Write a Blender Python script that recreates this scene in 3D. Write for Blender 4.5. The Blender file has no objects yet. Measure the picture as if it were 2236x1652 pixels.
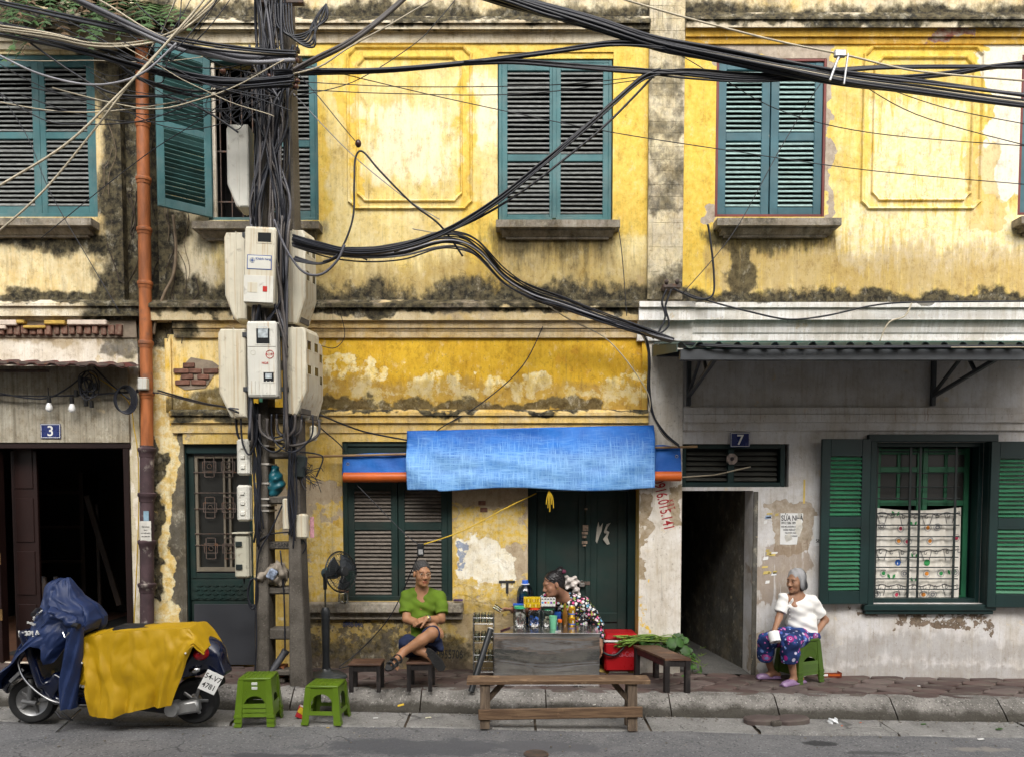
import bpy,bmesh,math,random
import numpy as np
from mathutils import Vector,Matrix,Euler,noise as mnoise
random.seed(7)
S=bpy.context.scene
COL=S.collection
# ---------------------------------------------------------------- camera
F,PU,HOR,TILT,CAMY,CAMZ=1763.0,1117.5,1080.0,math.radians(3.0),-8.6,1.878
PV=HOR + F*math.tan(TILT)
cam=bpy.data.objects.new('camera',bpy.data.cameras.new('camera'))
COL.objects.link(cam)
cam.location=(0,CAMY,CAMZ)
cam.rotation_euler=(math.pi/2-TILT,0,0)
cam.data.sensor_width=36.0
cam.data.lens=F/2235*36
cam.data.shift_y=(PV-825.9)/2235
cam.data.clip_end=2000
cam.data.clip_start=0.05
S.camera=cam
# ---------------------------------------------------------------- light: bright overcast
SUN_EL=math.radians(44)
w=bpy.data.worlds.new('World'); S.world=w; w.use_nodes=True
wn=w.node_tree
sky=wn.nodes.new('ShaderNodeTexSky'); sky.sky_type='NISHITA'; sky.sun_disc=False
sky.sun_elevation=SUN_EL; sky.sun_rotation=math.radians(180-18)
sky.dust_density=6.0; sky.air_density=1.0; sky.ozone_density=0.6
hs=wn.nodes.new('ShaderNodeHueSaturation'); hs.inputs['Saturation'].default_value=0.35
wn.links.new(sky.outputs[0],hs.inputs['Color'])
wn.links.new(hs.outputs[0],wn.nodes['Background'].inputs[0])
wn.nodes['Background'].inputs[1].default_value=0.15
sl=bpy.data.lights.new('sun','SUN'); sl.energy=1.4; sl.angle=math.radians(25); sl.color=(1,0.985,0.96)
sun=bpy.data.objects.new('sun',sl); COL.objects.link(sun)
sun.location=(-3,-14,20)
sun.rotation_euler=Vector((0.26*math.cos(SUN_EL),0.96*math.cos(SUN_EL),-math.sin(SUN_EL))).to_track_quat('-Z','Y').to_euler()
vs=S.view_settings
vs.view_transform='Standard'; vs.look='None'; vs.gamma=1.0; vs.use_curve_mapping=False
vs.exposure=0.5
S.render.engine='CYCLES'
S.cycles.max_bounces=8; S.cycles.glossy_bounces=4; S.cycles.transmission_bounces=8; S.cycles.transparent_max_bounces=12
S.cycles.caustics_reflective=False; S.cycles.caustics_refractive=False
# ---------------------------------------------------------------- pixel -> place
C_T,S_T=math.cos(TILT),math.sin(TILT)
def ray(u,v):
    a,b=(u-PU)/F,-(v-PV)/F
    return Vector((a,C_T+b*S_T,-S_T+b*C_T))
def P(u,v,y=0.0):
    d=ray(u,v); t=(y-CAMY)/d.y
    return Vector((d.x*t,y,CAMZ+d.z*t))
SLOPE=-0.016
def zg(x): return SLOPE*x
def G(u,v,dz=0.0):
    d=ray(u,v); t=(dz-CAMZ)/(d.z-SLOPE*d.x)
    return Vector((d.x*t,CAMY+d.y*t,CAMZ+d.z*t))
def R(u0,v0,u1,v1,y=0.0):
    vm=(v0+v1)/2
    return P(u0,vm,y).x,P(u1,vm,y).x,P((u0+u1)/2,v1,y).z,P((u0+u1)/2,v0,y).z
def X(u,v=700,y=0.0): return P(u,v,y).x
def Z(v,y=0.0): return P(PU,v,y).z
# ---------------------------------------------------------------- mesh helpers
class MB:
    def __init__(s): s.v=[]; s.f=[]; s.mi=[]; s.m=0
    def add(s,vs_,fs):
        n=len(s.v); s.v += [tuple(p) for p in vs_]
        for f in fs: s.f.append(tuple(i+n for i in f)); s.mi.append(s.m)
        return s
    def box(s,x0,x1,y0,y1,z0,z1,c=0.0):
        return s.obox(((x0+x1)/2,(y0+y1)/2,(z0+z1)/2),(abs(x1-x0),abs(y1-y0),abs(z1-z0)),None,c)
    def obox(s,cen,size,rot=None,c=0.0,taper=1.0):
        hx,hy,hz=(a/2 for a in size); cen=Vector(cen)
        c=min(c,hx*.45,hy*.45,hz*.45)
        M=rot if rot is not None else Matrix.Identity(3)
        if c <= 0:
            pts=[Vector((x*hx*(taper if z > 0 else 1),y*hy*(taper if z > 0 else 1),z*hz)) for x in (-1,1) for y in (-1,1) for z in (-1,1)]
            fs=[(0,1,3,2),(4,6,7,5),(0,4,5,1),(2,3,7,6),(0,2,6,4),(1,5,7,3)]
            return s.add([cen+M@p for p in pts],fs)
        bm=bmesh.new(); bmesh.ops.create_cube(bm,size=2)
        for v in bm.verts: v.co=Vector((v.co.x*hx*(taper if v.co.z > 0 else 1),v.co.y*hy*(taper if v.co.z > 0 else 1),v.co.z*hz))
        bmesh.ops.bevel(bm,geom=bm.edges[:],offset=c,segments=1,affect='EDGES')
        bm.verts.index_update()
        s.add([cen+M@v.co for v in bm.verts],[[v.index for v in f.verts] for f in bm.faces]); bm.free()
        return s
    def prism(s,poly,a,b,axis='x'):
        n=len(poly)
        def pt(p,t):
            if axis == 'x': return (t,p[0],p[1])
            if axis == 'y': return (p[0],t,p[1])
            return (p[0],p[1],t)
        vs_=[pt(p,a) for p in poly]+[pt(p,b) for p in poly]
        fs=[tuple(range(n))[::-1],tuple(range(n,2*n))]+[(i,(i+1) % n,n+(i+1) % n,n+i) for i in range(n)]
        return s.add(vs_,fs)
    def lathe(s,prof,seg=16,M=None,cap=True):
        M=M if M is not None else Matrix.Identity(4)
        vs_=[]; fs=[]
        for r,z in prof:
            for i in range(seg):
                a=2*math.pi*i/seg; vs_.append(M@Vector((r*math.cos(a),r*math.sin(a),z)))
        for j in range(len(prof)-1):
            for i in range(seg):
                k=(i+1) % seg; fs.append((j*seg+i,j*seg+k,(j+1)*seg+k,(j+1)*seg+i))
        if cap:
            fs.append(tuple(range(seg))[::-1]); fs.append(tuple((len(prof)-1)*seg+i for i in range(seg)))
        return s.add(vs_,fs)
    def cyl(s,a,b,r0,r1=None,seg=12):
        a,b=Vector(a),Vector(b); r1=r0 if r1 is None else r1
        q=(b-a).to_track_quat('Z','Y').to_matrix().to_4x4(); q.translation=a
        return s.lathe([(r0,0),(r1,(b-a).length)],seg,q)
    def tube(s,pts,r,seg=6,closed=False):
        pts=[Vector(p) for p in pts]; n=len(pts); vs_=[]; fs=[]
        up=Vector((0.31,0.17,0.93))
        for i,p in enumerate(pts):
            t=(pts[(i+1) % n]-pts[i-1]) if closed else (pts[min(i+1,n-1)]-pts[max(i-1,0)])
            if t.length < 1e-9: t=Vector((0,0,1))
            t.normalize(); a=t.cross(up)
            if a.length < 1e-3: a=t.cross(Vector((1,0,0)))
            a.normalize(); b=t.cross(a); rr=r[i] if isinstance(r,(list,tuple)) else r
            for k in range(seg):
                th=2*math.pi*k/seg; vs_.append(p+a*(rr*math.cos(th))+b*(rr*math.sin(th)))
        for i in range(n if closed else n-1):
            j=(i+1) % n
            for k in range(seg):
                m=(k+1) % seg; fs.append((i*seg+k,i*seg+m,j*seg+m,j*seg+k))
        if not closed: fs += [tuple(range(seg))[::-1],tuple((n-1)*seg+k for k in range(seg))]
        return s.add(vs_,fs)
    def ball(s,c,r,seg=12,rings=8,M=None):
        r=r if isinstance(r,(list,tuple)) else (r,r,r); c=Vector(c)
        prof=[(math.sin(math.pi*j/rings),-math.cos(math.pi*j/rings)) for j in range(rings+1)]
        prof[0]=(1e-4,-1); prof[-1]=(1e-4,1)
        m=Matrix.Translation(c)@(M.to_4x4() if M is not None else Matrix.Identity(4))@Matrix.Diagonal((r[0],r[1],r[2],1))
        return s.lathe(prof,seg,m)
    def grid(s,fn,nu,nv,closed_u=False):
        vs_=[fn(i/(nu if closed_u else nu-1),j/(nv-1)) for j in range(nv) for i in range(nu)]
        fs=[]
        for j in range(nv-1):
            for i in range(nu if closed_u else nu-1):
                k=(i+1) % nu; fs.append((j*nu+i,j*nu+k,(j+1)*nu+k,(j+1)*nu+i))
        return s.add(vs_,fs)
    def mesh(s,name):
        me=bpy.data.meshes.new(name); me.from_pydata(s.v,[],s.f); me.update()
        return me
    def build(s,name,mat,parent=None,smooth=False,local=False,solid=0.0,fix=True):
        me=s.mesh(name)
        if fix:
            bm=bmesh.new(); bm.from_mesh(me); bmesh.ops.recalc_face_normals(bm,faces=bm.faces); bm.to_mesh(me); bm.free()
        mats=mat if isinstance(mat,(list,tuple)) else [mat]
        for m in mats: me.materials.append(m)
        if len(mats) > 1: me.polygons.foreach_set('material_index',s.mi)
        o=link(name,me,parent,local)
        if smooth: shade(o,smooth if isinstance(smooth,(int,float)) and smooth is not True else 40)
        if solid:
            md=o.modifiers.new('thick','SOLIDIFY'); md.thickness=solid; md.offset=0
        return o
def shade(o,deg=40):
    me=o.data
    me.polygons.foreach_set('use_smooth',[True]*len(me.polygons))
    if deg < 180:
        bm=bmesh.new(); bm.from_mesh(me); c=math.radians(deg)
        for e in bm.edges: e.smooth=not (len(e.link_faces) == 2 and e.calc_face_angle(0) > c)
        bm.to_mesh(me); bm.free()
def link(name,data,parent=None,local=False):
    o=bpy.data.objects.new(name,data); COL.objects.link(o)
    if parent is not None:
        o.parent=parent
        if not local: o.matrix_parent_inverse=WM[parent].inverted() if parent in WM else Matrix.Identity(4)
    return o
WM={}
def tag(o,label,cat,group=None,kind=None):
    if label: o['label']=label
    if cat: o['category']=cat
    if group: o['group']=group
    if kind: o['kind']=kind
    return o
def thing(name,label,cat,loc=(0,0,0),rz=0.0,group=None,rot=None):
    o=bpy.data.objects.new(name,None); COL.objects.link(o); o.empty_display_size=0.1
    o.location=loc; o.rotation_euler=rot if rot else (0,0,rz)
    WM[o]=Matrix.Translation(Vector(loc))@Euler(o.rotation_euler).to_matrix().to_4x4()
    return tag(o,label,cat,group)
def struct(o): o['kind']='structure'; return o
def copy_tree(o,parent=None):
    c=o.copy(); COL.objects.link(c)
    if parent is not None: c.parent=parent
    for ch in list(o.children): copy_tree(ch,c)
    return c
def crom(pts,n=8):
    pts=[Vector(p) for p in pts]
    if len(pts) < 3: return [pts[0].lerp(pts[-1],i/n) for i in range(n+1)]
    out=[]
    for i in range(len(pts)-1):
        p0,p1,p2,p3=pts[max(i-1,0)],pts[i],pts[i+1],pts[min(i+2,len(pts)-1)]
        for k in range(n):
            t=k/n
            out.append(0.5*((2*p1)+(p2-p0)*t+(2*p0-5*p1+4*p2-p3)*t*t+(3*p1-p0-3*p2+p3)*t**3))
    return out+[pts[-1]]
def text(name,body,size,loc,mat,parent=None,rot=(math.pi/2,0,0),align='CENTER',ext=0.0008,sx=1.0):
    cu=bpy.data.curves.new(name,'FONT'); cu.body=body; cu.size=size; cu.align_x=align; cu.align_y='CENTER'; cu.extrude=ext; cu.offset=size*.012
    cu.materials.append(mat)
    o=link(name,cu,parent); o.location=loc; o.rotation_euler=rot; o.scale=(sx,1,1)
    TEXTS.append(o)
    return o
TEXTS=[]
# ---------------------------------------------------------------- node helpers
class NT:
    def __init__(s,name):
        s.mat=bpy.data.materials.new(name); s.mat.use_nodes=True
        s.t=s.mat.node_tree; s.b=s.t.nodes['Principled BSDF']; s._pos=None; s._obj=None
    def n(s,typ,**kw):
        nd=s.t.nodes.new(typ)
        for k,v in kw.items(): setattr(nd,k,v)
        return nd
    def put(s,sock,val):
        if val is None: return
        if hasattr(val,'is_output'): s.t.links.new(val,sock)
        else:
            if isinstance(val,(tuple,list)) and len(val) == 3 and sock.type == 'RGBA': val=(*val,1)
            sock.default_value=val
    def pos(s):
        if s._pos is None: s._pos=s.n('ShaderNodeNewGeometry').outputs['Position']
        return s._pos
    def obj(s):
        if s._obj is None: s._obj=s.n('ShaderNodeTexCoord').outputs['Object']
        return s._obj
    def m(s,op,a,b=None,c=None,clamp=False):
        nd=s.n('ShaderNodeMath',operation=op); nd.use_clamp=clamp
        for i,v in enumerate((a,b,c)): s.put(nd.inputs[i],v)
        return nd.outputs[0]
    def vm(s,op,a,b=None):
        nd=s.n('ShaderNodeVectorMath',operation=op); s.put(nd.inputs[0],a); s.put(nd.inputs[1],b)
        return nd.outputs['Value'] if op in ('LENGTH','DOT_PRODUCT') else nd.outputs[0]
    def noise(s,scale=5.0,detail=4.0,rough=0.55,vec=None,sc=None,dist=0.0):
        v=vec if vec is not None else s.pos()
        if sc is not None: v=s.vm('MULTIPLY',v,sc)
        nd=s.n('ShaderNodeTexNoise'); s.put(nd.inputs['Vector'],v)
        nd.inputs['Scale'].default_value=scale; nd.inputs['Detail'].default_value=detail
        nd.inputs['Roughness'].default_value=rough; nd.inputs['Distortion'].default_value=dist
        return nd.outputs['Fac']
    def voro(s,scale,vec=None,feature='F1',out='Distance',rnd=1.0,sc=None):
        v=vec if vec is not None else s.pos()
        if sc is not None: v=s.vm('MULTIPLY',v,sc)
        nd=s.n('ShaderNodeTexVoronoi',feature=feature); s.put(nd.inputs['Vector'],v)
        nd.inputs['Scale'].default_value=scale; nd.inputs['Randomness'].default_value=rnd
        return nd.outputs[out]
    def ss(s,x,lo,hi):
        nd=s.n('ShaderNodeMapRange',interpolation_type='SMOOTHSTEP')
        s.put(nd.inputs['Value'],x); nd.inputs['From Min'].default_value=lo; nd.inputs['From Max'].default_value=hi
        return nd.outputs[0]
    def mix(s,f,a,b,blend='MIX'):
        nd=s.n('ShaderNodeMix',data_type='RGBA',blend_type=blend); s.put(nd.inputs[0],f); s.put(nd.inputs[6],a); s.put(nd.inputs[7],b)
        return nd.outputs[2]
    def mixf(s,f,a,b):
        nd=s.n('ShaderNodeMix',data_type='FLOAT'); s.put(nd.inputs[0],f); s.put(nd.inputs[2],a); s.put(nd.inputs[3],b)
        return nd.outputs[0]
    def ramp(s,f,stops):
        nd=s.n('ShaderNodeValToRGB'); s.put(nd.inputs[0],f); e=nd.color_ramp.elements
        while len(e) > 1: e.remove(e[-1])
        e[0].position=stops[0][0]; e[0].color=(*stops[0][1],1)
        for p,c in stops[1:]:
            k=e.new(p); k.color=(*c,1)
        return nd.outputs[0]
    def rect(s,r,soft,pos=None):
        x0,x1,z0,z1=r
        d=s.vm('SUBTRACT',pos if pos is not None else s.pos(),((x0+x1)/2,0,(z0+z1)/2))
        d=s.vm('MULTIPLY',s.vm('ABSOLUTE',d),(1,0,1))
        d=s.vm('MAXIMUM',s.vm('SUBTRACT',d,((x1-x0)/2,0,(z1-z0)/2)),(0,0,0))
        return s.m('SUBTRACT',1.0,s.m('DIVIDE',s.vm('LENGTH',d),soft))
    def rects(s,rs,pos=None):
        out=None
        for r in rs:
            f=s.rect(r[:4],r[4],pos)
            out=f if out is None else s.m('MAXIMUM',out,f)
        return out
    def bump(s,h,strength=0.3,dist=0.01,prev=None):
        nd=s.n('ShaderNodeBump'); s.put(nd.inputs['Height'],h)
        nd.inputs['Strength'].default_value=strength; nd.inputs['Distance'].default_value=dist
        if prev is not None: s.put(nd.inputs['Normal'],prev)
        return nd.outputs[0]
    def done(s,col=None,rough=None,normal=None,metal=None,spec=None,**kw):
        s.put(s.b.inputs['Base Color'],col); s.put(s.b.inputs['Roughness'],rough); s.put(s.b.inputs['Normal'],normal)
        s.put(s.b.inputs['Metallic'],metal); s.put(s.b.inputs['Specular IOR Level'],spec)
        for k,v in kw.items(): s.put(s.b.inputs[k],v)
        return s.mat
def pmat(name,col,rough=0.6,var=0.25,scale=9.0,metal=0.0,bump=0.15,bscale=40.0,sc=None,spec=0.4,dirt=None,rnd=0.12,world=False,**kw):
    """plain painted or raw stuff: mottled colour, uneven gloss, fine relief, optional dirt patches"""
    t=NT(name); vec=t.pos() if world else t.obj()
    n1=t.noise(scale,5,0.6,vec,sc); k=t.ss(n1,0.3,0.72)
    c=t.mix(k,tuple(x*(1-var) for x in col),tuple(min(1,x*(1+var*0.6)) for x in col))
    if rnd:
        oi=t.n('ShaderNodeObjectInfo').outputs['Random']
        c=t.mix(1.0,c,t.ramp(oi,[(0,(1-rnd,)*3),(1,(1.0,)*3)]),'MULTIPLY')
    rg=t.mixf(k,max(0.02,rough-0.08),min(1,rough+0.08))
    if dirt:
        dc,amt,dsc=dirt
        d=t.ss(t.noise(dsc,6,0.65,vec),1-amt-0.08,1-amt+0.12)
        c=t.mix(d,c,dc); rg=t.mixf(d,rg,0.85)
    nb=t.bump(t.noise(bscale,4,0.6,vec,sc),bump,0.004) if bump else None
    return t.done(c,rg,nb,metal,spec,**kw)

# ================================================================ weathered plaster
def weathered(name,a,b,bias=0.5,nsc=1.3,streak=(7,1,0.7),layers=(),edge=0.13,cracks=0.28,rough=0.85,grime=0.25,seed=0.0,bumpy=0.35,wst=0.35,drip=.7,patina=.6):
    """paint a over paint b, broken by noise; then layers of stain / bare plaster / mould, each with its own outline"""
    t=NT(name); p=t.vm('ADD',t.pos(),(seed,0,seed*1.7))
    wp=t.vm('MULTIPLY',t.vm('SUBTRACT',t.n_col(p,1.9,2),(.5,.5,.5)),(.62,0,.36))
    wp2=t.vm('MULTIPLY',t.vm('SUBTRACT',t.n_col(p,9.0,6),(.5,.5,.5)),(.20,0,.20))
    t._warp=t.vm('ADD',t.pos(),t.vm('ADD',wp,wp2))
    big=t.noise(nsc,6,0.62,p); stk=t.noise(1.0,5,0.65,p,streak); fine=t.noise(16,6,0.7,p)
    k=t.m('ADD',t.m('MULTIPLY',big,0.75-wst),t.m('ADD',t.m('MULTIPLY',stk,wst),t.m('MULTIPLY',fine,0.25)))
    k=t.ss(k,bias-edge,bias+edge)
    c=t.mix(k,a,b)
    c=t.mix(t.ss(t.noise(3.5,4,0.6,p),0.35,0.7),c,t.mix(1.0,c,(0.82,0.78,0.72),'MULTIPLY'))
    h=t.m('ADD',t.m('MULTIPLY',k,0.2),t.m('MULTIPLY',fine,0.35))
    fine2=t.noise(30,7,.75,p,(1,1,.8))
    stk2=t.noise(1.0,6,.7,p,(26,1,1.6))
    c=t.mix(t.m('MULTIPLY',t.ss(stk2,.50,.68),.38),c,t.mix(1.0,c,(.66,.58,.42),'MULTIPLY'))
    c=t.mix(t.m('MULTIPLY',t.ss(stk2,.30,.46),.0),c,a)
    if drip:
        dm=t.m('MULTIPLY',t.ss(t.noise(1.0,6,.72,p,(34,1,1.1)),.56,.70),t.ss(t.noise(.9,4,.6,t.vm('ADD',p,(3,1,8)),(1.3,1,.8)),.42,.62))
        c=t.mix(t.m('MULTIPLY',dm,drip),c,(.10,.085,.06))
        pk=t.m('MULTIPLY',t.ss(t.noise(5.5,9,.72,p),.60,.625),t.ss(t.noise(.8,3,.6,p),.46,.58))
        c=t.mix(t.m('MULTIPLY',pk,.75),c,(.62,.50,.30)); h=t.m('SUBTRACT',h,t.m('MULTIPLY',pk,.5))
    for L in layers:
        n=t.noise(L.get('ns',6),L.get('det',7),L.get('nr',0.68),p,L.get('st'),L.get('dist',0.0))
        f=t.rects(L['rects'],t._warp if not L.get('exact') else None) if L.get('rects') else L.get('f',0.5)
        if L.get('mod'):
            f=t.m('ADD',f,t.m('MULTIPLY',t.m('SUBTRACT',t.noise(L['mod'],3,0.5,p),0.5),L.get('modamp',1.2)))
        mk=t.ss(t.m('ADD',f,t.m('MULTIPLY',t.m('SUBTRACT',n,0.5),L.get('amp',1.5))),L.get('thr',0.55)-L.get('e',0.08),L.get('thr',0.55)+L.get('e',0.08))
        if L.get('sp'):
            mk=t.m('MULTIPLY',mk,t.m('ADD',.35,t.m('MULTIPLY',t.ss(t.m('ADD',fine2,t.m('MULTIPLY',mk,.35)),.50,.72),.65)))
        if L.get('op'): mk=t.m('MULTIPLY',mk,L['op'])
        lc=L['col']
        if L.get('col2'): lc=t.mix(t.ss(t.noise(L.get('cs',14),5,0.7,p),0.38,0.62),L['col'],L['col2'])
        c=t.mix(mk,c,lc)
        if L.get('dep'): h=t.m('ADD',h,t.m('MULTIPLY',mk,L['dep']))
    if cracks:
        v=t.voro(1.7,t.vm('ADD',p,t.vm('MULTIPLY',t.n_col(p,3.0),(0.5,0.5,0.5))),'DISTANCE_TO_EDGE')
        cm=t.m('MULTIPLY',t.m('SUBTRACT',1.0,t.ss(v,0.0,0.007)),t.ss(t.noise(1.1,2,0.5,p),0.52,0.6))
        cm=t.m('MULTIPLY',cm,cracks)
        c=t.mix(cm,c,(0.10,0.08,0.05)); h=t.m('SUBTRACT',h,t.m('MULTIPLY',cm,0.8))
    if grime:
        g=t.m('MULTIPLY',t.ss(t.noise(1.0,5,0.7,p,(14,1,0.5)),0.5,0.75),grime)
        c=t.mix(g,c,(0.16,0.12,0.07))
    pt=t.noise(6.5,10,.78,p,(1.25,1,.9)); pt2=t.noise(21,8,.75,t.vm('ADD',p,(5,2,7)),(1.5,1,.8))
    c=t.mix(t.m('MULTIPLY',t.ss(pt,.50,.66),patina),c,t.mix(1.0,c,(.50,.42,.30),'MULTIPLY'))
    c=t.mix(t.m('MULTIPLY',t.ss(pt,.47,.33),patina*.75),c,t.mix(.55,c,(.90,.84,.66)))
    c=t.mix(t.m('MULTIPLY',t.ss(pt2,.53,.66),patina*.9),c,t.mix(1.0,c,(.55,.47,.36),'MULTIPLY'))
    h=t.m('ADD',h,t.m('MULTIPLY',pt2,.5))
    sp=t.m('MULTIPLY',t.ss(t.noise(45,3,0.6,p),0.62,0.72),0.5)
    c=t.mix(sp,c,(0.12,0.10,0.07))
    return t.done(c,rough,t.bump(h,bumpy,0.02),0,0.25)
def _ncol(s,p,scale,det=3):
    nd=s.n('ShaderNodeTexNoise'); s.put(nd.inputs['Vector'],p); nd.inputs['Scale'].default_value=scale; nd.inputs['Detail'].default_value=det
    return nd.outputs['Color']
NT.n_col=_ncol
def RS(u0,v0,u1,v1,soft): return (*R(u0,v0,u1,v1),soft)
MOULD,MOULD2=(0.016,0.015,0.011),(0.105,0.088,0.048)
YEL,YEL2,PALE=(0.77,0.555,0.10),(0.72,0.47,0.06),(0.86,0.75,0.42)
WHITEW,BAREP,GREYP=(0.80,0.74,0.60),(0.42,0.33,0.22),(0.36,0.30,0.235)
def mould_layer(rects,amp=1.6,ns=5,st=None,thr=0.62,e=0.14,op=None,**k):
    return dict(col=MOULD,col2=MOULD2,rects=rects,amp=amp*.8,ns=ns,st=st,thr=thr-.04,e=max(e*1.9,.28),dep=-0.1,op=op,sp=1,**k)
def stain(rects,col=(0.30,0.20,0.07),amp=1.5,ns=3.5,thr=0.6,e=0.2,op=0.7,**k):
    if rects and 'st' not in k: k['st']=(3.2,1,.55); amp *= 1.25; e=max(e,.3); op *= .8
    return dict(col=col,rects=rects,amp=amp,ns=ns,thr=thr,e=e,op=op,**k)
ST=(5,1,0.8)
m_wallB=weathered('plaster_upper_yellow',PALE,YEL,0.535,1.1,(6,1,0.7),edge=.17,layers=[
    dict(col=YEL,col2=YEL2,rects=[RS(690,90,1420,112,.35),RS(1345,100,1415,500,.22),RS(765,105,1022,118,.18),RS(770,118,782,450,.06),RS(1010,118,1022,450,.10),RS(1030,460,1085,640,.2),RS(690,110,700,480,.15)],amp=1.3,ns=2.6,st=(2,1,.8),thr=0.52,e=0.22,op=0.85),
    dict(col=(0.9,0.82,0.6),rects=[RS(820,250,960,380,.5),RS(1040,180,1080,300,.3)],amp=1.6,ns=4,st=(3,1,.7),thr=0.85,e=0.2,op=0.7),
    stain([RS(345,600,1420,665,.3),RS(1100,520,1335,600,.2)],amp=1.4,ns=4),
    stain([RS(345,480,440,660,.3)],col=(0.75,0.68,0.52),amp=2.0,ns=3,thr=.5,e=.1,op=.9),
    mould_layer([RS(345,646,1420,670,.34)],amp=2.0,ns=3.6,thr=0.62,st=(1.6,1,1)),
    mould_layer([RS(1105,520,1325,535,.75)],amp=1.9,ns=2.0,st=ST,thr=0.86,e=.18,op=.85),
    mould_layer([RS(450,520,690,530,.5)],amp=1.9,ns=2.0,st=ST,thr=0.86,e=.18,op=.8),
    mould_layer([RS(300,90,352,690,.26),RS(300,480,380,690,.18)],amp=1.3,ns=3,thr=0.5,st=(1.5,1,1))],seed=3.1)
m_atticB=weathered('plaster_attic',(0.78,0.70,0.50),(0.74,0.52,0.14),0.56,1.5,(4,1,1),[
    mould_layer(None,f=0.36,amp=2.2,ns=1.3,st=(3,1,.7),thr=0.58,e=.2,op=.85),
    mould_layer([RS(-100,28,2300,45,.22)],amp=1.6,ns=4,thr=.6)],seed=9)
m_frieze=weathered('plaster_frieze_yellow',(0.72,0.46,0.035),(0.70,0.41,0.028),0.5,1.3,(3,1,2),[
    dict(col=(0.86,0.66,0.22),col2=(0.90,0.78,0.45),rects=[RS(700,825,1400,862,.30),RS(690,780,830,830,.1)],amp=3.8,ns=3.4,thr=0.98,e=.10,dep=-.15,det=9),
    dict(col=(0.62,0.34,0.03),f=.36,amp=2.0,ns=2.2,thr=.66,e=.04,dep=-.2,mod=1.2),
    stain([RS(375,745,520,860,.25)],col=(0.86,0.72,0.4),amp=2.2,ns=3,thr=.8,e=.07,op=.9),
    stain([RS(700,850,1390,890,.22)],amp=1.5,ns=4),
    mould_layer([RS(690,882,1300,897,.075),RS(375,868,520,895,.16)],amp=1.6,ns=5,thr=0.52,e=.10,op=.85)],seed=5.5,grime=.1)
m_wallBlow=weathered('plaster_ground_yellow',(0.66,0.43,0.06),(0.62,0.49,0.23),0.5,2.2,(4,1,1.5),edge=.16,layers=[
    dict(col=BAREP,col2=GREYP,f=0.4,amp=2.6,ns=3.0,thr=.76,e=.05,dep=-.7,mod=.9,det=9),
    dict(col=(0.74,0.64,0.42),f=0.4,amp=2.6,ns=4.0,thr=.76,e=.10,dep=-.1,mod=1.3,det=9),
    dict(col=BAREP,col2=(0.47,0.38,0.26),rects=[RS(985,1070,1150,1100,.25),RS(1110,1100,1150,1330,.1),RS(590,1085,740,1130,.22),RS(985,1060,1060,1140,.1),RS(990,1320,1150,1340,.15)],amp=1.5,ns=3.4,thr=.5,e=.03,dep=-.8),
    dict(col=(0.86,0.82,0.70),col2=(0.76,0.68,0.50),rects=[RS(1015,1185,1110,1265,.16)],amp=1.4,ns=5,thr=.5,e=.03,dep=-.2,cs=7),
    dict(col=(0.08,0.16,0.34),rects=[RS(1000,1190,1018,1240,.05)],amp=2.2,ns=17,thr=.92,e=.04,op=.7),
    dict(col=BAREP,col2=(0.50,0.41,0.28),rects=[RS(985,1290,1035,1480,.10),RS(1035,1330,1150,1400,.2)],amp=1.7,ns=3.5,thr=.6,e=.05,dep=-.5),
    dict(col=(0.64,0.43,0.07),col2=(0.62,.50,.26),rects=[RS(985,1105,1150,1175,.12),RS(690,1120,745,1330,.2),RS(995,1270,1150,1335,.15),RS(660,1340,1000,1400,.1)],amp=3.2,ns=3.6,thr=.80,e=.08,dep=.3,det=9),
    stain([RS(660,1340,1150,1480,.35)],col=(0.24,0.17,0.06),amp=1.6,ns=3,thr=.55,op=.75),
    mould_layer([RS(670,1400,1000,1450,.3)],amp=2.4,ns=6,thr=.82,e=.07,op=.9),
    dict(col=(0.055,0.05,0.04),col2=(0.12,0.10,0.07),rects=[RS(660,1345,960,1465,.12)],amp=2.6,ns=9,thr=1.02,e=.06,op=.85),
    stain([RS(640,1450,1150,1480,.12)],col=(0.13,0.10,0.075),amp=1.0,ns=5,thr=.5,op=.8),
    mould_layer([RS(340,960,385,1300,.08)],amp=2.2,ns=4,thr=.8,op=.8)],seed=1.3,grime=.35,bumpy=.5)
m_wallA=weathered('plaster_left_house',(0.80,0.70,0.44),(0.70,0.47,0.13),0.53,1.4,(6,1,.8),[
    stain(None,f=.45,col=(0.36,0.29,0.18),amp=1.8,ns=1.6,st=(3,1,.6),thr=.62,e=.15,op=.75),
    mould_layer([RS(235,60,300,690,.30),RS(180,60,300,110,.2),RS(-60,520,215,530,.22)],amp=1.6,ns=2.6,st=(2.2,1,.8),thr=.58,e=.14),
    mould_layer([RS(-100,648,300,670,.12)],amp=1.8,ns=4,thr=.7)],seed=7.7,grime=.5)
m_recess=weathered('plaster_black_mould',(0.10,0.09,0.07),(0.42,0.36,0.24),0.60,1.6,(4,1,1),[
    mould_layer([RS(262,60,345,690,.2)],amp=1.5,ns=2.2,thr=.42,st=(2,1,.7),e=.14),
    dict(col=(0.74,0.66,0.42),col2=(0.66,0.46,0.14),rects=[RS(335,740,375,1400,.10)],amp=1.5,ns=3,thr=.45,e=.1),
    mould_layer([RS(335,700,375,760,.12),RS(330,980,350,1300,.07)],amp=1.8,ns=4,thr=.6)],seed=2.2)
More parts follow.
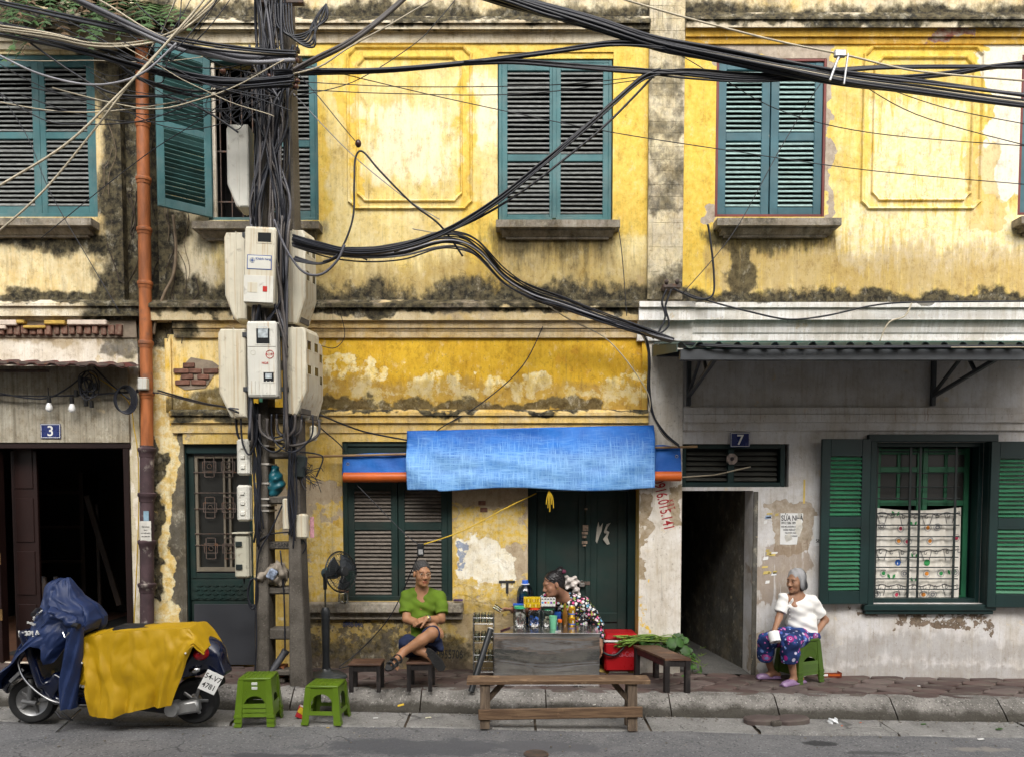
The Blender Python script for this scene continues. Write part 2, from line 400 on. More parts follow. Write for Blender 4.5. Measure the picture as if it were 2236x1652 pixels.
m_whiteA=weathered('white_plaster_left',(0.80,0.75,0.66),(0.72,0.66,0.55),.5,2,(8,1,.8),[
    stain([RS(-60,700,300,740,.12)],amp=1.5,ns=5,thr=.6),stain([RS(287,780,305,1360,.06)],col=(0.5,.42,.22),amp=2,ns=4,thr=.75),
    mould_layer([RS(225,690,310,780,.1)],amp=1.8,ns=4,thr=.75,op=.8)],seed=4.4)
m_pil=weathered('scored_pilaster',(0.80,0.70,0.45),(0.55,0.50,0.40),0.52,3,(3,1,2),[
    mould_layer(None,f=.42,amp=2.3,ns=1.9,st=(1.6,1,.8),thr=.60,e=.14,op=.9,mod=.8,modamp=1.5),
    mould_layer([RS(1413,150,1490,470,.1),RS(1413,610,1490,670,.2)],amp=2.4,ns=4,thr=.95,e=.2,op=.85)],seed=6,bumpy=.5)
m_wallC=weathered('plaster_right_yellow',YEL,PALE,0.55,1.2,(7,1,.8),edge=.16,layers=[
    dict(col=(0.84,0.70,0.34),col2=(0.84,0.76,0.54),rects=[RS(1915,250,2100,420,.35),RS(1850,470,2240,560,.3)],amp=3.0,ns=3,st=(5,1,.6),thr=.74,e=.22,op=.85,det=9),
    dict(col=YEL,col2=YEL2,rects=[RS(1492,95,1560,640,.1),RS(1880,95,2140,118,.15)],amp=1.2,ns=2,thr=.5,e=.15,op=.85),
    dict(col=GREYP,col2=(0.45,.38,.30),rects=[RS(1560,95,1810,135,.05),RS(1800,130,1815,480,.03),RS(1545,450,1565,480,.04)],amp=.9,ns=5,thr=.5,e=.04,dep=-.4),
    dict(col=(0.80,0.75,0.60),rects=[RS(2165,85,2300,420,.10)],amp=1.3,ns=3,thr=.5,e=.05),
    dict(col=(0.66,0.47,0.16),op=.7,rects=[RS(2130,330,2170,500,.12)],amp=1.6,ns=3,thr=.6,e=.08),
    stain([RS(1560,560,2300,620,.3)],col=(0.42,.30,.15),amp=2.2,ns=2.2,st=(9,1,.6),thr=.72,e=.25,op=.6),
    mould_layer([RS(1490,646,2300,665,.15)],amp=1.9,ns=4.5,thr=.62),
    mould_layer([RS(1590,520,1640,640,.1),RS(1570,518,1810,530,.25)],amp=2,ns=2,st=ST,thr=.72,e=.16,op=.9)],seed=8.2)
m_friezeC=weathered('plaster_ochre_frieze',(0.66,0.42,0.07),(0.58,0.34,0.05),.5,2,(3,1,2),[
    dict(col=(0.25,.09,.06),col2=GREYP,rects=[RS(2030,72,2110,84,.05)],amp=1.5,ns=5,thr=.55,e=.05,dep=-.4)],seed=1)
m_greyC=weathered('whitewashed_plaster_grey',(0.65,0.64,0.635),(0.56,0.55,0.545),.5,1.5,(8,1,.7),[
    stain(None,f=.4,col=(0.40,0.35,0.30),amp=1.8,ns=1.8,st=(5,1,.6),thr=.66,e=.12,op=.6),
    dict(col=(0.33,.27,.20),col2=(0.43,.37,.30),rects=[RS(1690,1105,1768,1200,.07),RS(1640,1390,1660,1480,.05)],amp=1.2,ns=5,thr=.5,e=.05,dep=-.4),
    dict(col=(0.10,.075,.05),col2=(0.2,.15,.11),rects=[RS(1960,1345,2170,1375,.08),RS(1850,1335,2150,1340,.04)],amp=2.6,ns=7,thr=.95,e=.04,dep=-.6),
    stain([RS(1660,1190,1760,1300,.12)],col=(0.25,.18,.12),amp=2.0,ns=2,st=(8,1,.5),thr=.8,e=.1,op=.7),
    stain([RS(1800,1405,2300,1430,.2),RS(1640,1460,2300,1490,.1)],col=(0.22,.20,.18),amp=1.8,ns=2.6,thr=.66,e=.12,op=.6),
    stain([RS(1490,890,2300,918,.02)],col=(0.28,.16,.10),amp=3.0,ns=1,st=(75,1,1.0),thr=1.42,e=.12,op=.75,exact=1,det=3)],seed=3.3,grime=.15,patina=.3,drip=.3)
m_pier=weathered('whitewashed_pier',(0.74,0.71,0.66),(0.66,0.62,0.55),.5,1.8,(5,1,1),[
    dict(col=GREYP,col2=(0.48,.42,.34),f=.38,amp=2,ns=2.4,thr=.74,e=.04,dep=-.5,mod=1.3),
    dict(col=(0.72,0.48,0.07),rects=[RS(1395,1260,1420,1380,.05)],amp=3.2,ns=7,thr=1.12,e=.08,det=9),
    dict(col=(0.30,.23,.14),col2=(0.4,.33,.24),rects=[RS(1390,1075,1408,1260,.06),RS(1462,1060,1487,1140,.05)],amp=1.9,ns=6,thr=.74,e=.05,dep=-.4),
    stain([RS(1400,1390,1490,1480,.12)],col=(0.2,.18,.15),amp=1.6,ns=4,thr=.6,op=.7)],seed=12,grime=.2,patina=.35)
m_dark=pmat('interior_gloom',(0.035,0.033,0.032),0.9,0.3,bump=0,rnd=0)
m_whitec=weathered('white_painted_cornice',(0.86,0.86,0.84),(0.80,0.80,0.77),.5,2.5,(4,1,1),[
    mould_layer([RS(1390,652,2300,660,.035)],amp=2.4,ns=7,thr=.8,op=.8),
    stain([RS(1395,672,2300,745,.06)],col=(.45,.42,.34),amp=2.2,ns=2,st=(8,1,.6),thr=.95,e=.12,op=.35)],seed=3,cracks=.1,grime=.05,patina=.15,drip=.15)
def cornice_mat(name,a,b,layers,seed): return weathered(name,a,b,.52,2.5,(3,1,3),layers,seed=seed,bumpy=.45)
m_belt=cornice_mat('belt_cornice_mouldy',(0.66,0.56,0.36),(0.58,0.42,0.16),[
    mould_layer([RS(200,655,1420,684,.06)],amp=1.7,ns=2.6,st=(1,1,2),thr=.50,e=.16),
    stain(None,f=.42,col=(.40,.33,.24),amp=1.8,ns=3,thr=.62,op=.7)],4)
m_beltA=cornice_mat('belt_cornice_white',(0.76,0.71,0.58),(0.62,0.50,0.27),[
    mould_layer([RS(-100,652,330,664,.05),RS(200,650,340,720,.2)],amp=2,ns=2.6,st=(1,1,2),thr=.66,e=.2)],5)
m_frz2=cornice_mat('cream_frieze',(0.68,0.56,0.36),(0.60,0.40,0.12),[
    stain(None,f=.42,col=(.34,.27,.2),amp=1.8,ns=3,st=(1,1,3),thr=.64,op=.7),mould_layer([RS(340,700,420,735,.15)],amp=2,ns=4,thr=.8)],6)
m_lowc=cornice_mat('lower_cornice',(0.74,0.50,0.12),(0.66,0.54,0.32),[
    mould_layer([RS(375,890,700,912,.10),RS(700,892,1420,897,.05)],amp=2,ns=3,thr=.66,st=(1,1,2),e=.14)],7)
m_top=cornice_mat('top_cornice',(0.70,0.64,0.50),(0.52,0.44,0.30),[
    mould_layer([RS(-100,36,2300,62,.06),RS(2100,20,2300,70,.1)],amp=2.0,ns=1.6,st=(1.5,1,2),thr=.62,e=.2)],8)
m_sill=cornice_mat('old_stone_sill',(0.42,0.38,0.32),(0.28,0.25,0.20),[
    mould_layer(None,f=.42,amp=2,ns=2.6,thr=.52,e=.2,st=(2,1,2),op=.85)],9)
# woodwork
def paintwood(name,col,under,wear=.2,rough=.55,sc=(1,1,1),var=.3,dust=None):
    t=NT(name); v=t.pos()
    g=t.noise(9,5,.65,v,(6,6,.7)); n=t.noise(5,6,.7,v)
    c=t.mix(t.ss(t.noise(2.4,4,.6,v),.3,.7),tuple(x*(1-var) for x in col),tuple(x*(1+var*.5) for x in col))
    mk=t.ss(t.m('ADD',t.m('MULTIPLY',g,.5),t.m('MULTIPLY',n,.5)),.70-wear*.5,.74-wear*.5)
    c=t.mix(mk,c,under)
    if dust: c=t.mix(t.m('MULTIPLY',t.ss(t.noise(3,5,.7,v),.4,.7),dust[1]),c,dust[0])
    h=t.m('SUBTRACT',t.m('MULTIPLY',g,.5),t.m('MULTIPLY',mk,.5))
    return t.done(c,t.mixf(mk,rough,.9),t.bump(h,.3,.004),0,.35)
m_teal=paintwood('teal_painted_wood',(0.045,0.145,0.155),(0.20,0.24,0.22),.16,dust=((.14,.20,.195),.5))
m_tealC=paintwood('blue_green_painted_wood',(0.035,0.11,0.135),(0.55,0.50,0.42),.17,dust=((.10,.16,.17),.3))
m_slat=pmat('weathered_grey_slats',(0.215,0.225,0.215),.85,.35,6,sc=(3,1,8),rnd=.3,world=True)
m_slatC=pmat('turquoise_slats',(0.30,0.43,0.41),.6,.25,6,sc=(3,1,8),rnd=.2,dirt=((.2,.26,.22),.35,5),world=True)
m_slat_op=pmat('teal_slats',(0.06,0.16,0.155),.7,.3,6,rnd=.3,world=True)
m_dkgreen=paintwood('dark_green_painted_wood',(0.010,0.028,0.024),(0.04,0.042,0.035),.12,.5,dust=((.032,.036,.03),.5))
m_slat_low=pmat('dusty_brown_slats',(0.17,0.145,0.12),.85,.3,6,sc=(3,1,8),rnd=.25,world=True)
m_green=paintwood('green_painted_wood',(0.022,0.125,0.06),(0.04,.16,.08),.05,.45)
m_deepgreen=paintwood('deep_green_painted_wood',(0.006,0.022,0.021),(0.02,.04,.035),.08,.45)
m_redfr=paintwood('oxide_red_frame',(0.16,0.035,0.028),(0.22,.14,.1),.12)
m_brownwood=paintwood('dark_red_brown_wood',(0.015,0.006,0.005),(0.02,.01,.008),.1,.4)
m_iron=pmat('rusty_iron',(0.11,0.08,0.065),.7,.4,12,bump=.3,dirt=((.16,.07,.03),.4,14))
m_blackiron=pmat('black_painted_iron',(0.015,0.022,0.022),.45,.3,10)
m_brick=pmat('old_red_brick',(0.20,0.095,0.065),.9,.4,11,bump=.6,bscale=26,rnd=.35,dirt=((.24,.19,.14),.38,6))
m_mortar=pmat('crumbly_mortar',(0.26,0.21,0.155),.95,.3,9,bump=.8,bscale=30,world=True)
# ================================================================ setting pieces
def wall_open(name,x0,x1,z0,z1,ops,mat,parent,y=0.0,th=0.28,top=True):
    """wall slab with rectangular openings (x0,x1,z0,z1) and their reveals"""
    xs=sorted({x0,x1,*[a for o in ops for a in o[:2] if x0 < a < x1]}); zs=sorted({z0,z1,*[a for o in ops for a in o[2:4] if z0 < a < z1]})
    mb=MB(); hole=lambda cx,cz: any(o[0] < cx < o[1] and o[2] < cz < o[3] for o in ops)
    H=[[hole((xs[i]+xs[i+1])/2,(zs[j]+zs[j+1])/2) for j in range(len(zs)-1)] for i in range(len(xs)-1)]
    nx,nz=len(xs)-1,len(zs)-1
    for i in range(nx):
        for j in range(nz):
            if H[i][j]: continue
            a,b,c,d=xs[i],xs[i+1],zs[j],zs[j+1]
            mb.add([(a,y,c),(b,y,c),(b,y,d),(a,y,d)],[(0,1,2,3)])
            mb.add([(a,y+th,c),(b,y+th,c),(b,y+th,d),(a,y+th,d)],[(3,2,1,0)])
            if i == 0 or H[i-1][j]: mb.add([(a,y,c),(a,y,d),(a,y+th,d),(a,y+th,c)],[(0,1,2,3)])
            if i == nx-1 or H[i+1][j]: mb.add([(b,y,c),(b,y+th,c),(b,y+th,d),(b,y,d)],[(0,1,2,3)])
            if j == 0 or H[i][j-1]: mb.add([(a,y,c),(a,y+th,c),(b,y+th,c),(b,y,c)],[(0,1,2,3)])
            if j == nz-1 or H[i][j+1]: mb.add([(a,y,d),(b,y,d),(b,y+th,d),(a,y+th,d)],[(0,1,2,3)])
    return mb.build(name,mat,parent,fix=False)
def mould(name,u0,u1,prof,mat,parent,uv=None,back=0.02,x0=None,x1=None):
    """moulding run along the wall: prof = [(v, projection)] from top to bottom"""
    poly=[(-p,Z(v,-p)) for v,p in prof]
    poly=[(back,poly[0][1])]+poly+[(back,poly[-1][1])]
    v=uv or prof[0][0]
    return MB().prism(poly,X(u0,v) if x0 is None else x0,X(u1,v) if x1 is None else x1).build(name,mat,parent)
def room(name,r,y0,depth,mat,parent,grow=0.25):
    x0,x1,z0,z1=r; x0 -= grow; x1 += grow; z1 += grow; z0 -= grow; y1=y0+depth
    v=[(x0,y0,z0),(x1,y0,z0),(x1,y0,z1),(x0,y0,z1),(x0,y1,z0),(x1,y1,z0),(x1,y1,z1),(x0,y1,z1)]
    return MB().add(v,[(4,5,6,7),(0,4,7,3),(1,2,6,5),(0,1,5,4),(3,7,6,2)]).build(name,mat,parent,fix=False)
SLATM={}
def slat_mesh(w,mat,d=0.045,t=0.009):
    k=(round(w,3),mat.name,d)
    if k not in SLATM:
        me=MB().obox((0,0,0),(w,d,t),Matrix.Rotation(math.radians(46),3,'X'),0.003).mesh('slat'); me.materials.append(mat); SLATM[k]=me
    return SLATM[k]
def shutter(parent,w,z0,z1,rail,hinge,ang,side,mf,ms,pitch=0.046,stile=0.055,y=0.0,th=0.035,toprail=0.075,botrail=0.09,midrail=0.07,d=0.045,name='shutter',label=None):
    """louvred leaf; local x runs from the hinge (0) to the free edge (side*w); ang swings it towards the street"""
    h=z1-z0; a,b=(0,side*w); lo,hi=min(a,b),max(a,b)
    mb=MB(); c=.004
    mb.box(lo,lo+stile,-th/2,th/2,0,h,c).box(hi-stile,hi,-th/2,th/2,0,h,c)
    i0,i1=lo+stile-.001,hi-stile+.001
    mb.box(i0,i1,-th/2+.002,th/2-.002,0,botrail,c).box(i0,i1,-th/2+.002,th/2-.002,h-toprail,h,c)
    rails=[rail-z0] if not isinstance(rail,(list,tuple)) else [q-z0 for q in rail]
    for q in rails: mb.box(i0,i1,-th/2+.002,th/2-.002,q-midrail/2,q+midrail/2,c)
    o=mb.build(name,mf,parent); o.location=(hinge[0],hinge[1],z0); o.rotation_euler=(0,0,ang)
    if label: o['label']=label
    sm=slat_mesh(w-2*stile+.004,ms,d)
    bands=[]; zz=botrail
    for q in sorted(rails)+[None]:
        bands.append((zz,(h-toprail) if q is None else q-midrail/2)); zz=None if q is None else q+midrail/2
    rg=random.Random(int(abs(hinge[0]*1000)))
    for p0,p1 in bands:
        n=max(1,round((p1-p0)/pitch)); pp=(p1-p0)/n
        for i in range(n):
            s=bpy.data.objects.new('slat',sm); COL.objects.link(s); s.parent=o
            s.location=((lo+hi)/2,rg.uniform(-.002,.002),p0+(i+.5)*pp); s.rotation_euler=(rg.gauss(0,.06) if rg.random() > .05 else rg.uniform(-.45,.3),rg.gauss(0,.005),0)
    return o
def frame(name,r,y0,y1,t,mat,parent,bottom=True,label=None):
    x0,x1,z0,z1=r; mb=MB(); c=.004
    mb.box(x0,x0+t,y0,y1,z0,z1,c).box(x1-t,x1,y0,y1,z0,z1,c).box(x0+t-.001,x1-t+.001,y0+.002,y1-.002,z1-t,z1,c)
    if bottom: mb.box(x0+t-.001,x1-t+.001,y0+.002,y1-.002,z0,z0+t,c)
    o=mb.build(name,mat,parent)
    if label: o['label']=label
    return o
def sill(u0,u1,v,parent,name='sill'):
    mb=MB(); p=[(v,.17),(v+17,.17),(v+18,.12),(v+24,.115),(v+27,.085),(v+36,.07),(v+40,.045)]
    x0,x1=X(u0,v),X(u1,v)
    def run(v0,v1,pr0,pr1,ins):
        z1_,z0_=Z(v0,-pr0),Z(v1,-pr1)
        mb.prism([(.02,z1_),(-pr0,z1_),(-pr1,z0_),(.02,z0_)],x0+ins,x1-ins)
    run(v,v+16,.17,.17,0); run(v+16.2,v+23,.125,.115,.04); run(v+23.2,v+36,.115,.06,.06); run(v+36.2,v+42,.05,.045,.10)
    return mb.build(name,m_sill,parent)
def plasterpanel(parent,outer,inner,mat):
    """raised plaster moulding panel with notched corners: two ridges, one inside the other"""
    for k,(r,wd,hgt) in enumerate(((outer,.030,.028),(inner,.026,.026))):
        x0,x1,z0,z1=R(*r); n=.075
        o=[(x0+n,z0),(x1-n,z0),(x1-n*.55,z0+n*.55),(x1,z0+n),(x1,z1-n),(x1-n*.55,z1-n*.55),(x1-n,z1),(x0+n,z1),(x0+n*.55,z1-n*.55),(x0,z1-n),(x0,z0+n),(x0+n*.55,z0+n*.55)]
        cx,cz=(x0+x1)/2,(z0+z1)/2; sx,sz=(x1-x0)/2,(z1-z0)/2
        rings=[]
        for off,y in ((0,.004),(wd*.35,-hgt),(wd*.8,-hgt*.8),(wd*1.3,.004)):
            rings.append([(cx+(p-cx)*(1-off/sx),y,cz+(q-cz)*(1-off/sz)) for p,q in o])
        vs_=[p for rr in rings for p in rr]; m=len(o)
        fs=[(a*m+i,a*m+(i+1) % m,(a+1)*m+(i+1) % m,(a+1)*m+i) for a in range(3) for i in range(m)]
        MB().add(vs_,fs).build('panel_moulding',mat,parent)

# ================================================================ ground
def ground_mat(name,base,alt,light=None,sc=1.0,speck=.5,rough=.9,layers=(),crack=0,foot=None):
    t=NT(name); p=t.pos()
    n=t.noise(1.2*sc,6,.65,p); c=t.mix(t.ss(n,.35,.65),base,alt)
    f=t.noise(55,4,.7,p); c=t.mix(t.m('MULTIPLY',t.ss(f,.55,.7),speck),c,light or tuple(min(1,x*2.2) for x in alt))
    c=t.mix(t.m('MULTIPLY',t.ss(t.noise(38,3,.6,t.vm('ADD',p,(9,4,2))),.56,.68),speck),c,tuple(x*.45 for x in base))
    h=t.m('ADD',t.m('MULTIPLY',f,.5),t.noise(14,4,.6,p))
    if crack:
        v=t.voro(1.3,t.vm('ADD',p,t.vm('MULTIPLY',t.n_col(p,4.0,4),(.35,.35,0))),'DISTANCE_TO_EDGE'); cm=t.m('MULTIPLY',t.m('SUBTRACT',1.0,t.ss(v,.0,.012)),t.ss(t.noise(.8,2,.5,p),.48,.56)); c=t.mix(t.m('MULTIPLY',cm,.7),c,tuple(x*.3 for x in base)); h=t.m('SUBTRACT',h,cm)
    if foot is not None:
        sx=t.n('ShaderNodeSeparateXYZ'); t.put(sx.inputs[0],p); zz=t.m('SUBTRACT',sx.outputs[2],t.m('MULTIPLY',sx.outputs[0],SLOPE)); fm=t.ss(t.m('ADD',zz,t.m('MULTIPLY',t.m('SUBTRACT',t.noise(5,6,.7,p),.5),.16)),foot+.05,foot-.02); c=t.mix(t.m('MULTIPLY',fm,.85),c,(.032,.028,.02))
    for (rx,ry,hx,hy,col,thr,ns) in layers:
        d=t.vm('MULTIPLY',t.vm('ABSOLUTE',t.vm('SUBTRACT',p,(rx,ry,0))),(1/hx,1/hy,0))
        g=t.m('ADD',t.m('SUBTRACT',1.0,t.vm('LENGTH',d)),t.m('MULTIPLY',t.m('SUBTRACT',t.noise(ns,6,.7,p),.5),1.6))
        mk=t.ss(g,thr-.14,thr+.14); c=t.mix(t.m('MULTIPLY',mk,.85),c,col)
    return t.done(c,rough,t.bump(h,.55,.012),0,.3)
g1,g2=G(1010,1640,-.17),G(820,1640,-.17)
m_road=ground_mat('worn_asphalt',(0.135,0.135,0.138),(0.19,0.188,0.187),(0.42,0.42,0.42),1.4,.85,.9,crack=1,layers=[
    (G(880,1690,-.17).x,G(880,1630,-.17).y,1.25,.32,(0.095,0.097,0.105),.35,4),(G(1200,1690,-.17).x,G(1200,1625,-.17).y,.9,.25,(0.115,0.115,0.121),.4,5),
    (G(540,1690,-.17).x,G(540,1645,-.17).y,.9,.12,(0.081,0.081,0.088),.5,5),(G(1765,1600,-.17).x,G(1765,1618,-.17).y,.22,.12,(.035,.035,.036),.35,6),
    (G(2090,1600,-.17).x,G(2090,1632,-.17).y,.6,.14,(.27,.25,.22),.6,5),(G(1850,1600,-.17).x,G(1850,1640,-.17).y,.5,.1,(0.081,0.081,0.081),.55,5)])
m_gutter=ground_mat('gutter_concrete',(0.18,0.175,0.165),(0.27,0.262,0.245),None,2.2,.6,crack=1)
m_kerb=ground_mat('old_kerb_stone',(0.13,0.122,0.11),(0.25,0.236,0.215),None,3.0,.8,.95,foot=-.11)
m_soil=ground_mat('grit_and_dirt',(0.075,0.06,0.045),(0.12,.095,.07),None,3,.5)
YK,YG,YR=-0.94,-1.13,-1.57
ZR=-0.175
def sheet(x0,x1,y0,y1,dz0,dz1):
    return [(x0,y0,zg(x0)+dz0),(x1,y0,zg(x1)+dz0),(x1,y1,zg(x1)+dz1),(x0,y1,zg(x0)+dz1)]
XL,XR=-8.2,8.2
struct(MB().add(sheet(-300,300,-600,300,-.30,-.30),[(0,1,2,3)]).build('ground',m_soil,fix=False))
rd=MB().grid(lambda a,b: (lambda x,y: (x,y,zg(x)+ZR+.018*mnoise.noise((x*.7,y*.9,0))+.008*mnoise.noise((x*3,y*3,5))-(.015 if y > YR-.05 else 0)))(-20+40*a,YR-.0-10*b**1.6),220,60)
struct(rd.build('road',m_road,smooth=180))
struct(MB().add(sheet(-20,20,-30,YR-10,ZR-.04,ZR),[(0,1,2,3)]).build('street_ground',m_road,fix=False))
pav=struct(MB().add(sheet(XL,XR,-.92,.02,-.035,-.035)+sheet(XL,XR,-.92,.02,-.2,-.2),[(0,1,2,3),(0,4,5,1),(3,2,6,7)]).build('pavement',m_soil))
# kerb stones, gutter slabs
kb=struct(MB().add(sheet(XL,XR,YR,-.7,-.26,-.26)+sheet(XL,XR,YR,-.7,-.195,-.195),[(4,5,6,7),(0,4,5,1)]).build('kerb_bed',m_soil))
rg=random.Random(4)
def lumpy(mb,prof,x0,x1,amp,n=14,seed=0):
    def fn(a,b):
        x=x0+(x1-x0)*a; k=b*(len(prof)-1); i=min(int(k),len(prof)-2); f=k-i
        y=prof[i][0]*(1-f)+prof[i+1][0]*f; z=prof[i][1]*(1-f)+prof[i+1][1]*f
        e=amp*mnoise.fractal((x*5+seed,y*8,z*8),1.0,2.0,3)
        return (x,y+e*.7,zg(x)+z+e*.6)
    return mb.grid(fn,n,len(prof)*3)
x=XL
while x < XR:
    L=rg.uniform(.95,1.25)
    kp=[(-.80,-.2),(-.80,-.006),(-.84,.0),(-.90,-.002),(-.935,-.012),(-.965,-.04),(-1.04,-.10),(-1.10,-.16),(-1.12,-.22)]
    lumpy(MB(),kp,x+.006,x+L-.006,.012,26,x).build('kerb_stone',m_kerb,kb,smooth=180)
    x += L
jo=[G(u,1580,-.17).x for u in (-150,20,500,885,1168,1415,1642,1930)]; jo=sorted(jo+[jo[0]-1.2,XL,jo[-1]+1.3,jo[-1]+2.5,XR+.5])
for i in range(len(jo)-1):
    a,b=jo[i]+.012,jo[i+1]-.012
    if b-a < .1: continue
    dz=rg.uniform(-.006,.006); tl=rg.uniform(-.006,.006)
    gp=[(-1.115,-.21+dz),(-1.125,-.172+dz),(-1.2,-.172+dz),(-1.32,-.174+dz+tl*.5),(-1.45,-.176+dz+tl),(-1.56,-.178+dz+tl),(-1.575,-.21)]
    lumpy(MB(),gp,a,b,.006,30,i*3).build('gutter_slab',m_gutter,kb,smooth=180)
# pavers: six-sided, rounded, laid in staggered rows
m_paver=pmat('red_cement_paver',(0.12,0.078,0.068),.85,.3,4,bump=.5,bscale=30,rnd=.45,dirt=((.10,.085,.07),.45,3.2))
m_paver2=pmat('pink_grey_paver',(0.15,0.112,0.10),.85,.3,4,bump=.5,bscale=30,rnd=.45,dirt=((.12,.10,.085),.45,3.2))
pm=[]
for k,mm in enumerate((m_paver,m_paver2,m_paver)):
    a,b=.172,.118; o=[]
    for i in range(12):
        th=2*math.pi*i/12; rr=1+.035*math.cos(6*th)+rg.uniform(-.02,.02)
        o.append((a*rr*math.cos(th),b*rr*math.sin(th)))
    mb=MB(); m=len(o)
    vs_=[(p,q,-.05) for p,q in o]+[(p,q,-.006) for p,q in o]+[(p*.95,q*.94,.0) for p,q in o]
    fs=[(j*m+i,j*m+(i+1) % m,(j+1)*m+(i+1) % m,(j+1)*m+i) for j in range(2) for i in range(m)]+[tuple(2*m+i for i in range(m))]
    me=mb.add(vs_,fs).mesh('paver'); me.materials.append(mm); pm.append(me)
row=0; y=-.06
while y > -.86:
    xx=XL+2.0+(.175 if row % 2 else 0)
    while xx < XR-1.7:
        o=bpy.data.objects.new('paver',rg.choice(pm)); COL.objects.link(o); o.parent=pav
        o.location=(xx+rg.uniform(-.006,.006),y+rg.uniform(-.006,.006),zg(xx)+rg.uniform(-.007,.003))
        o.rotation_euler=(rg.gauss(0,.012),rg.gauss(0,.012)-math.atan(SLOPE)*-1,rg.choice((0,math.pi))+rg.gauss(0,.02)); o.scale=(.975,.96,1)
        xx += .352
    y -= .186; row += 1
# ================================================================ left house, number 3
ZB=-.25; ZT=Z(-260)
hA=thing('townhouse','mouldy cream and yellow house with open dark shop doorway and number 3 plate','house',(X(120),.2,0))
xA0,xA1=X(-420,400),X(268,500); xA0l,xA1l=X(-420,1100),X(306,1000)
wa=R(-42,118,209,474)
zb=Z(690)
wall_open('wall',xA0,xA1,zb,Z(60),[wa],m_wallA,hA)
wall_open('attic_wall',xA0,xA1,Z(60)+.001,ZT,[],m_atticB,hA,y=.01)
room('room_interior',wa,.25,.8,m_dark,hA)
frame('window_frame',wa,.02,.12,.045,m_teal,hA)
zr=Z(293)
ww=(wa[1]-wa[0])/2-.046
shutter(hA,ww,wa[2]+.03,wa[3]-.04,zr,(wa[0]+.045,.05),0,1,m_teal,m_slat,.0475,.075)
shutter(hA,ww,wa[2]+.03,wa[3]-.04,zr,(wa[1]-.045,.05),0,-1,m_teal,m_slat,.0475,.06)
sill(-60,217,476,hA)
mould('top_cornice',-420,268,[(48,.10),(62,.12),(64,.05),(90,.05),(92,.03),(108,.02)],m_top,hA,x0=xA0,x1=xA1)
mould('belt_cornice',-420,268,[(655,.05),(662,.13),(668,.13),(669,.10),(690,.10),(691,.03),(700,.03)],m_beltA,hA,x0=xA0,x1=X(345,660))
# broken dentil course of bricks
mould('brick_course_bed',-420,268,[(700,.025),(737,.015)],m_mortar,hA,x0=xA0,x1=xA1l)
bmesh_d=MB().box(-.033,.033,-.05,.02,-.055,.055,.006).mesh('brick'); bmesh_d.materials.append(m_brick)
m_dent=pmat('ochre_plaster_scrap',(0.55,0.36,0.08),.9,.3,bump=.6); m_dent2=pmat('pink_plaster_scrap',(0.66,0.55,0.45),.9,.2,bump=.4)
xx=X(-60,715); i=0
while xx < X(280,715):
    o=link('brick',bmesh_d,hA); o.location=(xx,-.012,Z(722)); o.rotation_euler=(0,rg.gauss(0,.05),0); o.scale=(rg.uniform(.8,1.1),rg.uniform(.6,1.05),rg.uniform(.75,1.05))
    xx += .082; i += 1
for u0,u1,v0,v1,mm in ((-40,46,702,714,m_dent2),(45,62,702,710,m_dent),(105,150,703,712,m_dent),(155,240,702,713,m_dent2),(60,108,714,720,m_dent),(-30,22,714,722,m_dent2)):
    x0_,x1_,z0_,z1_=R(u0,v0,u1,v1)
    MB().box(x0_,x1_,-.085,.0,z0_,z1_,.008).build('plaster_scrap',mm,hA)
da=R(-330,969,286,1462); da=(da[0],da[1],zg(da[0])-.02,da[3])
wall_open('wall',xA0l,xA1l,ZB,zb-.001,[da],m_whiteA,hA)
# streaky grey boards above the doorway
m_streak=weathered('streaked_grey_board',(0.44,0.41,0.33),(0.30,0.275,0.22),.5,3,(30,1,.5),[
    stain(None,f=.45,col=(.16,.14,.1),amp=2,ns=1,st=(26,1,.45),thr=.62,e=.15,op=.8)],seed=2,cracks=0,wst=.6,bumpy=.15)
x0,x1,z0,z1=R(-330,800,284,966)
MB().box(x0,x1,-.035,-.004,z0,z1,.004).build('fascia_board',m_streak,hA)
mb=MB()
mb.box(da[0],da[1]+.03,-.02,.12,da[3]-.045,da[3]+.012,.005)
mb.box(da[1]-.052,da[1]+.012,-.022,.12,da[2],da[3]-.046,.005)
mb.build('door_frame',m_brownwood,hA)
# open door leaf folded against the inside, at the near jamb side
x0,x1,z0,z1=R(-6,985,62,1450,.0)
dl=MB().box(x0,x0+.045,-.03,.09,zg(x0),da[3]-.05,.004); dl.build('door_post',m_brownwood,hA)
dl=MB().box(x0+.05,x0+.33,.20,.24,zg(x0)+.01,da[3]-.06,.004)
for q in range(4):
    za=zg(x0)+.12+q*.58; dl.box(x0+.09,x0+.29,.188,.21,za,za+.48,.01)
dl.build('door_leaf',m_brownwood,hA)
for vv in (1218,1340):
    MB().box(x0+.02,x0+.055,-.036,-.028,Z(vv)-.06,Z(vv)+.06).build('hinge',pmat('brass_hinge',(.25,.15,.06),.5,metal=.6),hA)
# dim room behind the doorway
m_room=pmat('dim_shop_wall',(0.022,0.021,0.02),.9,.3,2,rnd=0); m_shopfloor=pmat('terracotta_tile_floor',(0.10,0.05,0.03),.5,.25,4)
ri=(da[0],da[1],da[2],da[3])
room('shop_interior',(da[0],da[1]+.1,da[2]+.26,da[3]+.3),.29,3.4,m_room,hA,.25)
MB().add(sheet(da[0]-.2,da[1]+.2,-.0,3.6,.012,.012),[(0,1,2,3)]).build('shop_floor',m_shopfloor,hA,fix=False)
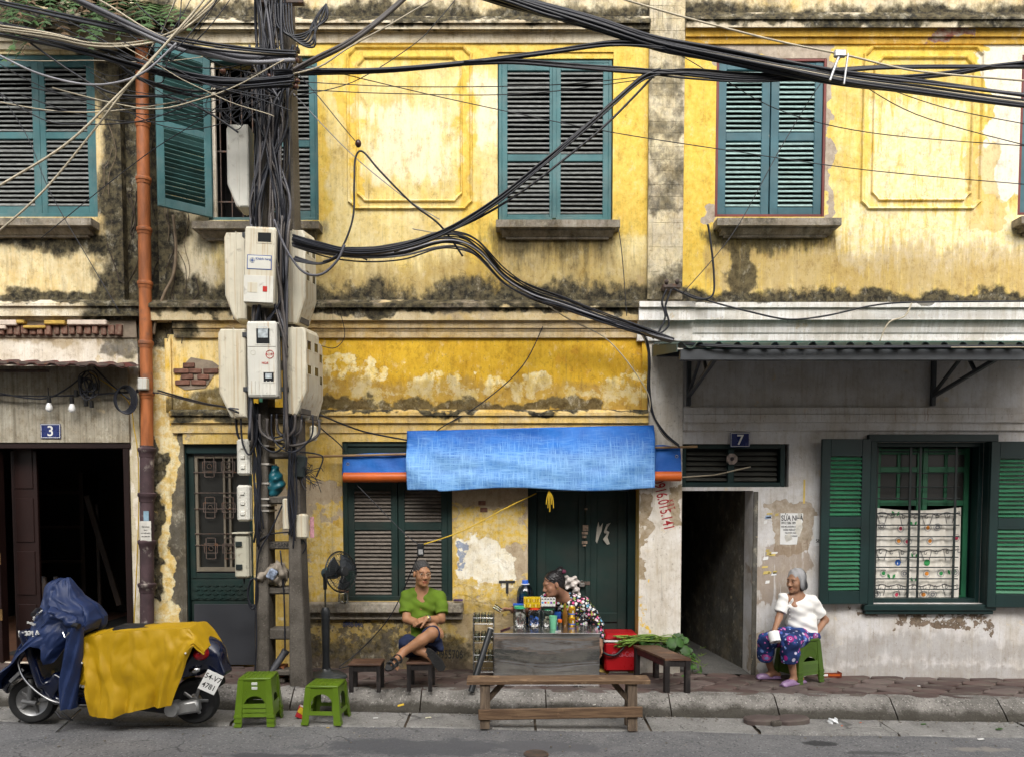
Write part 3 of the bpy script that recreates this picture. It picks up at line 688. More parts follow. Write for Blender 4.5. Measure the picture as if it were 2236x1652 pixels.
# awning over number 3
m_rust=pmat('rusty_red_sheet',(0.13,0.035,0.03),.7,.4,6,dirt=((.06,.04,.035),.5,5))
def corrugated(x0,x1,y0,y1,zf,zw,pitch,amp,mat,name,parent,slope=0.0,n=None):
    n=n or int((x1-x0)/pitch*8)
    def fn(a,b):
        x=x0+(x1-x0)*a; ph=(x/pitch) % 1; tr=min(1,max(0,abs(ph-.5)*4-.6))
        return (x,y1+(y0-y1)*b,zw+(zf-zw)*b+amp*tr+slope*(x-x0)+.006*mnoise.noise((x*2,b*3,1)))
    return MB().grid(fn,n,5).build(name,mat,parent,solid=.004)
a1=thing('shop_awning','low rusty red corrugated sheet awning above the number 3 doorway','awning',(X(120,790),-.1,Z(800)))
xl,xr=X(-300,790,-.5),X(268,795,-.45)
zf=Z(792,-.45)
corrugated(xl,xr,-.45,-.03,zf+.01,zf+.10,.20,.030,m_rust,'roof_sheet',a1,-.022)
MB().obox(((xl+xr)/2,-.42,zf-.012+.02),(xr-xl,.03,.03),Matrix.Rotation(math.radians(1.2),3,'Y'),.003).build('rail',m_iron,a1)
MB().box(X(-200,800),X(122,806),-.15,-.12,Z(812,-.15),Z(806,-.15),.003).build('light_tube',m_iron,a1)
# ================================================================ middle house, yellow
hB=thing('townhouse','yellow peeling plaster house with teal shutters between the drainpipe and white-corniced house','house',(X(880),.2,0))
xB0,xB1=X(345,500),X(1414,400)
xr0=X(268,500)
# mouldy recess between the houses
MB().box(xr0+.001,xB0-.001,.10,.30,zb,Z(60)).build('recessed_wall',m_recess,hB)
w1=R(450,122,694,481); w2=R(1088,127,1336,480); w2o=R(1086,114,1338,480)
wall_open('wall',xB0,xB1,zb,Z(60),[w1,w2o],m_wallB,hB)
wall_open('attic_wall',xr0+.001,xB1,Z(60)+.001,ZT,[],m_atticB,hB,y=.01)
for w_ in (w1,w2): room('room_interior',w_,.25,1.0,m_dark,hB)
plasterpanel(hB,(757,101,1032,459),(777,124,1010,442),m_wallB)
mould('top_cornice',345,1414,[(36,.06),(46,.12),(50,.12),(51,.09),(64,.09),(65,.05),(70,.05),(71,.03),(94,.018)],m_top,hB,x0=xr0+.002,x1=xB1)
mould('belt_cornice',345,1414,[(655,.04),(663,.16),(671,.16),(672,.12),(699,.11)],m_belt,hB,x0=xB0-.05,x1=xB1-.002)
mould('frieze_moulding',345,1414,[(699.5,.075),(716,.06),(717,.04),(722,.04),(723,.03),(737,.02)],m_frz2,hB,x0=xB0+.15,x1=xB1-.03)
sill(432,704,483,hB); sill(1083,1349,480,hB)
frame('window_frame',w1,.03,.13,.04,m_teal,hB); frame('window_frame',w2,.03,.13,.035,m_teal,hB)
MB().box(w2o[0]+.001,w2o[1]-.001,.015,.14,w2[3]+.001,w2o[3]-.001).build('lintel',m_wallB,hB)
zr1=Z(310); lw1=(w1[1]-w1[0])/2-.04
shutter(hB,lw1,w1[2]+.02,w1[3]-.04,zr1,(w1[1]-.04,.06),0,-1,m_teal,m_slat,.046,.06)
hx=X(470,300)
shutter(hB,lw1,w1[2]+.02,w1[3]-.04,Z(302),(w1[0]+.045,-.005),math.radians(180+41),1,m_teal,m_slat_op,.046,.07,label='teal shutter leaf swung open')
lw2=(w2[1]-w2[0])/2-.036
for sx,hx in ((1,w2[0]+.035),(-1,w2[1]-.035)):
    shutter(hB,lw2,w2[2]+.015,w2[3]-.035,Z(342),(hx,.05),0,sx,m_teal,m_slat,.046,.058,botrail=.05)
MB().box((w2[0]+w2[1])/2-.03,(w2[0]+w2[1])/2+.012,.018,.034,w2[2]+.02,w2[3]-.04,.004).build('cover_strip',m_teal,hB)
# window bars in the open half
for i in range(5):
    xx=w1[0]+.09+i*.115
    MB().cyl((xx,.16,w1[2]),(xx,.16,w1[3]),.0065,seg=6).build('bar',m_iron,hB)
for vv in (318,430): MB().box(w1[0]+.03,w1[0]+.62,.150,.153,Z(vv)-.008,Z(vv)+.008).build('bar',m_iron,hB)
MB().box(w1[0]+.045,w1[0]+.075,.05,.09,w1[2]+.02,w1[3]-.04).build('casement_stile',m_whiteA,hB)
# ground floor of the middle house
zf0=Z(736)
xB0l=X(338,1000); xB1l=X(1414,900); xB1g=X(1393,1250)
dB=R(391,968,553,1455); dB=(dB[0],dB[1],zg(dB[0])+.03,dB[3])
wl=R(748,963,987,1311); d2=R(1152,1050,1394,1440); d2=(d2[0],d2[1],zg(d2[0])-.0,d2[3])
wall_open('wall',xB0l+.30,xB1l,ZB,Z(928),[dB,wl,d2],m_wallBlow,hB,th=.42)
wall_open('frieze_wall',xB0l+.16,xB1l-.002,Z(928)+.001,zf0+.03,[],m_frieze,hB,y=.012)
wall_open('pilaster',xA1l+.001,xB0l+.30-.001,ZB,zb-.002,[],m_recess,hB,y=.02)
MB().box(xB0l+.14,xB0l+.20,-.022,.02,Z(900),Z(740)).build('frieze_edge',m_frieze,hB)
MB().box(xB1l-.07,xB1l-.012,-.02,.02,Z(900),Z(740)).build('frieze_edge',m_frieze,hB)
mould('lower_cornice',380,1414,[(893,.03),(899,.075),(906,.075),(907,.05),(922,.05),(923,.025),(944,.015)],m_lowc,hB,x0=xB0l+.19,x1=xB1l-.003)
# exposed bricks in the frieze
x0,x1,z0,z1=R(392,786,472,840)
MB().add([(x0-.02,.004,z0-.01),(x0+.05,.004,z0-.05),(x1-.12,.004,z0-.03),(x1-.03,.004,z0+.1),(x1+.03,.004,z1-.06),(x1-.04,.004,z1-.01),(x0+.12,.004,z1+.03),(x0+.04,.004,z1-.05)],[tuple(range(8))]).build('bare_mortar_patch',m_mortar,hB)
bw=MB().box(-.078,.078,-.016,.02,-.026,.026,.007).mesh('brick'); bw.materials.append(m_brick)
for k,(bx,bz) in enumerate(((.1,.205),(.17,.145),(.02,.145),(.33,.145),(.08,.085),(.25,.085),(.03,.025),(.20,.025))):
    o=link('brick',bw,hB); o.location=(x0+bx,.003-.002*(k % 3),z0+bz); o.rotation_euler=(0,rg.gauss(0,.03),0); o.scale=(rg.uniform(.75,1.05),1,1)
for bu,bv in ((1052,1097),(1056,1112)):
    o=link('brick',bw,hB); o.location=P(bu,bv,-.0)+Vector((0,.006,0)); o.scale=(.5,1,.9)
# green door with grille beside the drainpipe
mb=MB(); fx=.075
mb.box(dB[0]-.01,dB[0]+fx,.05,.17,dB[2],dB[3]-.001,.005).box(dB[1]-.05,dB[1]+.01,.05,.17,dB[2],dB[3]-.001,.005).box(dB[0]+fx,dB[1]-.05,.052,.168,dB[3]-.10,dB[3]-.002,.005)
mb.build('door_frame',m_deepgreen,hB)
dx0,dx1=dB[0]+fx+.003,dB[1]-.053
dr=MB().box(dx0,dx1,.11,.14,dB[2],Z(1265)+.0,.004)
dr.box(dx0,dx0+.06,.10,.14,Z(1264),dB[3]-.102,.004).box(dx0+.06,dx1,.102,.14,Z(1264),Z(1252),.004).box(dx0,dx1,.10,.115,Z(1312),Z(1266),.004)
dro=dr.build('door',m_dkgreen,hB)
for k in range(4):
    for j in range(7):
        xx=dx0+.06+j*.085+(.042 if k % 2 else 0); zz=Z(1306)+k*.045
        if xx < dx1-.05: MB().prism([(xx-.036,zz),(xx,zz-.014),(xx+.036,zz),(xx,zz+.014)],.088,.101,'y').build('diamond',m_green if False else m_dkgreen,dro)
g0,g1_,gz0,gz1=dx0+.07,dx1,Z(1248),Z(992)
m_cream=pmat('old_cream_wood',(0.17,0.145,0.105),.7,.3,5,world=True)
mb=MB().box(g0,g0+.03,.095,.13,gz0,gz1).box(g0+.03,g1_,.095,.13,gz0,gz0+.045).box(g0+.03,g1_,.095,.13,gz1-.03,gz1)
for xx in (g0+.30,g0+.36): mb.box(xx,xx+.022,.094,.129,gz0+.046,gz1-.031)
mb.build('glazing_frame',m_cream,hB)
m_gloomglass=NT('dusty_dark_glass'); m_gloomglass=m_gloomglass.done((0.02,0.02,0.018),.35,None,0,.4)
MB().box(g0+.03,g1_,.135,.14,gz0,gz1).build('pane',m_gloomglass,hB)
for j in range(3):
    for i in range(3):
        cx,cz=g0+.16+i*.20,gz0+.25+j*.44
        if cx > g1_-.08: continue
        mb=MB(); q=.07
        for s1 in (-1,1):
            mb.box(cx-q,cx+q,.085,.092,cz+s1*.05-.004,cz+s1*.05+.004).box(cx+s1*.05-.004,cx+s1*.05+.004,.084,.091,cz-q*1.6,cz+q*1.6)
            mb.box(cx-q*.6,cx+q*.6,.085,.092,cz+s1*q*1.6-.004,cz+s1*q*1.6+.004).box(cx+s1*q-.004,cx+s1*q+.004,.084,.091,cz-.05,cz+.05)
        mb.tube([(cx+.025*math.cos(a*.7854),.088,cz+.025*math.sin(a*.7854)) for a in range(8)],.004,4,True)
        mb.build('grille_rosette',m_iron,hB)
for vv in (1030,1075,1110,1165,1190): MB().cyl((g0-.01,.086,Z(vv)),(g1_,.086,Z(vv)),.005,seg=5).build('grille_bar',m_iron,hB)
# black board leaning in the doorway
m_board=pmat('dark_slate_board',(0.035,0.037,0.043),.55,.15,3,bump=.05)
x0,x1,z0,z1=R(424,1318,557,1450,-.04)
bo=MB().obox(((x0+x1)/2,-.035,(zg(x0)+.014+z1)/2),(x1-x0,.018,z1-zg(x0)-.014),Matrix.Rotation(math.radians(-2),3,'X'),.003).build('slate_board',m_board)
tag(bo,'plain dark slate board leaning against the green grille door','board')
# lower window of the middle house
frame('window_frame',wl,.02,.14,.05,m_dkgreen,hB)
room('room_interior',wl,.25,.6,m_dark,hB)
lw=(wl[1]-wl[0])/2-.05
for sx,hx in ((1,wl[0]+.05),(-1,wl[1]-.05)):
    shutter(hB,lw-.004,wl[2]+.01,wl[3]-.30,[Z(1148),Z(1060)],(hx,.05),0,sx,m_dkgreen,m_slat_low,.040,.07,midrail=.085,botrail=.05,d=.040)
MB().box(wl[0]+.05,wl[1]-.05,.04,.09,wl[3]-.29,wl[3]-.051).build('transom_board',m_dkgreen,hB)
mb=MB(); x0,x1=X(676,1320),X(1012,1320)
mb.box(x0,x1,-.13,.015,Z(1334),Z(1312),.012).box(x0+.01,x1-.01,-.06,.015,Z(1350),Z(1334.5),.01)
mb.build('sill',m_sill,hB)
# double door of the middle house
mb=MB()
mb.box(d2[0]+.002,d2[0]+.10,.22,.4,d2[2]-.02,d2[3]-.002,.006).box(d2[1]-.085,d2[1]-.002,.22,.4,d2[2]-.02,d2[3]-.002,.006).box(d2[0]+.10,d2[1]-.085,.222,.398,d2[3]-.10,d2[3]-.003,.006)
mb.build('door_frame',m_deepgreen,hB)
xm=X(1288,1250); zlow=Z(1352)
for k,(a,b) in enumerate(((d2[0]+.103,xm-.003),(xm+.003,d2[1]-.088))):
    lf=MB().box(a,b,.30,.345,d2[2],d2[3]-.102,.004)
    lf.box(a+.002,a+.10,.282,.302,d2[2]+.002,d2[3]-.104,.006).box(b-.10,b-.002,.282,.302,d2[2]+.002,d2[3]-.104,.006)
    lf.box(a+.098,b-.098,.283,.302,zlow-.07,zlow+.035,.006).box(a+.098,b-.098,.283,.302,d2[3]-.2,d2[3]-.105,.006).box(a+.098,b-.098,.283,.302,d2[2]+.002,d2[2]+.16,.006)
    lo=lf.build('door_leaf',m_dkgreen,hB)
    if k: pass
MB().box(xm-.028,xm+.028,.26,.283,d2[2]+.01,d2[3]-.11,.006).build('meeting_strip',m_dkgreen,hB)
# torn paper left on the door, stuck stickers
m_paper=pmat('torn_paper',(0.42,0.40,0.34),.9,.25,12,bump=.2,rnd=.1,world=True)
def scrap(name,pts,mat,parent,y):
    n=len(pts); q=[P(u,v,y) for u,v in pts]
    return MB().add(q+[p+Vector((0,.0012,0)) for p in q],[tuple(range(n)),tuple(range(n,2*n))[::-1]]+[(i,(i+1) % n,n+(i+1) % n,n+i) for i in range(n)]).build(name,mat,parent)
for k,pts in enumerate(([(1300,1180),(1303,1150),(1306,1138),(1309,1150),(1316,1140),(1313,1158),(1308,1170),(1303,1185)],[(1316,1176),(1324,1165),(1321,1155),(1330,1160),(1326,1172),(1331,1186),(1325,1188)],[(1318,1160),(1324,1143),(1333,1140),(1326,1150),(1321,1164)])):
    scrap('torn_paper_scrap',pts,m_paper,hB,.279)
for u0,v0,u1,v1 in ((1272,1145,1284,1158),(1270,1160,1283,1165),(1271,1168,1280,1173),(1270,1180,1282,1186),(1272,1188,1279,1191),(1276,1108,1282,1112)):
    x0,x1,z0,z1=R(u0,v0,u1,v1,.256)
    MB().box(x0,x1,.255,.2585,z0,z1).build('sticker',pmat('stained_sticker',(0.3,.22,.16),.8,.5,30,rnd=0),hB)
# padlock and hasp on the double door
mb=MB().box(X(1264,1276,.24),X(1276,1276,.24),.23,.26,Z(1280,.24),Z(1271,.24),.006)
pl=mb.build('padlock',pmat('steel_padlock',(.55,.53,.5),.35,metal=.9),hB)
c0=P(1270,1272,.245); MB().tube([c0+Vector((.018*math.cos(a),0,.03*math.sin(a))) for a in [math.pi*i/8 for i in range(9)]],.005,6).build('shackle',pmat('steel_wire',(.6,.6,.58),.3,metal=1),pl)
MB().box(X(1257,1272,.25),X(1288,1272,.25),.252,.2595,Z(1276,.25),Z(1268,.25),.002).build('hasp',m_iron,hB)
# pier carrying red spray-stencilled digits
hC=thing('townhouse','house with white cornice and sheet awning, shuttered window and alley, number 7','house',(X(1900),.2,0))
xP0,xP1=xB1g+.0015,X(1486,1250)
wall_open('pier',d2[1]-.0005 if False else xB1l+.001,xP1,ZB,Z(745),[],m_pier,hC,y=-.012)
# the strip of pier in front of the middle house's corner
MB().box(d2[1]+.001,xB1l,-.012,-.001,ZB,Z(1068)).build('pier_face',m_pier,hC)
m_red=pmat('faded_red_paint',(0.36,0.02,0.025),.8,.3,30,bump=0)
for s_,uu,vv,sz in (('0916.015.141',1448,1100,.165),('K B T',1466,1100,.07)):
    tx=text('stencilled_number',s_,sz,P(uu,vv,-.0135),m_red,hC,(math.pi/2,math.radians(77),0),'CENTER',.0006,.62)
# ================================================================ house number 7 (with the alley)
pxa,pxb=X(1414,300)+.0015,X(1491,300)
pil=MB().box(pxa,pxb,-.045,.2,Z(655),ZT).build('pilaster',m_mortar if False else m_pil,hC)
zz=Z(652); row=0
while zz < Z(-20):
    hgt=.128+.012*math.sin(row*2.3); nb=2 if row % 2 else 3
    cuts=[0]+([.34,.68] if nb == 3 else [.5])+[1]
    for i in range(len(cuts)-1):
        a=pxa+(pxb-pxa)*cuts[i]+.0005; b=pxa+(pxb-pxa)*cuts[i+1]-.0005
        MB().box(a,b,-.0505+rg.uniform(0,.003),-.04,zz+.0005,zz+hgt-.0005,.0025).build('block',m_pil,hC)
    zz += hgt; row += 1
xC0,xC1=pxb+.0015,X(2520,300)
wc=R(1562,128,1802,474); wc2=R(2226,120,2420,470)
wall_open('wall',xC0,xC1,Z(664),Z(62),[wc,wc2],m_wallC,hC)
wall_open('attic_wall',xC0,xC1,Z(62)+.001,ZT,[],m_atticB,hC,y=.01)
room('room_interior',wc,.25,.8,m_dark,hC); room('room_interior',wc2,.25,.8,m_dark,hC)
plasterpanel(hC,(1880,101,2146,459),(1903,124,2124,440),m_wallC)
mould('top_cornice',1491,2520,[(28,.06),(38,.12),(42,.12),(43,.10),(60,.10),(61,.05)],m_top,hC,x0=xC0+.002,x1=xC1)
mould('frieze_moulding',1491,2520,[(61.5,.06),(80,.05),(81,.03),(96,.02)],m_friezeC,hC,x0=xC0+.004,x1=xC1)
sill(1557,1823,476,hC); sill(2208,2440,472,hC)
frame('window_frame',wc,.0,.12,.028,m_redfr,hC); frame('window_frame',wc2,.0,.12,.028,m_redfr,hC)
lw=(wc[1]-wc[0])/2-.034
for sx,hx in ((1,wc[0]+.028),(-1,wc[1]-.028)):
    shutter(hC,lw,wc[2]+.02,wc[3]-.03,Z(297),(hx,.035),0,sx,m_tealC,m_slatC,.0495,.085,midrail=.085,botrail=.085)
shutter(hC,.6,wc2[2]+.02,wc2[3]-.03,Z(297),(wc2[0]+.03,.035),0,1,m_tealC,m_slatC,.0495,.085)
# white cornice
mould('white_cornice',1395,2520,[(660,.16),(671,.16),(672,.13),(698,.13),(699,.085),(707,.07),(716,.05),(717,.055),(726,.045),(730,.03),(744,.03)],m_whitec,hC,x0=X(1497,690),x1=xC1)
mould('white_cornice_end',1395,1520,[(658,.20),(670,.20),(671,.165),(699,.165),(700,.11),(718,.07),(735,.06),(744,.05)],m_whitec,hC,x0=X(1396,680,-.2),x1=X(1518,680,-.2))
mould('green_strip',1491,2520,[(745,.03),(762,.03)],pmat('green_paint_strip',(0.04,.16,.12),.6,.2,4,world=True),hC,x0=X(1491,745),x1=xC1)
al=R(1487,1070,1641,1475); al=(xP1,al[1],ZB-.001,al[3])
tr=R(1487,968,1722,1062); tr=(xP1,tr[1],tr[2],tr[3])
wd=R(1906,964,2150,1316)
wall_open('wall',xP1,xC1,ZB,Z(762),[al,tr,wd],m_greyC,hC,th=.3)
mould('band_moulding',1491,2520,[(889,.05),(903,.045),(904,.06),(921,.05),(922,.02),(938,.03),(941,.012)],m_greyC,hC,x0=X(1491,905),x1=xC1)
# transom louvre over the alley
m_slat_tr=pmat('grimy_olive_slats',(0.06,0.06,0.05),.8,.3,6,rnd=.3,world=True)
frame('transom_frame',(tr[0]-.0,tr[1]-.03,tr[2]-.0,tr[3]),.03,.14,.05,m_deepgreen,hC)
for a,b in ((tr[0]+.05,X(1597,1010)),(X(1600,1010),tr[1]-.08)):
    for q in range(6):
        s=link('slat',slat_mesh(b-a-.03,m_slat_tr,.05),hC); s.location=((a+b)/2,.10,Z(1053)+.04+q*.055)
        s.rotation_euler=(rg.gauss(0,.06),rg.gauss(0,.006),0)
MB().box(X(1592,1010),X(1605,1010),.05,.12,tr[2]+.05,tr[3]-.05).build('mullion',m_deepgreen,hC)
MB().box(tr[0],tr[1],.2,.24,tr[2],tr[3]).build('transom_backing',m_dark,hC)
# alley passage
ax0,ax1=al[0],al[1]
m_alley=weathered('shaded_alley_wall',(0.075,0.073,0.068),(0.12,0.115,0.10),.5,2,(5,1,1),[
    mould_layer(None,f=.4,amp=2,ns=2.4,thr=.62,e=.15,op=.7),stain(None,f=.45,col=(.2,.17,.12),amp=2,ns=3.4,thr=.62,op=.7)],seed=11)  # wall tones set near black, passage shade put into the colour
mb=MB(); zt=al[3]+.02
AD=-.8; mb.add([(ax1+.0,.301,ZB),(ax1+AD,7,ZB),(ax1+AD,7,zt+.5),(ax1,.301,zt+.5)],[(0,1,2,3)])
mb.add([(ax0-.02,.301,ZB),(ax0-.02+AD,7,ZB),(ax0-.02+AD,7,zt+.5),(ax0-.02,.301,zt+.5)],[(3,2,1,0)])
mb.add([(ax0-.02+AD,7,ZB),(ax1+AD,7,ZB),(ax1+AD,7,zt+.5),(ax0-.02+AD,7,zt+.5)],[(0,1,2,3)])
mb.add([(ax0-.02,.301,zt+.02),(ax1,.301,zt+.02),(ax1+AD,7,zt+.02),(ax0-.02+AD,7,zt+.02)],[(0,1,2,3)])
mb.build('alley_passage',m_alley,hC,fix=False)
struct(MB().add(sheet(ax0-1.0,ax1+.3,.0,7,-.004,-.004),[(0,1,2,3)]).build('alley_floor',ground_mat('alley_cement',(.09,.087,.08),(.13,.125,.115)),fix=False))
mb=MB().box(ax1-.0,ax1+.05,-.02,-.001,ZB,al[3]-.01,.008); mb.build('alley_jamb',m_alley,hC)
# big green window
x0,x1,z0,z1=wd
mb=MB()
mb.box(X(1893,1130),x0+.004,-.05,.06,Z(1318),Z(950),.006).box(x1-.004,X(2163,1130),-.05,.06,Z(1318),Z(950),.006).box(X(1890,1130)-.01,X(2166,1130)+.01,-.055,.058,Z(964),Z(948),.006).box(X(1884,1130),X(2172,1130),-.075,.058,Z(1330),Z(1317),.008).box(X(1888,1130),X(2168,1130),-.055,.058,Z(1338),Z(1330.3),.006)
mb.build('window_frame',m_deepgreen,hC)
frame('window_lining',(x0+.004,x1-.004,z0,z1),.06,.2,.045,m_deepgreen,hC)
room('room_interior',wd,.301,1.2,m_dark,hC)
cx0,cx1=X(1908,1130,.22),X(2112,1130,.22); cxm=(cx0+cx1)/2
for a,b in ((cx0,cxm-.004),(cxm+.004,cx1)):
    mb=MB().box(a,a+.055,.21,.25,z0,z1-.05,.004).box(b-.055,b,.21,.25,z0,z1-.05,.004)
    for q in (z1-.12,Z(1030,.22),Z(1103,.22),z0): mb.box(a+.055,b-.055,.212,.248,q,q+.06,.004)
    mb.box((a+b)/2-.018,(a+b)/2+.018,.214,.246,Z(1103,.22),z1-.06,.004)
    cs=mb.build('casement',m_green,hC)
    MB().box(a+.05,b-.05,.226,.23,Z(1103,.22),z1-.05).build('pane',m_gloomglass,cs)
MB().box(cx1+.002,x1,.24,.26,z0,z1).build('side_board',m_deepgreen,hC)
# printed curtain hung behind the bars
def curtain_mat():
    t=NT('printed_white_curtain'); p=t.pos()
    c=t.mix(t.ss(t.noise(3,4,.6,p,(6,1,.6)),.35,.7),(0.66,0.62,0.54),(0.74,0.71,0.64))
    return t.done(c,.9,t.bump(t.noise(30,3,.6,p),.1,.003))
cz0,cz1=Z(1312,.19),Z(1106,.19); kx0,kx1=X(1899,1200,.19),X(2095,1200,.19)
def cur(a,b):
    x=kx0+(kx1-kx0)*a; z=cz1+(cz0-cz1)*b-.035*math.sin(math.pi*min(1,a*1.02))*(1-b)
    return (x,.185+.012*math.sin(a*38)*(.4+.6*b)+.004*math.sin(a*90+b*4),z)
co=MB().grid(cur,90,16).build('curtain',curtain_mat(),hC,smooth=180)
inkc={k: pmat('curtain_ink_'+k,c,.9,.15,20,bump=0,rnd=0) for k,c in dict(black=(0.081,0.081,0.088),red=(.50,.05,.10),orange=(.60,.22,.03),green=(.03,.25,.07),blue=(.02,.09,.32),grey=(.25,.25,.26)).items()}
def oncur(a,b,d=.004):
    q=Vector(cur(a,b)); q.y -= d; return q
def disc(a,b,ra,mat,r0=0.0,name='printed_motif',n=14):
    mb=MB(); k=(kx1-kx0)/(cz1-cz0)
    ring=lambda r,d: [oncur(a+r*math.cos(6.2832*i/n)*1.0,b+r*k*math.sin(6.2832*i/n),d) for i in range(n)]
    o=ring(ra,.006)
    if r0: mb.add(o+ring(r0,.006),[(i,(i+1) % n,n+(i+1) % n,n+i) for i in range(n)])
    else: mb.add(o,[tuple(range(n))])
    return mb.build(name,mat,co,fix=False)
for a,b,kk in ((.02,.2,'orange'),(.12,.19,'grey'),(.33,.2,'red'),(.63,.19,'orange'),(.74,.19,'grey'),(.31,.335,'orange'),(.41,.34,'red'),(.66,.335,'orange'),(.95,.32,'red'),(.02,.685,'orange'),(.15,.69,'green'),(.39,.69,'grey'),(.63,.69,'orange'),(.79,.69,'green'),(.95,.69,'grey'),(.08,.92,'grey'),(.30,.92,'red'),(.60,.92,'orange'),(.71,.92,'grey')):
    disc(a,b,.042,inkc['grey'],.036); disc(a,b,.022 if kk != 'grey' else .024,inkc[kk],0 if kk != 'grey' else .012)
for a,b,kk in ((.31,.57,'blue'),(.63,.57,'green'),(.02,.56,'green')): disc(a,b,.036,inkc[kk])
for a,b in ((.47,.15),(.49,.50),(.24,.73),(.49,.76),(.91,.69),(.27,.05)):
    for s1 in (-1,1):
        q=[oncur(a+s1*.01+dx,b+dz,.006) for dx,dz in ((0,.02),(s1*.028,.0),(s1*.03,-.035),(s1*.006,-.02))]
        MB().add(q,[(0,1,2,3)]).build('printed_leaf',inkc['green'],co,fix=False)
for b0 in (.03,.42,.80):
    MB().tube([oncur(i/40,b0+.012*math.sin(i*.9)+.02,.006) for i in range(1,40)],.0035,4).build('printed_line',inkc['black'],co)
    for i in range(8):
        a=.06+i*.125; MB().tube([oncur(a,b0+.02,.006),oncur(a-.02*(1 if i % 2 else -1),b0+.08,.006),oncur(a-.035*(1 if i % 2 else -1),b0+.13,.006)],.003,4).build('printed_stem',inkc['black'],co)
        MB().tube([oncur(a+.05+.016*math.cos(k),b0+.04+.02*math.sin(k),.006) for k in range(0,6)],.003,4).build('printed_curl',inkc['black'],co)
# iron bars of the big window
for vv in (985,1032,1062,1087,1120,1145,1170,1192,1215,1237,1262,1285):
    MB().cyl((x0+.01,.135,Z(vv,.135)),(x1-.2,.135,Z(vv,.135)),.0075,seg=6).build('window_bar',m_blackiron,hC)
for uu in (1912,1985,2006,2084): MB().box(X(uu,1130,.12)-.012,X(uu,1130,.12)+.012,.118,.126,z0+.03,z1-.04).build('window_bar',m_blackiron,hC)
# its shutters, folded back on the wall
zs0,zs1=Z(1316,-.06),Z(958,-.06)
sw=X(1896,1130,-.06)-X(1787,1130,-.06)
shutter(hC,sw,zs0,zs1,Z(1138,-.06),(X(1896,1130,-.07),-.075),math.radians(4),-1,m_deepgreen,m_green,.0445,.095,midrail=.12,toprail=.18,botrail=.14,d=.04)
zs0,zs1=Z(1324,-.08),Z(963,-.08)
shutter(hC,.68,zs0,zs1,Z(1142,-.08),(X(2158,1130,-.08),-.08),math.radians(-4),1,m_deepgreen,m_green,.0445,.09,midrail=.12,toprail=.18,botrail=.14,d=.04)
# sheet awning of number 7
aw=thing('sheet_awning','long green corrugated sheet awning on steel brackets above the number 7 alley and window','awning',(X(1900,800),-.3,Z(800)))
m_sheet=pmat('dull_green_sheet',(0.045,0.075,0.065),.55,.25,3,dirt=((.10,.10,.09),.35,4),world=True)
m_steel=pmat('dark_painted_steel',(0.045,0.05,0.055),.5,.25,6)
ax,bx=X(1484,760,-1.3)-.02,X(2520,760,-1.3)
zfr=Z(760,-1.3); zw=Z(772,-.02)+.06
corrugated(ax,bx,-1.3,-.035,zfr,zw,.168,.055,m_sheet,'roof_sheet',aw)
MB().box(ax+.03,bx,-1.27,-1.22,zfr-.10,zfr-.004,.004).build('front_rail_with_shade',m_steel,aw)  # rail made taller so its dark face takes in the shadow band
MB().box(ax+.03,bx,-.10,-.055,zw-.10,zw-.03,.004).build('wall_rail',m_steel,aw)
MB().prism([(-1.32,zfr+.03),(-.03,zw+.03),(-.03,zw-.09),(-1.32,zfr-.035)],ax-.012,ax-.004).build('edge_flashing',m_sheet,aw)
for uu in (1502,2034,2500):
    xx=X(uu,840); mb=MB(); zl=Z(886); zh=zfr-.02
    mb.box(xx-.022,xx+.022,-.052,-.006,zl,zw-.02,.004)
    def bar(p,q,w_=.036):
        p,q=Vector(p),Vector(q); d=q-p; mb.obox((p+q)/2,(w_,w_,d.length),d.to_track_quat('Z','X').to_matrix(),.003)
    bar((xx,-.04,zl+.1),(xx,-1.22,zfr-.05)); bar((xx,-.03,zl+.12),(xx,-.62,(zfr+zw)/2-.03),.03)
    bar((xx,-.62,(zfr+zw)/2-.03),(xx,-.80,zl+.1+(zfr-.05-zl-.1)*.645),.03); bar((xx,-.03,zw-.045),(xx,-1.24,zfr-.02),.03)
    mb.build('bracket',m_steel,aw)

# ================================================================ unseen terrace across the street, added to shade the lower storeys
m_opp=[weathered('opposite_plaster_%d' % i,c,tuple(x*.8 for x in c),.5,1.2,(5,1,.8),[],seed=20+i,cracks=0) for i,c in enumerate(((.50,.40,.22),(.46,.44,.40),(.42,.30,.18)))]
for i,(a,b,hh,lb) in enumerate(((-9.5,-3.2,8.2,'unseen ochre terrace house added across the street to shade number 3'),(-3.198,3.2,8.8,'unseen grey terrace house added across the street to shade the drinks cart side'),(3.202,9.5,8.0,'unseen brown terrace house added across the street to shade number 7'))):
    t=thing('shade_terrace_house',lb,'house',((a+b)/2,-11.0,ZB)); ops=[]
    for k in range(3):
        cx_=a+(b-a)*(k+.5)/3; ops += [(cx_-.5,cx_+.5,4.6,6.6),(cx_-.55,cx_+.55,.6 if k != 1 else ZB,2.5)]
    wall_open('wall',a,b,ZB,hh,ops,m_opp[i],t,y=-11.3,th=.3)
    for o_ in ops: MB().box(o_[0],o_[1],-11.16,-11.10,o_[2],o_[3]).build('shutter' if o_[2] > ZB else 'door',m_teal if o_[2] > 3 else m_dkgreen,t)
    MB().box(a,b,-17,-11.0,hh+.001,hh+.25).build('roof',m_rust,t)
    MB().box(a,b,-11.05,-10.85,hh-.5,hh-.25).build('cornice',m_sill,t)

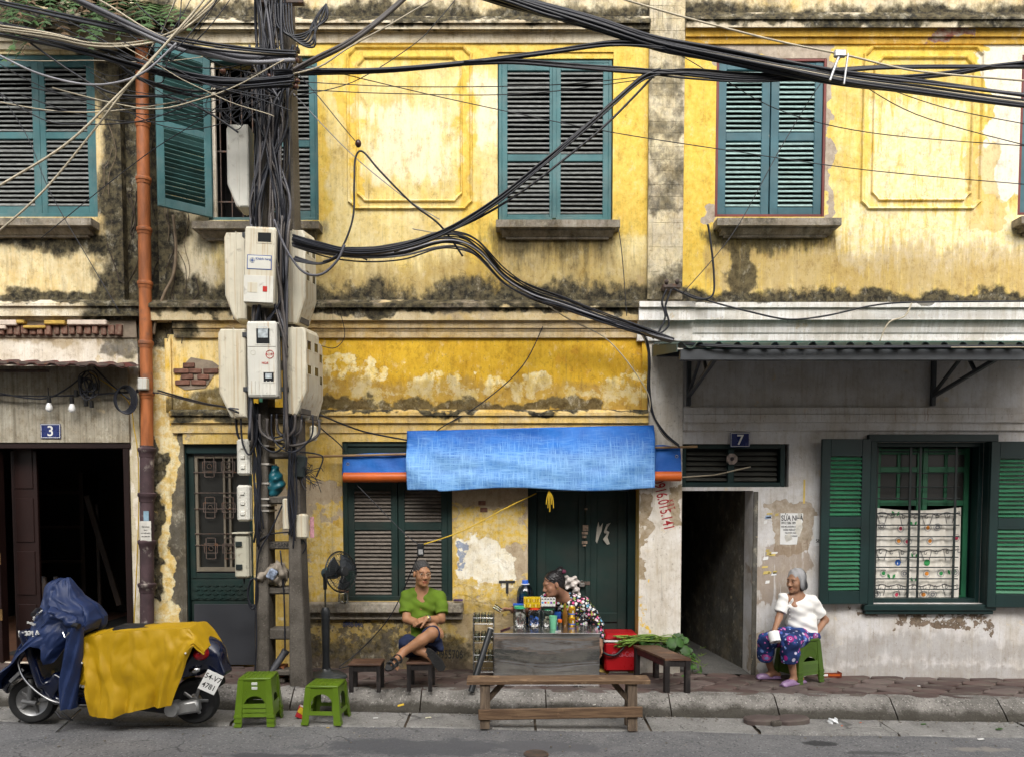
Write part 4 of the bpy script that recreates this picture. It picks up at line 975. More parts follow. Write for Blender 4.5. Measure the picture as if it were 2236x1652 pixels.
# grit and crumbs lying in the gutter
rq=random.Random(77); gm=MB()
for i in range(900):
    x=rq.uniform(-6.2,6.2); y=-1.135-abs(rq.gauss(0,.05)) if i % 3 else rq.uniform(-3.0,-1.14); z=zg(x)+(-.172 if y > YR else ZR+.004); r_=rq.uniform(.003,.009)
    gm.obox((x,y,z+r_*.4),(r_*2,r_*1.5,r_),Matrix.Rotation(rq.uniform(0,3),3,'Z'))
tag(gm.build('gutter_grit',pmat('pale_grit',(.22,.20,.17),.9,.5,60,bump=0,rnd=0),fix=False),'pale grit and crumbs scattered along the gutter and road','grit',None,'stuff')

# ================================================================ drainpipe
m_pipe=pmat('orange_brown_pipe',(0.36,0.115,0.035),.55,.35,3,sc=(4,4,1),bump=.2,dirt=((.14,.075,.05),.40,3),world=True)
m_pipe2=pmat('peeling_purple_pipe',(0.075,0.045,0.05),.75,.4,5,bump=.5,dirt=((.42,.38,.33),.36,7),world=True)
pp=thing('drainpipe','tall orange drainpipe with collars and peeling dark lower length between two houses','pipe',(X(322,1360,-.1),-.1,zg(-4)))
def pipe_at(v):
    u=309+(v-95)/(970-95)*13 if v < 970 else 321
    return P(u,v,-.10)
def piperun(v0,v1,r,mat,name): return MB().tube([pipe_at(v0+(v1-v0)*i/10) for i in range(11)],r,18).build(name,mat,pp,smooth=50)
piperun(92,972,.062,m_pipe,'upper_pipe'); piperun(972,1500,.070,m_pipe2,'lower_pipe')
for vv in (272,395,505,622,752,862):
    a,b=pipe_at(vv-8),pipe_at(vv+8); MB().tube([a,a.lerp(b,.12),a.lerp(b,.3),a.lerp(b,.55),a.lerp(b,.6),b],[.066,.076,.078,.076,.07,.067],18).build('collar',m_pipe,pp,smooth=50)
for vv in (985,1083,1186,1280):
    a,b=pipe_at(vv-9),pipe_at(vv+12); MB().tube([a,a.lerp(b,.1),a.lerp(b,.4),a.lerp(b,.5),b],[.075,.094,.092,.082,.075],18).build('collar',m_pipe2,pp,smooth=50)
m_inkblack=pmat('black_print',(.02,.02,.02),.8,.1,9,bump=0); m_inkblue=pmat('blue_print',(.03,.09,.3),.8,.2,9,bump=0); m_inkred=pmat('red_print',(.45,.03,.02),.8,.2,9,bump=0)
m_notice=pmat('paper_notice',(.62,.60,.54),.9,.15,12,bump=.1)
c=P(318,1158,-.175); nt=MB().obox(c,(.115,.004,.21),None,.001).build('paper_notice',m_notice); tag(nt,'small white printed notice pasted low on the drainpipe','notice')
for i,s_ in enumerate(('','TẮC CỐNG','024.3','HÚT BỂ PHỐT','0915.850.250')):
    text('lettering',s_,.016,(c.x,c.y-.0035,c.z+.075-i*.033),m_inkblack,nt)
c=P(319,1128,-.175); nt=MB().obox(c,(.055,.003,.13),None,.001).build('torn_sticker',pmat('pale_blue_paper',(.22,.34,.42),.9,.3,14)); tag(nt,'torn pale blue sticker above the notice on the drainpipe','sticker')
# ================================================================ concrete pole
YP=-0.74
m_conc=ground_mat('grey_pole_concrete',(0.07,0.061,0.05),(0.12,0.107,0.09),None,3,.45)
m_concd=pmat('dark_concrete',(0.10,.09,.075),.9,.3,6,bump=.5)
po=thing('utility_pole','grey concrete two-legged ladder pole carrying cables and meter boxes','utility pole',(X(610,1490,YP),YP,zg(-2.3)))
def leg(pts,dep):
    mb=MB(); vs_=[]; fs=[]
    for u0,u1,v in pts:
        a,b=P(u0,v,YP-dep/2),P(u1,v,YP-dep/2); c_=.012
        for x,y in ((a.x+c_,a.y),(b.x-c_,a.y),(b.x,a.y+c_),(b.x,a.y+dep-c_),(b.x-c_,a.y+dep),(a.x+c_,a.y+dep),(a.x,a.y+dep-c_),(a.x,a.y+c_)): vs_.append((x,y,a.z))
    for i in range(len(pts)-1):
        for k in range(8): fs.append((i*8+k,i*8+(k+1) % 8,(i+1)*8+(k+1) % 8,(i+1)*8+k))
    fs.append(tuple((len(pts)-1)*8+k for k in range(8)))
    return mb.add(vs_,fs).build('pole_leg',m_conc,po)
leg([(556,586,1530),(557,585,1300),(559,583,1100),(563,584,900),(564,582,500),(566,584,100),(568,585,-60)],.26)
leg([(632,671,1530),(630,660,1300),(629,655,1180),(632,653,1000),(630,650,800),(622,642,500),(612,632,100),(606,626,-60)],.26)
for v0,v1 in ((30,60),(150,168),(250,270),(360,378),(470,488),(580,600),(690,706),(790,806),(890,905),(985,1000),(1082,1099),(1181,1197),(1278,1294),(1368,1392),(1458,1470)):
    x0,x1,z0,z1=R(574,v0,640,v1,YP); t_=(v0/1500)
    MB().box(x0,x1,YP-.09,YP+.09,z0,z1,.014).build('rung',m_conc,po)
text('lettering','CHIẾU SÁNG',.062,P(602,1189,YP-.092),m_inkblack,po,sx=.85)
text('lettering','C·17',.075,P(608,1091,YP-.092),m_concd,po)
for i,ch in enumerate('1890'): text('lettering',ch,.085,P(570,1190+i*18,YP-.1315),m_concd,po)
for vv in (970,1010,1052,1086,1100,1112):
    x0,x1,z0,z1=R(556,vv,587,vv+4,YP-.135)
    MB().box(x0,x1,YP-.137,YP+.134,z0,z1).build('steel_band',pmat('pale_steel_band',(.5,.47,.42),.5,metal=.4),po)
# ================================================================ meter boxes
def boxmat(name,col,rust=.3):
    t=NT(name); v=t.obj()
    c=t.mix(t.ss(t.noise(4,5,.6,v),.35,.7),tuple(x*.86 for x in col),col)
    s1=t.ss(t.noise(1.0,5,.65,v,(34,34,.8)),.62-rust*.22,.76-rust*.18)
    c=t.mix(t.m('MULTIPLY',s1,.6),c,(0.36,0.22,0.08))
    s2=t.ss(t.noise(9,6,.7,v),.58,.72); c=t.mix(t.m('MULTIPLY',s2,.65),c,(0.17,.14,.10))
    return t.done(c,.5,t.bump(t.noise(20,3,.5,v),.08,.004),0,.4)
m_box=boxmat('aged_ivory_plastic',(0.60,0.56,0.44),.58); m_box2=boxmat('white_plastic_housing',(0.64,0.63,0.56),.3); m_box3=boxmat('grey_ivory_steel',(0.50,0.48,0.38),.2)
m_glass=NT('smoked_window'); m_glass=m_glass.done((0.02,.022,.024),.12,None,0,.5)
m_dial=pmat('meter_dial',(.45,.50,.52),.5,.4,30,bump=0)
def meterbox(label,loc,rz,w,h,d,mat,wins,roll=0.0,style=0,chamfer=.28):
    t=thing('meter_box',label,'meter box',loc,0,'electricity meter boxes fixed to the pole',rot=(0,roll,rz))
    L=dict(parent=t,local=True)
    q=.03
    prof=[(0,0),(-d*.55,0),(-d*.62,.02),(-d,h*chamfer),(-d,h-q*1.5),(-d*.9,h-.004),(0,h)] if style == 0 else [(0,0),(-d+.012,0),(-d,.02),(-d,h-.02),(-d+.012,h),(0,h)]
    b=MB(); n=len(prof); ins=.012
    rings=[(-w/2,.012),(-w/2+ins,0),(w/2-ins,0),(w/2,.012)]
    cy=-d/2; cz=h/2; vs_=[]
    for x,s in rings: vs_ += [(x,y+(s if y < cy else -s),z+(s if z < cz else -s)) for y,z in prof]
    fs=[tuple(range(n))[::-1],tuple(3*n+i for i in range(n))]+[(j*n+i,j*n+(i+1) % n,(j+1)*n+(i+1) % n,(j+1)*n+i) for j in range(3) for i in range(n)]
    b.add(vs_,fs).build('housing',mat,smooth=25,**L)
    MB().box(-w/2-.004,w/2+.004,-d*.46,-d*.42,-.004,h+.006,.003).build('seam_flange',mat,**L)
    for (x,z,ww,hh) in wins:
        f=MB(); y=-d-.004; tt=.012
        f.box(x-ww/2-tt,x+ww/2+tt,y,-d+.01,z+hh/2,z+hh/2+tt,.002).box(x-ww/2-tt,x+ww/2+tt,y,-d+.01,z-hh/2-tt,z-hh/2,.002).box(x-ww/2-tt,x-ww/2,y,-d+.01,z-hh/2,z+hh/2,.002).box(x+ww/2,x+ww/2+tt,y,-d+.01,z-hh/2,z+hh/2,.002)
        wo=f.build('window_rim',mat,**L)
        MB().box(x-ww/2,x+ww/2,-d-.0015,-d+.004,z-hh/2,z+hh/2).build('window_pane',m_glass,wo,local=True)
    if style == 0:
        MB().box(-w*.34,w*.34,-d*.70,-d*.6,.012,h*.13,.004).build('cable_hatch',m_concd,**L)
    return t
YB=YP-.17
def lower(u,v,y): return P(u,v,y)
def boxat(label,u0,v0,u1,v1,y,rz,w,d,mat,wins,**k):
    x0,x1,z0,z1=R(u0,v0,u1,v1,y); h=z1-z0
    return meterbox(label,((x0+x1)/2,y,z0),rz,w,h,d,mat,[(a*w,b*h,c_*w,e*h) for a,b,c_,e in wins],**k)
W2=[(-.25,.80,.26,.10),(.25,.80,.26,.10),(-.25,.52,.26,.10),(.25,.52,.26,.10)]
b1=boxat('ivory meter box with blue bordered customer label facing the street',543,508,607,672,YB-.02,0,.285,.17,m_box,[(.14,.86,.42,.12)],roll=math.radians(2.5),style=1)
b4=boxat('clean white meter box with red N 197 stamp and padlock',552,709,614,870,YB-.02,0,.275,.16,m_box2,[(.05,.80,.44,.20),(.22,.26,.34,.12)],style=1)
boxat('upper rust-streaked ivory meter box on the yellow-wall side of the pole',626,513,642,713,YP-.03,math.radians(78),.25,.21,m_box,W2)
boxat('twin-column rust-streaked ivory meter box beside the white stamped box, yellow-wall side',624,722,640,908,YP-.06,math.radians(78),.30,.24,m_box,W2)
boxat('second rusty ivory meter box fixed behind the twin-column one',655,748,669,920,YP+.16,math.radians(78),.22,.16,m_box,W2)
boxat('rust-streaked ivory meter box beside the labelled box, drainpipe side',536,516,554,704,YP-.02,math.radians(-88),.24,.20,m_box,[])
boxat('large ivory meter box beside the white stamped box, drainpipe side',534,725,556,914,YP-.10,math.radians(-84),.30,.25,m_box,[])
boxat('plain white meter box high on the pole in front of the barred window',540,284,560,462,YP-.02,math.radians(-88),.24,.20,m_box2,[])
# prints and small fittings of the two front boxes
def onbox(b,w,h,d): return b
def bpr(b,name,x,z,ww,hh,mat,d,y=.0): return MB().box(x-ww/2,x+ww/2,-d-.003-y,-d+.002,z-hh/2,z+hh/2,.001).build(name,mat,b,local=True)
H1=.75
lb=bpr(b1,'customer_label',.0,.37,.225,.13,m_inkblue,.17); bpr(b1,'customer_label',.0,.37,.212,.117,m_box2,.17,.001)
bpr(b1,'lower_cover',0,.13,.27,.24,m_box2,.17,.006); bpr(b1,'seal_window',.06,.13,.04,.05,m_inkred,.17,.009); bpr(b1,'flap',-.055,.14,.09,.09,m_box,.17,.0085)
def ltext(b,s_,sz,x,y,z,mat,sx=1.0):
    o=text('lettering',s_,sz,(x,y,z),mat,b,sx=sx); o.matrix_parent_inverse=Matrix.Identity(4); return o
ltext(b1,'Khách hàng',.030,.035,-.175,.40,m_inkblue)
MB().tube([(-.065+.022*math.cos(a*.6283),-.1755,.385+.022*math.sin(a*.6283)) for a in range(10)],.0015,4,True).build('emblem',m_inkblue,b1,local=True)
MB().add([(-.065,-.176,.36),(-.06,-.176,.38),(-.04,-.176,.385),(-.06,-.176,.39),(-.065,-.176,.41),(-.07,-.176,.39),(-.09,-.176,.385),(-.07,-.176,.38)],[tuple(range(8))]).build('emblem',m_inkblue,b1,local=True)
def ring(b,x,y,z,r,mat,t_=.003): return MB().tube([(x+r*math.cos(a*.5236),y,z+r*math.sin(a*.5236)) for a in range(12)],t_,5,True).build('stamp_ring',mat,b,local=True)
ring(b4,.075,-.162,.385,.037,m_inkred); ltext(b4,'N 197',.034,.075,-.1625,.383,m_inkred,.8); ltext(b4,'HOA',.028,.03,-.1625,.305,m_inkred)
ring(b4,-.08,-.161,.40,.022,m_box3,.0015)
for i in range(6): bpr(b4,'rib',-.10+i*.035,.09,.006,.11,m_box2,.16,.003)
bpr(b4,'meter_dial',.014,.585,.09,.10,m_dial,.16,-.0005); bpr(b4,'meter_dial',.06,.19,.06,.045,m_dial,.16,-.0005)
bpr(b4,'door_gap',0,.455,.262,.004,m_concd,.16,-.001)
pk=MB().box(-.018,.012,-.205,-.185,-.055,-.02,.004).build('padlock',pmat('green_padlock',(.05,.16,.10),.4,metal=.5),b4,local=True)
MB().tube([(-.003+.011*math.cos(a),-.195,-.02+.03*math.sin(a)) for a in [math.pi*i/6 for i in range(7)]],.003,5).build('shackle',pmat('bright_steel',(.6,.6,.6),.3,metal=1),pk,local=True)
# brackets behind boxes
for u,v in ((543,735),(545,852),(622,735),(628,852),(543,520)):
    c=P(u,v,YP-.16); tag(MB().box(c.x-.03,c.x+.03,c.y-.10,c.y+.10,c.z-.022,c.z+.022,.003).build('steel_bracket',m_steel,po),None,None)
# smaller junction boxes
def smallbox(label,u0,v0,u1,v1,y,d,mat,rz=0.0,name='junction_box',clips=True,drop=0):
    x0,x1,z0,z1=R(u0,v0,u1,v1,y); w_,h=x1-x0,z1-z0
    t=thing(name,label,'junction box',((x0+x1)/2,y,z0),rz)
    MB().box(-w_/2,w_/2,-d,0,.0,h,.02).build('housing',mat,t,local=True,smooth=30)
    MB().box(-w_/2-.006,w_/2+.006,-d*.55,-d*.45,.01,h-.01,.003).build('seam_flange',mat,t,local=True)
    if clips:
        for k in (.22,.5,.78): MB().box(-.02,.02,-d-.012,-d+.01,h*k-.018,h*k+.018,.004).build('clip',mat,t,local=True)
    if drop: MB().cyl((0,-d/2,.0),(0,-d/2,-drop),.01,seg=8).build('gland',m_blackiron,t,local=True)
    return t
smallbox('rounded white junction box on the pole just above the other white one',526,959,553,1037,YP-.05,.13,m_box2)
smallbox('rounded white junction box on the pole below its twin and above the grey-ivory box',526,1058,553,1136,YP-.05,.13,m_box2)
g=smallbox('tall grey-ivory steel box with black latches low on the pole',522,1165,552,1258,YP-.03,.14,m_box3,drop=.06,clips=False)
for k in (.2,.72): MB().box(-.05,.01,-.155,-.13,.42*k,.42*k+.05,.003).build('latch',m_blackiron,g,local=True)
MB().box(-.08,.075,-.16,.01,.425,.44,.003).build('hood',m_box3,g,local=True)
smallbox('small beige junction box on the wall side of the pole above the lettered rung',650,1120,675,1174,YP-.02,.12,m_box,drop=.05,clips=False)
smallbox('narrow ivory conduit cover on the pole between two rungs',620,1087,631,1155,YP-.14,.05,m_box,clips=False)
smallbox('tiny ivory breaker box hanging under the rusty meter boxes',679,929,693,962,YP+.05,.07,m_box,clips=False)
c=P(681,1150,YP-.06); st=MB().obox(c,(.04,.004,.20),None,.001).build('printed_sticker',pmat('pink_green_sticker',(.5,.25,.28),.7,.6,16,bump=0)); tag(st,'small pink and green printed sticker behind the beige junction box','sticker')
# cables -------------------------------------------------------------------------------------------------
m_cab=pmat('black_cable_sheath',(0.016,0.018,0.026),.42,.35,5,bump=.05,rnd=.4,dirt=((.045,.045,.05),.35,6))
m_cabg=pmat('grey_cable_sheath',(0.10,0.10,0.115),.5,.3,4,bump=.05,rnd=.3)
m_cabw=pmat('cream_cable_sheath',(0.50,0.44,0.32),.6,.2,5,bump=.05,rnd=.2)
m_cabb=pmat('brown_grey_trunk_cable',(0.085,0.075,0.07),.5,.3,4,bump=.1)
m_cabl=pmat('pale_grey_cable',(0.26,0.26,0.28),.5,.3,4,bump=.05)
m_ycab=pmat('yellow_cable',(0.55,0.36,0.02),.5,.2,5,bump=.05)
crnd=random.Random(21)
def cable(pts,r,mat,label,group,name='cable',n=7,seg=6,jit=0.0):
    q=crom(pts,n)
    if jit:
        o=crnd.uniform(0,99); q=[p+jit*Vector((mnoise.noise((o,i*.11,0)),mnoise.noise((o,i*.11,5)),mnoise.noise((o,i*.11,9)))) for i,p in enumerate(q)]
    ob=MB().tube(q,r,seg).build(name,mat,smooth=180,fix=False)
    return tag(ob,label,'cable',group)
def px(pts,y):
    return [P(u,v,y[i] if isinstance(y,(list,tuple)) else y) for i,(u,v) in enumerate(pts)]
def bundle(pts,n,y,spread,r,label,group,mats=None,ends=1.0,name='cable'):
    base=px(pts,y); m=len(base)
    for k in range(n):
        a=crnd.uniform(0,6.28); rad=spread*math.sqrt(crnd.uniform(0,1)); tw=crnd.uniform(-1.2,1.2); q=[]
        for i,p in enumerate(base):
            f=i/(m-1); e=1+(ends-1)*abs(2*f-1)**3
            an=a+tw*f*3; w_=1+.5*mnoise.noise((k*7.1,i*.8,3))
            q.append(p+Vector((crnd.uniform(-.01,.01),.8*rad*math.cos(an)*w_*e,rad*math.sin(an)*w_*e)))
        mt=(mats or [m_cab])[k % len(mats or [m_cab])]
        cable(q,r*crnd.uniform(.75,1.3),mt,label,group,name=name)
def single(pts,y,r,mat,label,group=None,jit=0.004): return cable(px(pts,y),r,mat,label,group,jit=jit)
YC=-1.35
bundle([(1040,-20),(1120,2),(1200,24),(1300,52),(1430,92),(1560,118),(1700,145),(1850,172),(2000,192),(2240,224),(2500,250)],17,-1.5,.062,.0125,'black cable in the thickest bundle crossing above the teal-blue shuttered window','thick high cable bundle',[m_cab]*6+[m_cabg]+[m_cab]*4+[m_cabw])
bundle([(600,160),(690,156),(800,154),(900,148),(1040,134),(1200,113),(1340,95),(1450,100)],8,[-1.2,-1.3,-1.35,-1.4,-1.42,-1.45,-1.48,-1.5],.024,.010,'black cable running from the pole up into the thick bundle','cables from the pole to the thick bundle',ends=2.0)
bundle([(1010,136),(1120,133),(1250,143),(1360,153),(1440,158),(1520,158),(1620,166),(1720,168),(1800,160),(1900,152),(2000,150),(2240,150)],5,-1.42,.025,.009,'black cable in the lower loose bundle over the teal-blue shuttered window','loose cable bundle')
bundle([(1430,158),(1500,166),(1620,176),(1720,172),(1830,166),(1960,172),(2080,162),(2160,148),(2260,138)],5,-1.42,.022,.009,'black cable in the lower loose bundle over the teal-blue shuttered window','loose cable bundle')
bundle([(1440,158),(1400,175),(1330,235),(1260,298),(1180,365),(1090,438),(1000,495),(930,527),(850,547),(770,552),(700,538),(640,520)],7,[-1.42]*9+[-1.35,-1.25,-1.15],.032,.0085,'black cable sagging diagonally from the pilaster across the teal shutters to the pole','diagonal cable bundle')
single([(1430,162),(1380,215),(1310,285),(1220,358),(1130,425),(1040,478),(960,512),(860,550)],-1.40,.010,m_cab,'lone black cable hanging just below the diagonal bundle')
bundle([(640,535),(720,552),(800,556),(880,548),(950,528),(1000,526),(1045,548),(1100,605),(1160,640),(1230,664),(1310,692),(1400,722),(1470,742)],15,[-1.1,-1.2,-1.25,-1.25,-1.2,-1.1,-1.,-.8,-.6,-.5,-.4,-.35,-.35],.085,.0075,'black cable dipping from the meter boxes past the belt cornice to the awning','cables from the meters to the awning',[m_cab]*5+[m_cabl],ends=.25)
bundle([(1395,720),(1412,745),(1417,790),(1416,850),(1424,900),(1450,945),(1482,972)],4,-.22,.016,.009,'black cable dropping down the corner past the awning end to the blue tarpaulin','cables dropping at the corner',[m_cab,m_cab,m_cabw,m_cab])
bundle([(1400,724),(1450,742),(1520,752),(1620,757),(1750,758),(1900,757),(2240,756)],4,[-.4,-.8,-1.25,-1.33,-1.33,-1.33,-1.33],.012,.008,'thin cable lying along the front edge of the green awning','cables on the awning',[m_cab,m_cabw,m_cab])
bundle([(640,560),(700,572),(760,550),(800,556)],4,-1.2,.02,.008,'short black cable fanning out from the rusty meter boxes','short cables beside the meter boxes',ends=2.5)
single([(598,480),(625,545),(660,592),(700,600),(735,570),(752,535)],-1.45,.011,m_cabg,'grey cable looping in front of the rusty meter boxes')
single([(705,572),(740,552),(770,480),(773,400),(776,345),(792,332),(830,375),(900,445),(960,492),(1010,560)],[-1.3,-1.3,-1.3,-1.3,-1.3,-1.3,-1.3,-1.25,-1.2,-1.1],.009,m_cab,'black cable hooked over the small brown insulator in front of the blank panel')
# insulator
c=P(782,314,-1.3); tag(MB().ball(c,(.028,.028,.035),10,8).build('insulator',pmat('brown_porcelain',(.06,.025,.02),.3,.3),smooth=180),'small brown porcelain insulator hanging on wire before the blank yellow panel','insulator')
single([(640,150),(690,205),(730,255),(775,308)],-1.3,.004,m_cab,'thin wire from the pole top to the small brown insulator')
single([(640,205),(760,330),(880,430),(960,480)],-1.2,.004,m_cabl,'thin pale wire slanting across the blank yellow panel')
single([(900,500),(990,524),(1100,600),(1230,690),(1330,745),(1410,850),(1418,900)],[-1.1,-1.,-.7,-.4,-.3,-.25,-.25],.0055,m_cabw,'cream wire following the dipping bundle down to the corner')
thin=[([(640,178),(900,190),(1200,186),(1430,165)],'thin wire stretched level across the blank yellow panel'),([(640,195),(850,205),(1150,205),(1430,170)],'thin wire sagging level just under its neighbour'),([(655,140),(760,165),(1000,220),(1300,283),(1600,330),(1900,372),(2240,404)],'long thin wire falling steadily across both yellow houses'),([(1300,60),(1450,105),(1560,165)],'short thin wire falling from the thick bundle past the pilaster'),([(1850,165),(2000,250),(2240,318)],'thin wire curving below the thick bundle across the second blank panel'),([(1900,180),(2060,235),(2240,272)],'thin wire just beneath the thick bundle across the second blank panel'),([(1560,160),(1700,240),(1900,290),(2240,320)],'thin wire crossing the turquoise slats and second blank panel'),
    ([(1840,120),(1780,200),(1700,330),(1600,510),(1490,640)],'thin wire dropping diagonally over the turquoise slats to the cornice end'),([(640,210),(770,180),(900,100),(960,40),(1010,-20)],'thin wire climbing from the pole past the top cornice'),([(1350,500),(1358,560),(1368,690)],'thin vertical wire hanging beside the middle sill')]
for pts,lb in thin: single(pts,-1.3,.0038,m_cab,lb,jit=.006)
single([(1330,-10),(1500,40),(1700,90),(1850,122),(2000,155),(2240,178)],-1.55,.008,m_cabw,'cream messenger wire above the thick bundle with a steel clamp')
c=P(1833,118,-1.55); tag(MB().box(c.x-.05,c.x+.05,c.y-.02,c.y+.02,c.z-.03,c.z+.03,.01).cyl(c,c+Vector((-.08,0,-.22)),.012).cyl(c+Vector((.07,0,0)),c+Vector((.04,0,-.25)),.009).build('cable_clamp',pmat('galvanised_clamp',(.5,.5,.5),.4,metal=.7)),'galvanised clamp hanging the thick bundle from the cream messenger wire','clamp')
bundle([(640,155),(690,130),(760,95),(830,45),(900,-20)],3,-1.3,.02,.016,'thick brown-grey cable climbing from the pole to the roof','climbing trunk cables',[m_cabb])
single([(640,162),(700,145),(760,105),(850,55),(960,-10)],-1.35,.007,m_cabw,'cream cable climbing beside the thick brown-grey ones')
bundle([(120,-25),(200,10),(300,60),(380,95),(450,112),(540,128),(645,124)],2,[-1.6,-1.6,-1.55,-1.5,-1.45,-1.4,-1.3],.035,.022,'thick grey trunk cable sweeping down to the pole from the roof','thick grey trunk cables',[m_cabl,m_cabg])
single([(150,-30),(230,8),(330,70),(420,100),(560,116),(645,118)],-1.5,.008,m_cabw,'thin cream cable lashed along the thick grey trunk cables')
bundle([(-120,40),(0,66),(100,86),(200,112),(300,142),(420,172),(520,182),(640,172)],9,-1.45,.055,.009,'black cable in the tangle over the drainpipe and first teal shutters','black cable tangle over the drainpipe')
bundle([(-100,-10),(60,22),(250,62),(430,96),(560,112),(645,118)],3,-1.5,.03,.009,'black cable high above the tangle, level with the ferns','high black cables by the ferns')
bundle([(0,62),(110,78),(200,97),(280,98),(360,82),(430,40),(500,-25)],4,-1.5,.022,.0075,'cream cable bending up from the tangle towards the roof','cream cables bending to the roof',[m_cabw])
single([(-60,445),(0,405),(140,318),(250,215),(300,165),(350,110),(420,30),(460,-20)],-1.6,.010,m_cabw,'upper of two cream cables slanting over the first teal shutters')
single([(-60,545),(0,503),(100,412),(205,285),(290,175),(370,90),(480,-20)],-1.55,.009,m_cabw,'lower of two cream cables slanting over the first teal shutters')
single([(-60,92),(0,122),(80,160),(180,184),(260,180),(320,155),(385,95)],-1.6,.009,m_cabl,'pale cable drooping across the top of the first teal shutters')
bundle([(240,120),(300,168),(400,200),(470,205),(540,190),(640,185)],5,-1.35,.03,.008,'black cable drooping over the open shutter leaf','cables over the open shutter leaf')
single([(60,90),(160,160),(250,205),(380,215),(460,250),(520,290)],-1.4,.009,m_cab,'black cable falling across the barred window to the white meter box')
single([(-20,190),(90,260),(180,272),(300,266),(400,235)],-1.35,.005,m_cab,'thin black wire drooping across the middle of the first teal shutters')
single([(0,205),(60,300),(110,420),(190,560),(260,680)],-1.2,.004,m_cab,'thin black wire falling across the first teal shutters and sill')
single([(90,520),(200,430),(330,330),(440,260),(540,180)],-1.2,.004,m_cab,'thin black wire rising behind the drainpipe to the pole')
# bundle wrapped down the pole
lab='black cable hanging in the dense bundle wrapped down the concrete pole'
for k in range(44):
    u0=crnd.uniform(552,640); u1=crnd.uniform(560,632); u2=crnd.choice([crnd.uniform(548,572),crnd.uniform(608,630),crnd.uniform(590,625)]); v0=crnd.choice([-30,-30,-30,100,140,160]); v1=crnd.uniform(560,960)
    if v0 > 0: u0=crnd.choice([545,640,650,560])
    pts=[(u0,v0),(u0*.6+u1*.4+crnd.uniform(-8,8),v0*.6+230*.4),(u1,crnd.uniform(200,260)),(u1*.6+u2*.4+crnd.uniform(-10,10),340),(u2+crnd.uniform(-9,9),440),(u2+crnd.uniform(-6,6),520)]
    if v1 > 640: pts += [(u2+crnd.uniform(-6,6) if abs(u2-580) > 12 else 615,640)]
    if v1 > 760: pts += [(551+crnd.uniform(-5,5) if u2 < 585 else 622+crnd.uniform(-5,5),760)]
    pts += [(550+crnd.uniform(-6,6) if u2 < 585 else 624+crnd.uniform(-6,6),v1+30)]
    cable(px(pts,[YP-.20-crnd.uniform(0,.12) for _ in pts]),crnd.uniform(.008,.0145),crnd.choice([m_cab,m_cab,m_cab,m_cabg,m_cabb]),lab,'dense bundle on the pole',jit=.012)
lab='black cable running down the lower pole between the small boxes'
for k in range(16):
    s=crnd.choice((0,1)); b=556 if s == 0 else 632
    pts=[(b+crnd.uniform(-6,10),880),(b+crnd.uniform(-8,14),960),(b+crnd.uniform(-6,16),1040),(b+crnd.uniform(-8,16),crnd.uniform(1090,1130)),(b+crnd.uniform(-4,20)-(0 if s else 0),crnd.uniform(1150,1200))]
    cable(px(pts,YP-.17),crnd.uniform(.006,.011),m_cab,lab,'cables on the lower pole',jit=.02)
lab='black cable loop hanging under the ivory meter boxes'
for k in range(14):
    a,b=((530,600),(560,640),(590,690),(640,690),(600,660),(520,560))[k % 6]; a += crnd.uniform(-8,8); b += crnd.uniform(-8,8)
    v0=crnd.choice((900,915,925)) if k % 3 else 690; dpt=crnd.uniform(30,75) if v0 > 800 else crnd.uniform(15,40)
    if v0 == 690: a,b=575+crnd.uniform(-8,8),625
    pts=[(a,v0-12),(a+4,v0+dpt*.6),((a+b)/2,v0+dpt),(b-4,v0+dpt*.55),(b,v0-10)]
    cable(px(pts,YP-.15-crnd.uniform(0,.1)),crnd.uniform(.008,.015),crnd.choice([m_cab,m_cabb]),lab,'cable loops under the meter boxes')
lab='wispy black wire end in the frayed bunch by the beige junction box'
for k in range(26):
    a=P(664,1030,YP-.1); e=P(664+crnd.uniform(-10,42),1035+crnd.uniform(-22,40),YP-.1+crnd.uniform(-.12,.1)); m1=a.lerp(e,.5)+Vector((crnd.uniform(-.06,.06),crnd.uniform(-.05,.05),crnd.uniform(-.05,.08)))
    cable([a+Vector((crnd.uniform(-.02,.02),0,crnd.uniform(-.05,.05))),m1,e],.0035,m_cab,lab,'frayed wire ends',n=5,seg=4)
c=P(657,1018,YP-.12); tag(MB().obox(c,(.10,.08,.22),Matrix.Rotation(.1,3,'Y'),.02).build('splice_closure',m_blackiron),'black cable splice wrapped in tape above the frayed wire bunch','splice')
for pts,lb,yy in (([(617,1100),(590,1160),(565,1210),(558,1300),(560,1400),(556,1470)],'black cable crossing behind the rung and running down the pole leg',YP-.16),([(650,985),(690,990),(705,1000),(690,1040)],'black cable looping beside the splice closure',YP-.1),([(612,1200),(620,1300),(622,1420)],'thin black wire hanging between the pole legs',YP-.1),([(560,1185),(590,1165),(640,1160)],'black cable arching over the lettered rung',YP-.14),([(655,1170),(668,1190),(660,1208)],'thin black tail under the beige junction box',YP-.06)):
    single(pts,yy,.008,m_cab,lb)
single([(548,1262),(541,1290),(545,1320),(553,1328),(561,1310),(562,1280),(556,1262),(546,1270),(541,1300),(550,1324)],YP-.14,.010,m_cab,'black cable coil hanging below the grey-ivory box')
single([(345,852),(400,868),(450,880),(490,888),(520,900)],[-.2,-.4,-.7,-.95,-1.1],.010,m_cab,'black cable from the drainpipe coil to the meter boxes')
single([(345,856),(410,874),(460,884),(520,892)],[-.2,-.4,-.75,-1.1],.007,m_cabg,'second cable from the drainpipe coil to the meter boxes')
single([(700,905),(790,940),(888,960)],[-.9,-.5,-.2],.009,m_cab,'black cable from the pole to the blue tarpaulin')
single([(690,925),(740,968),(752,985)],[-.9,-.3,-.1],.006,m_cab,'thin wire from the pole to the shuttered ground window')
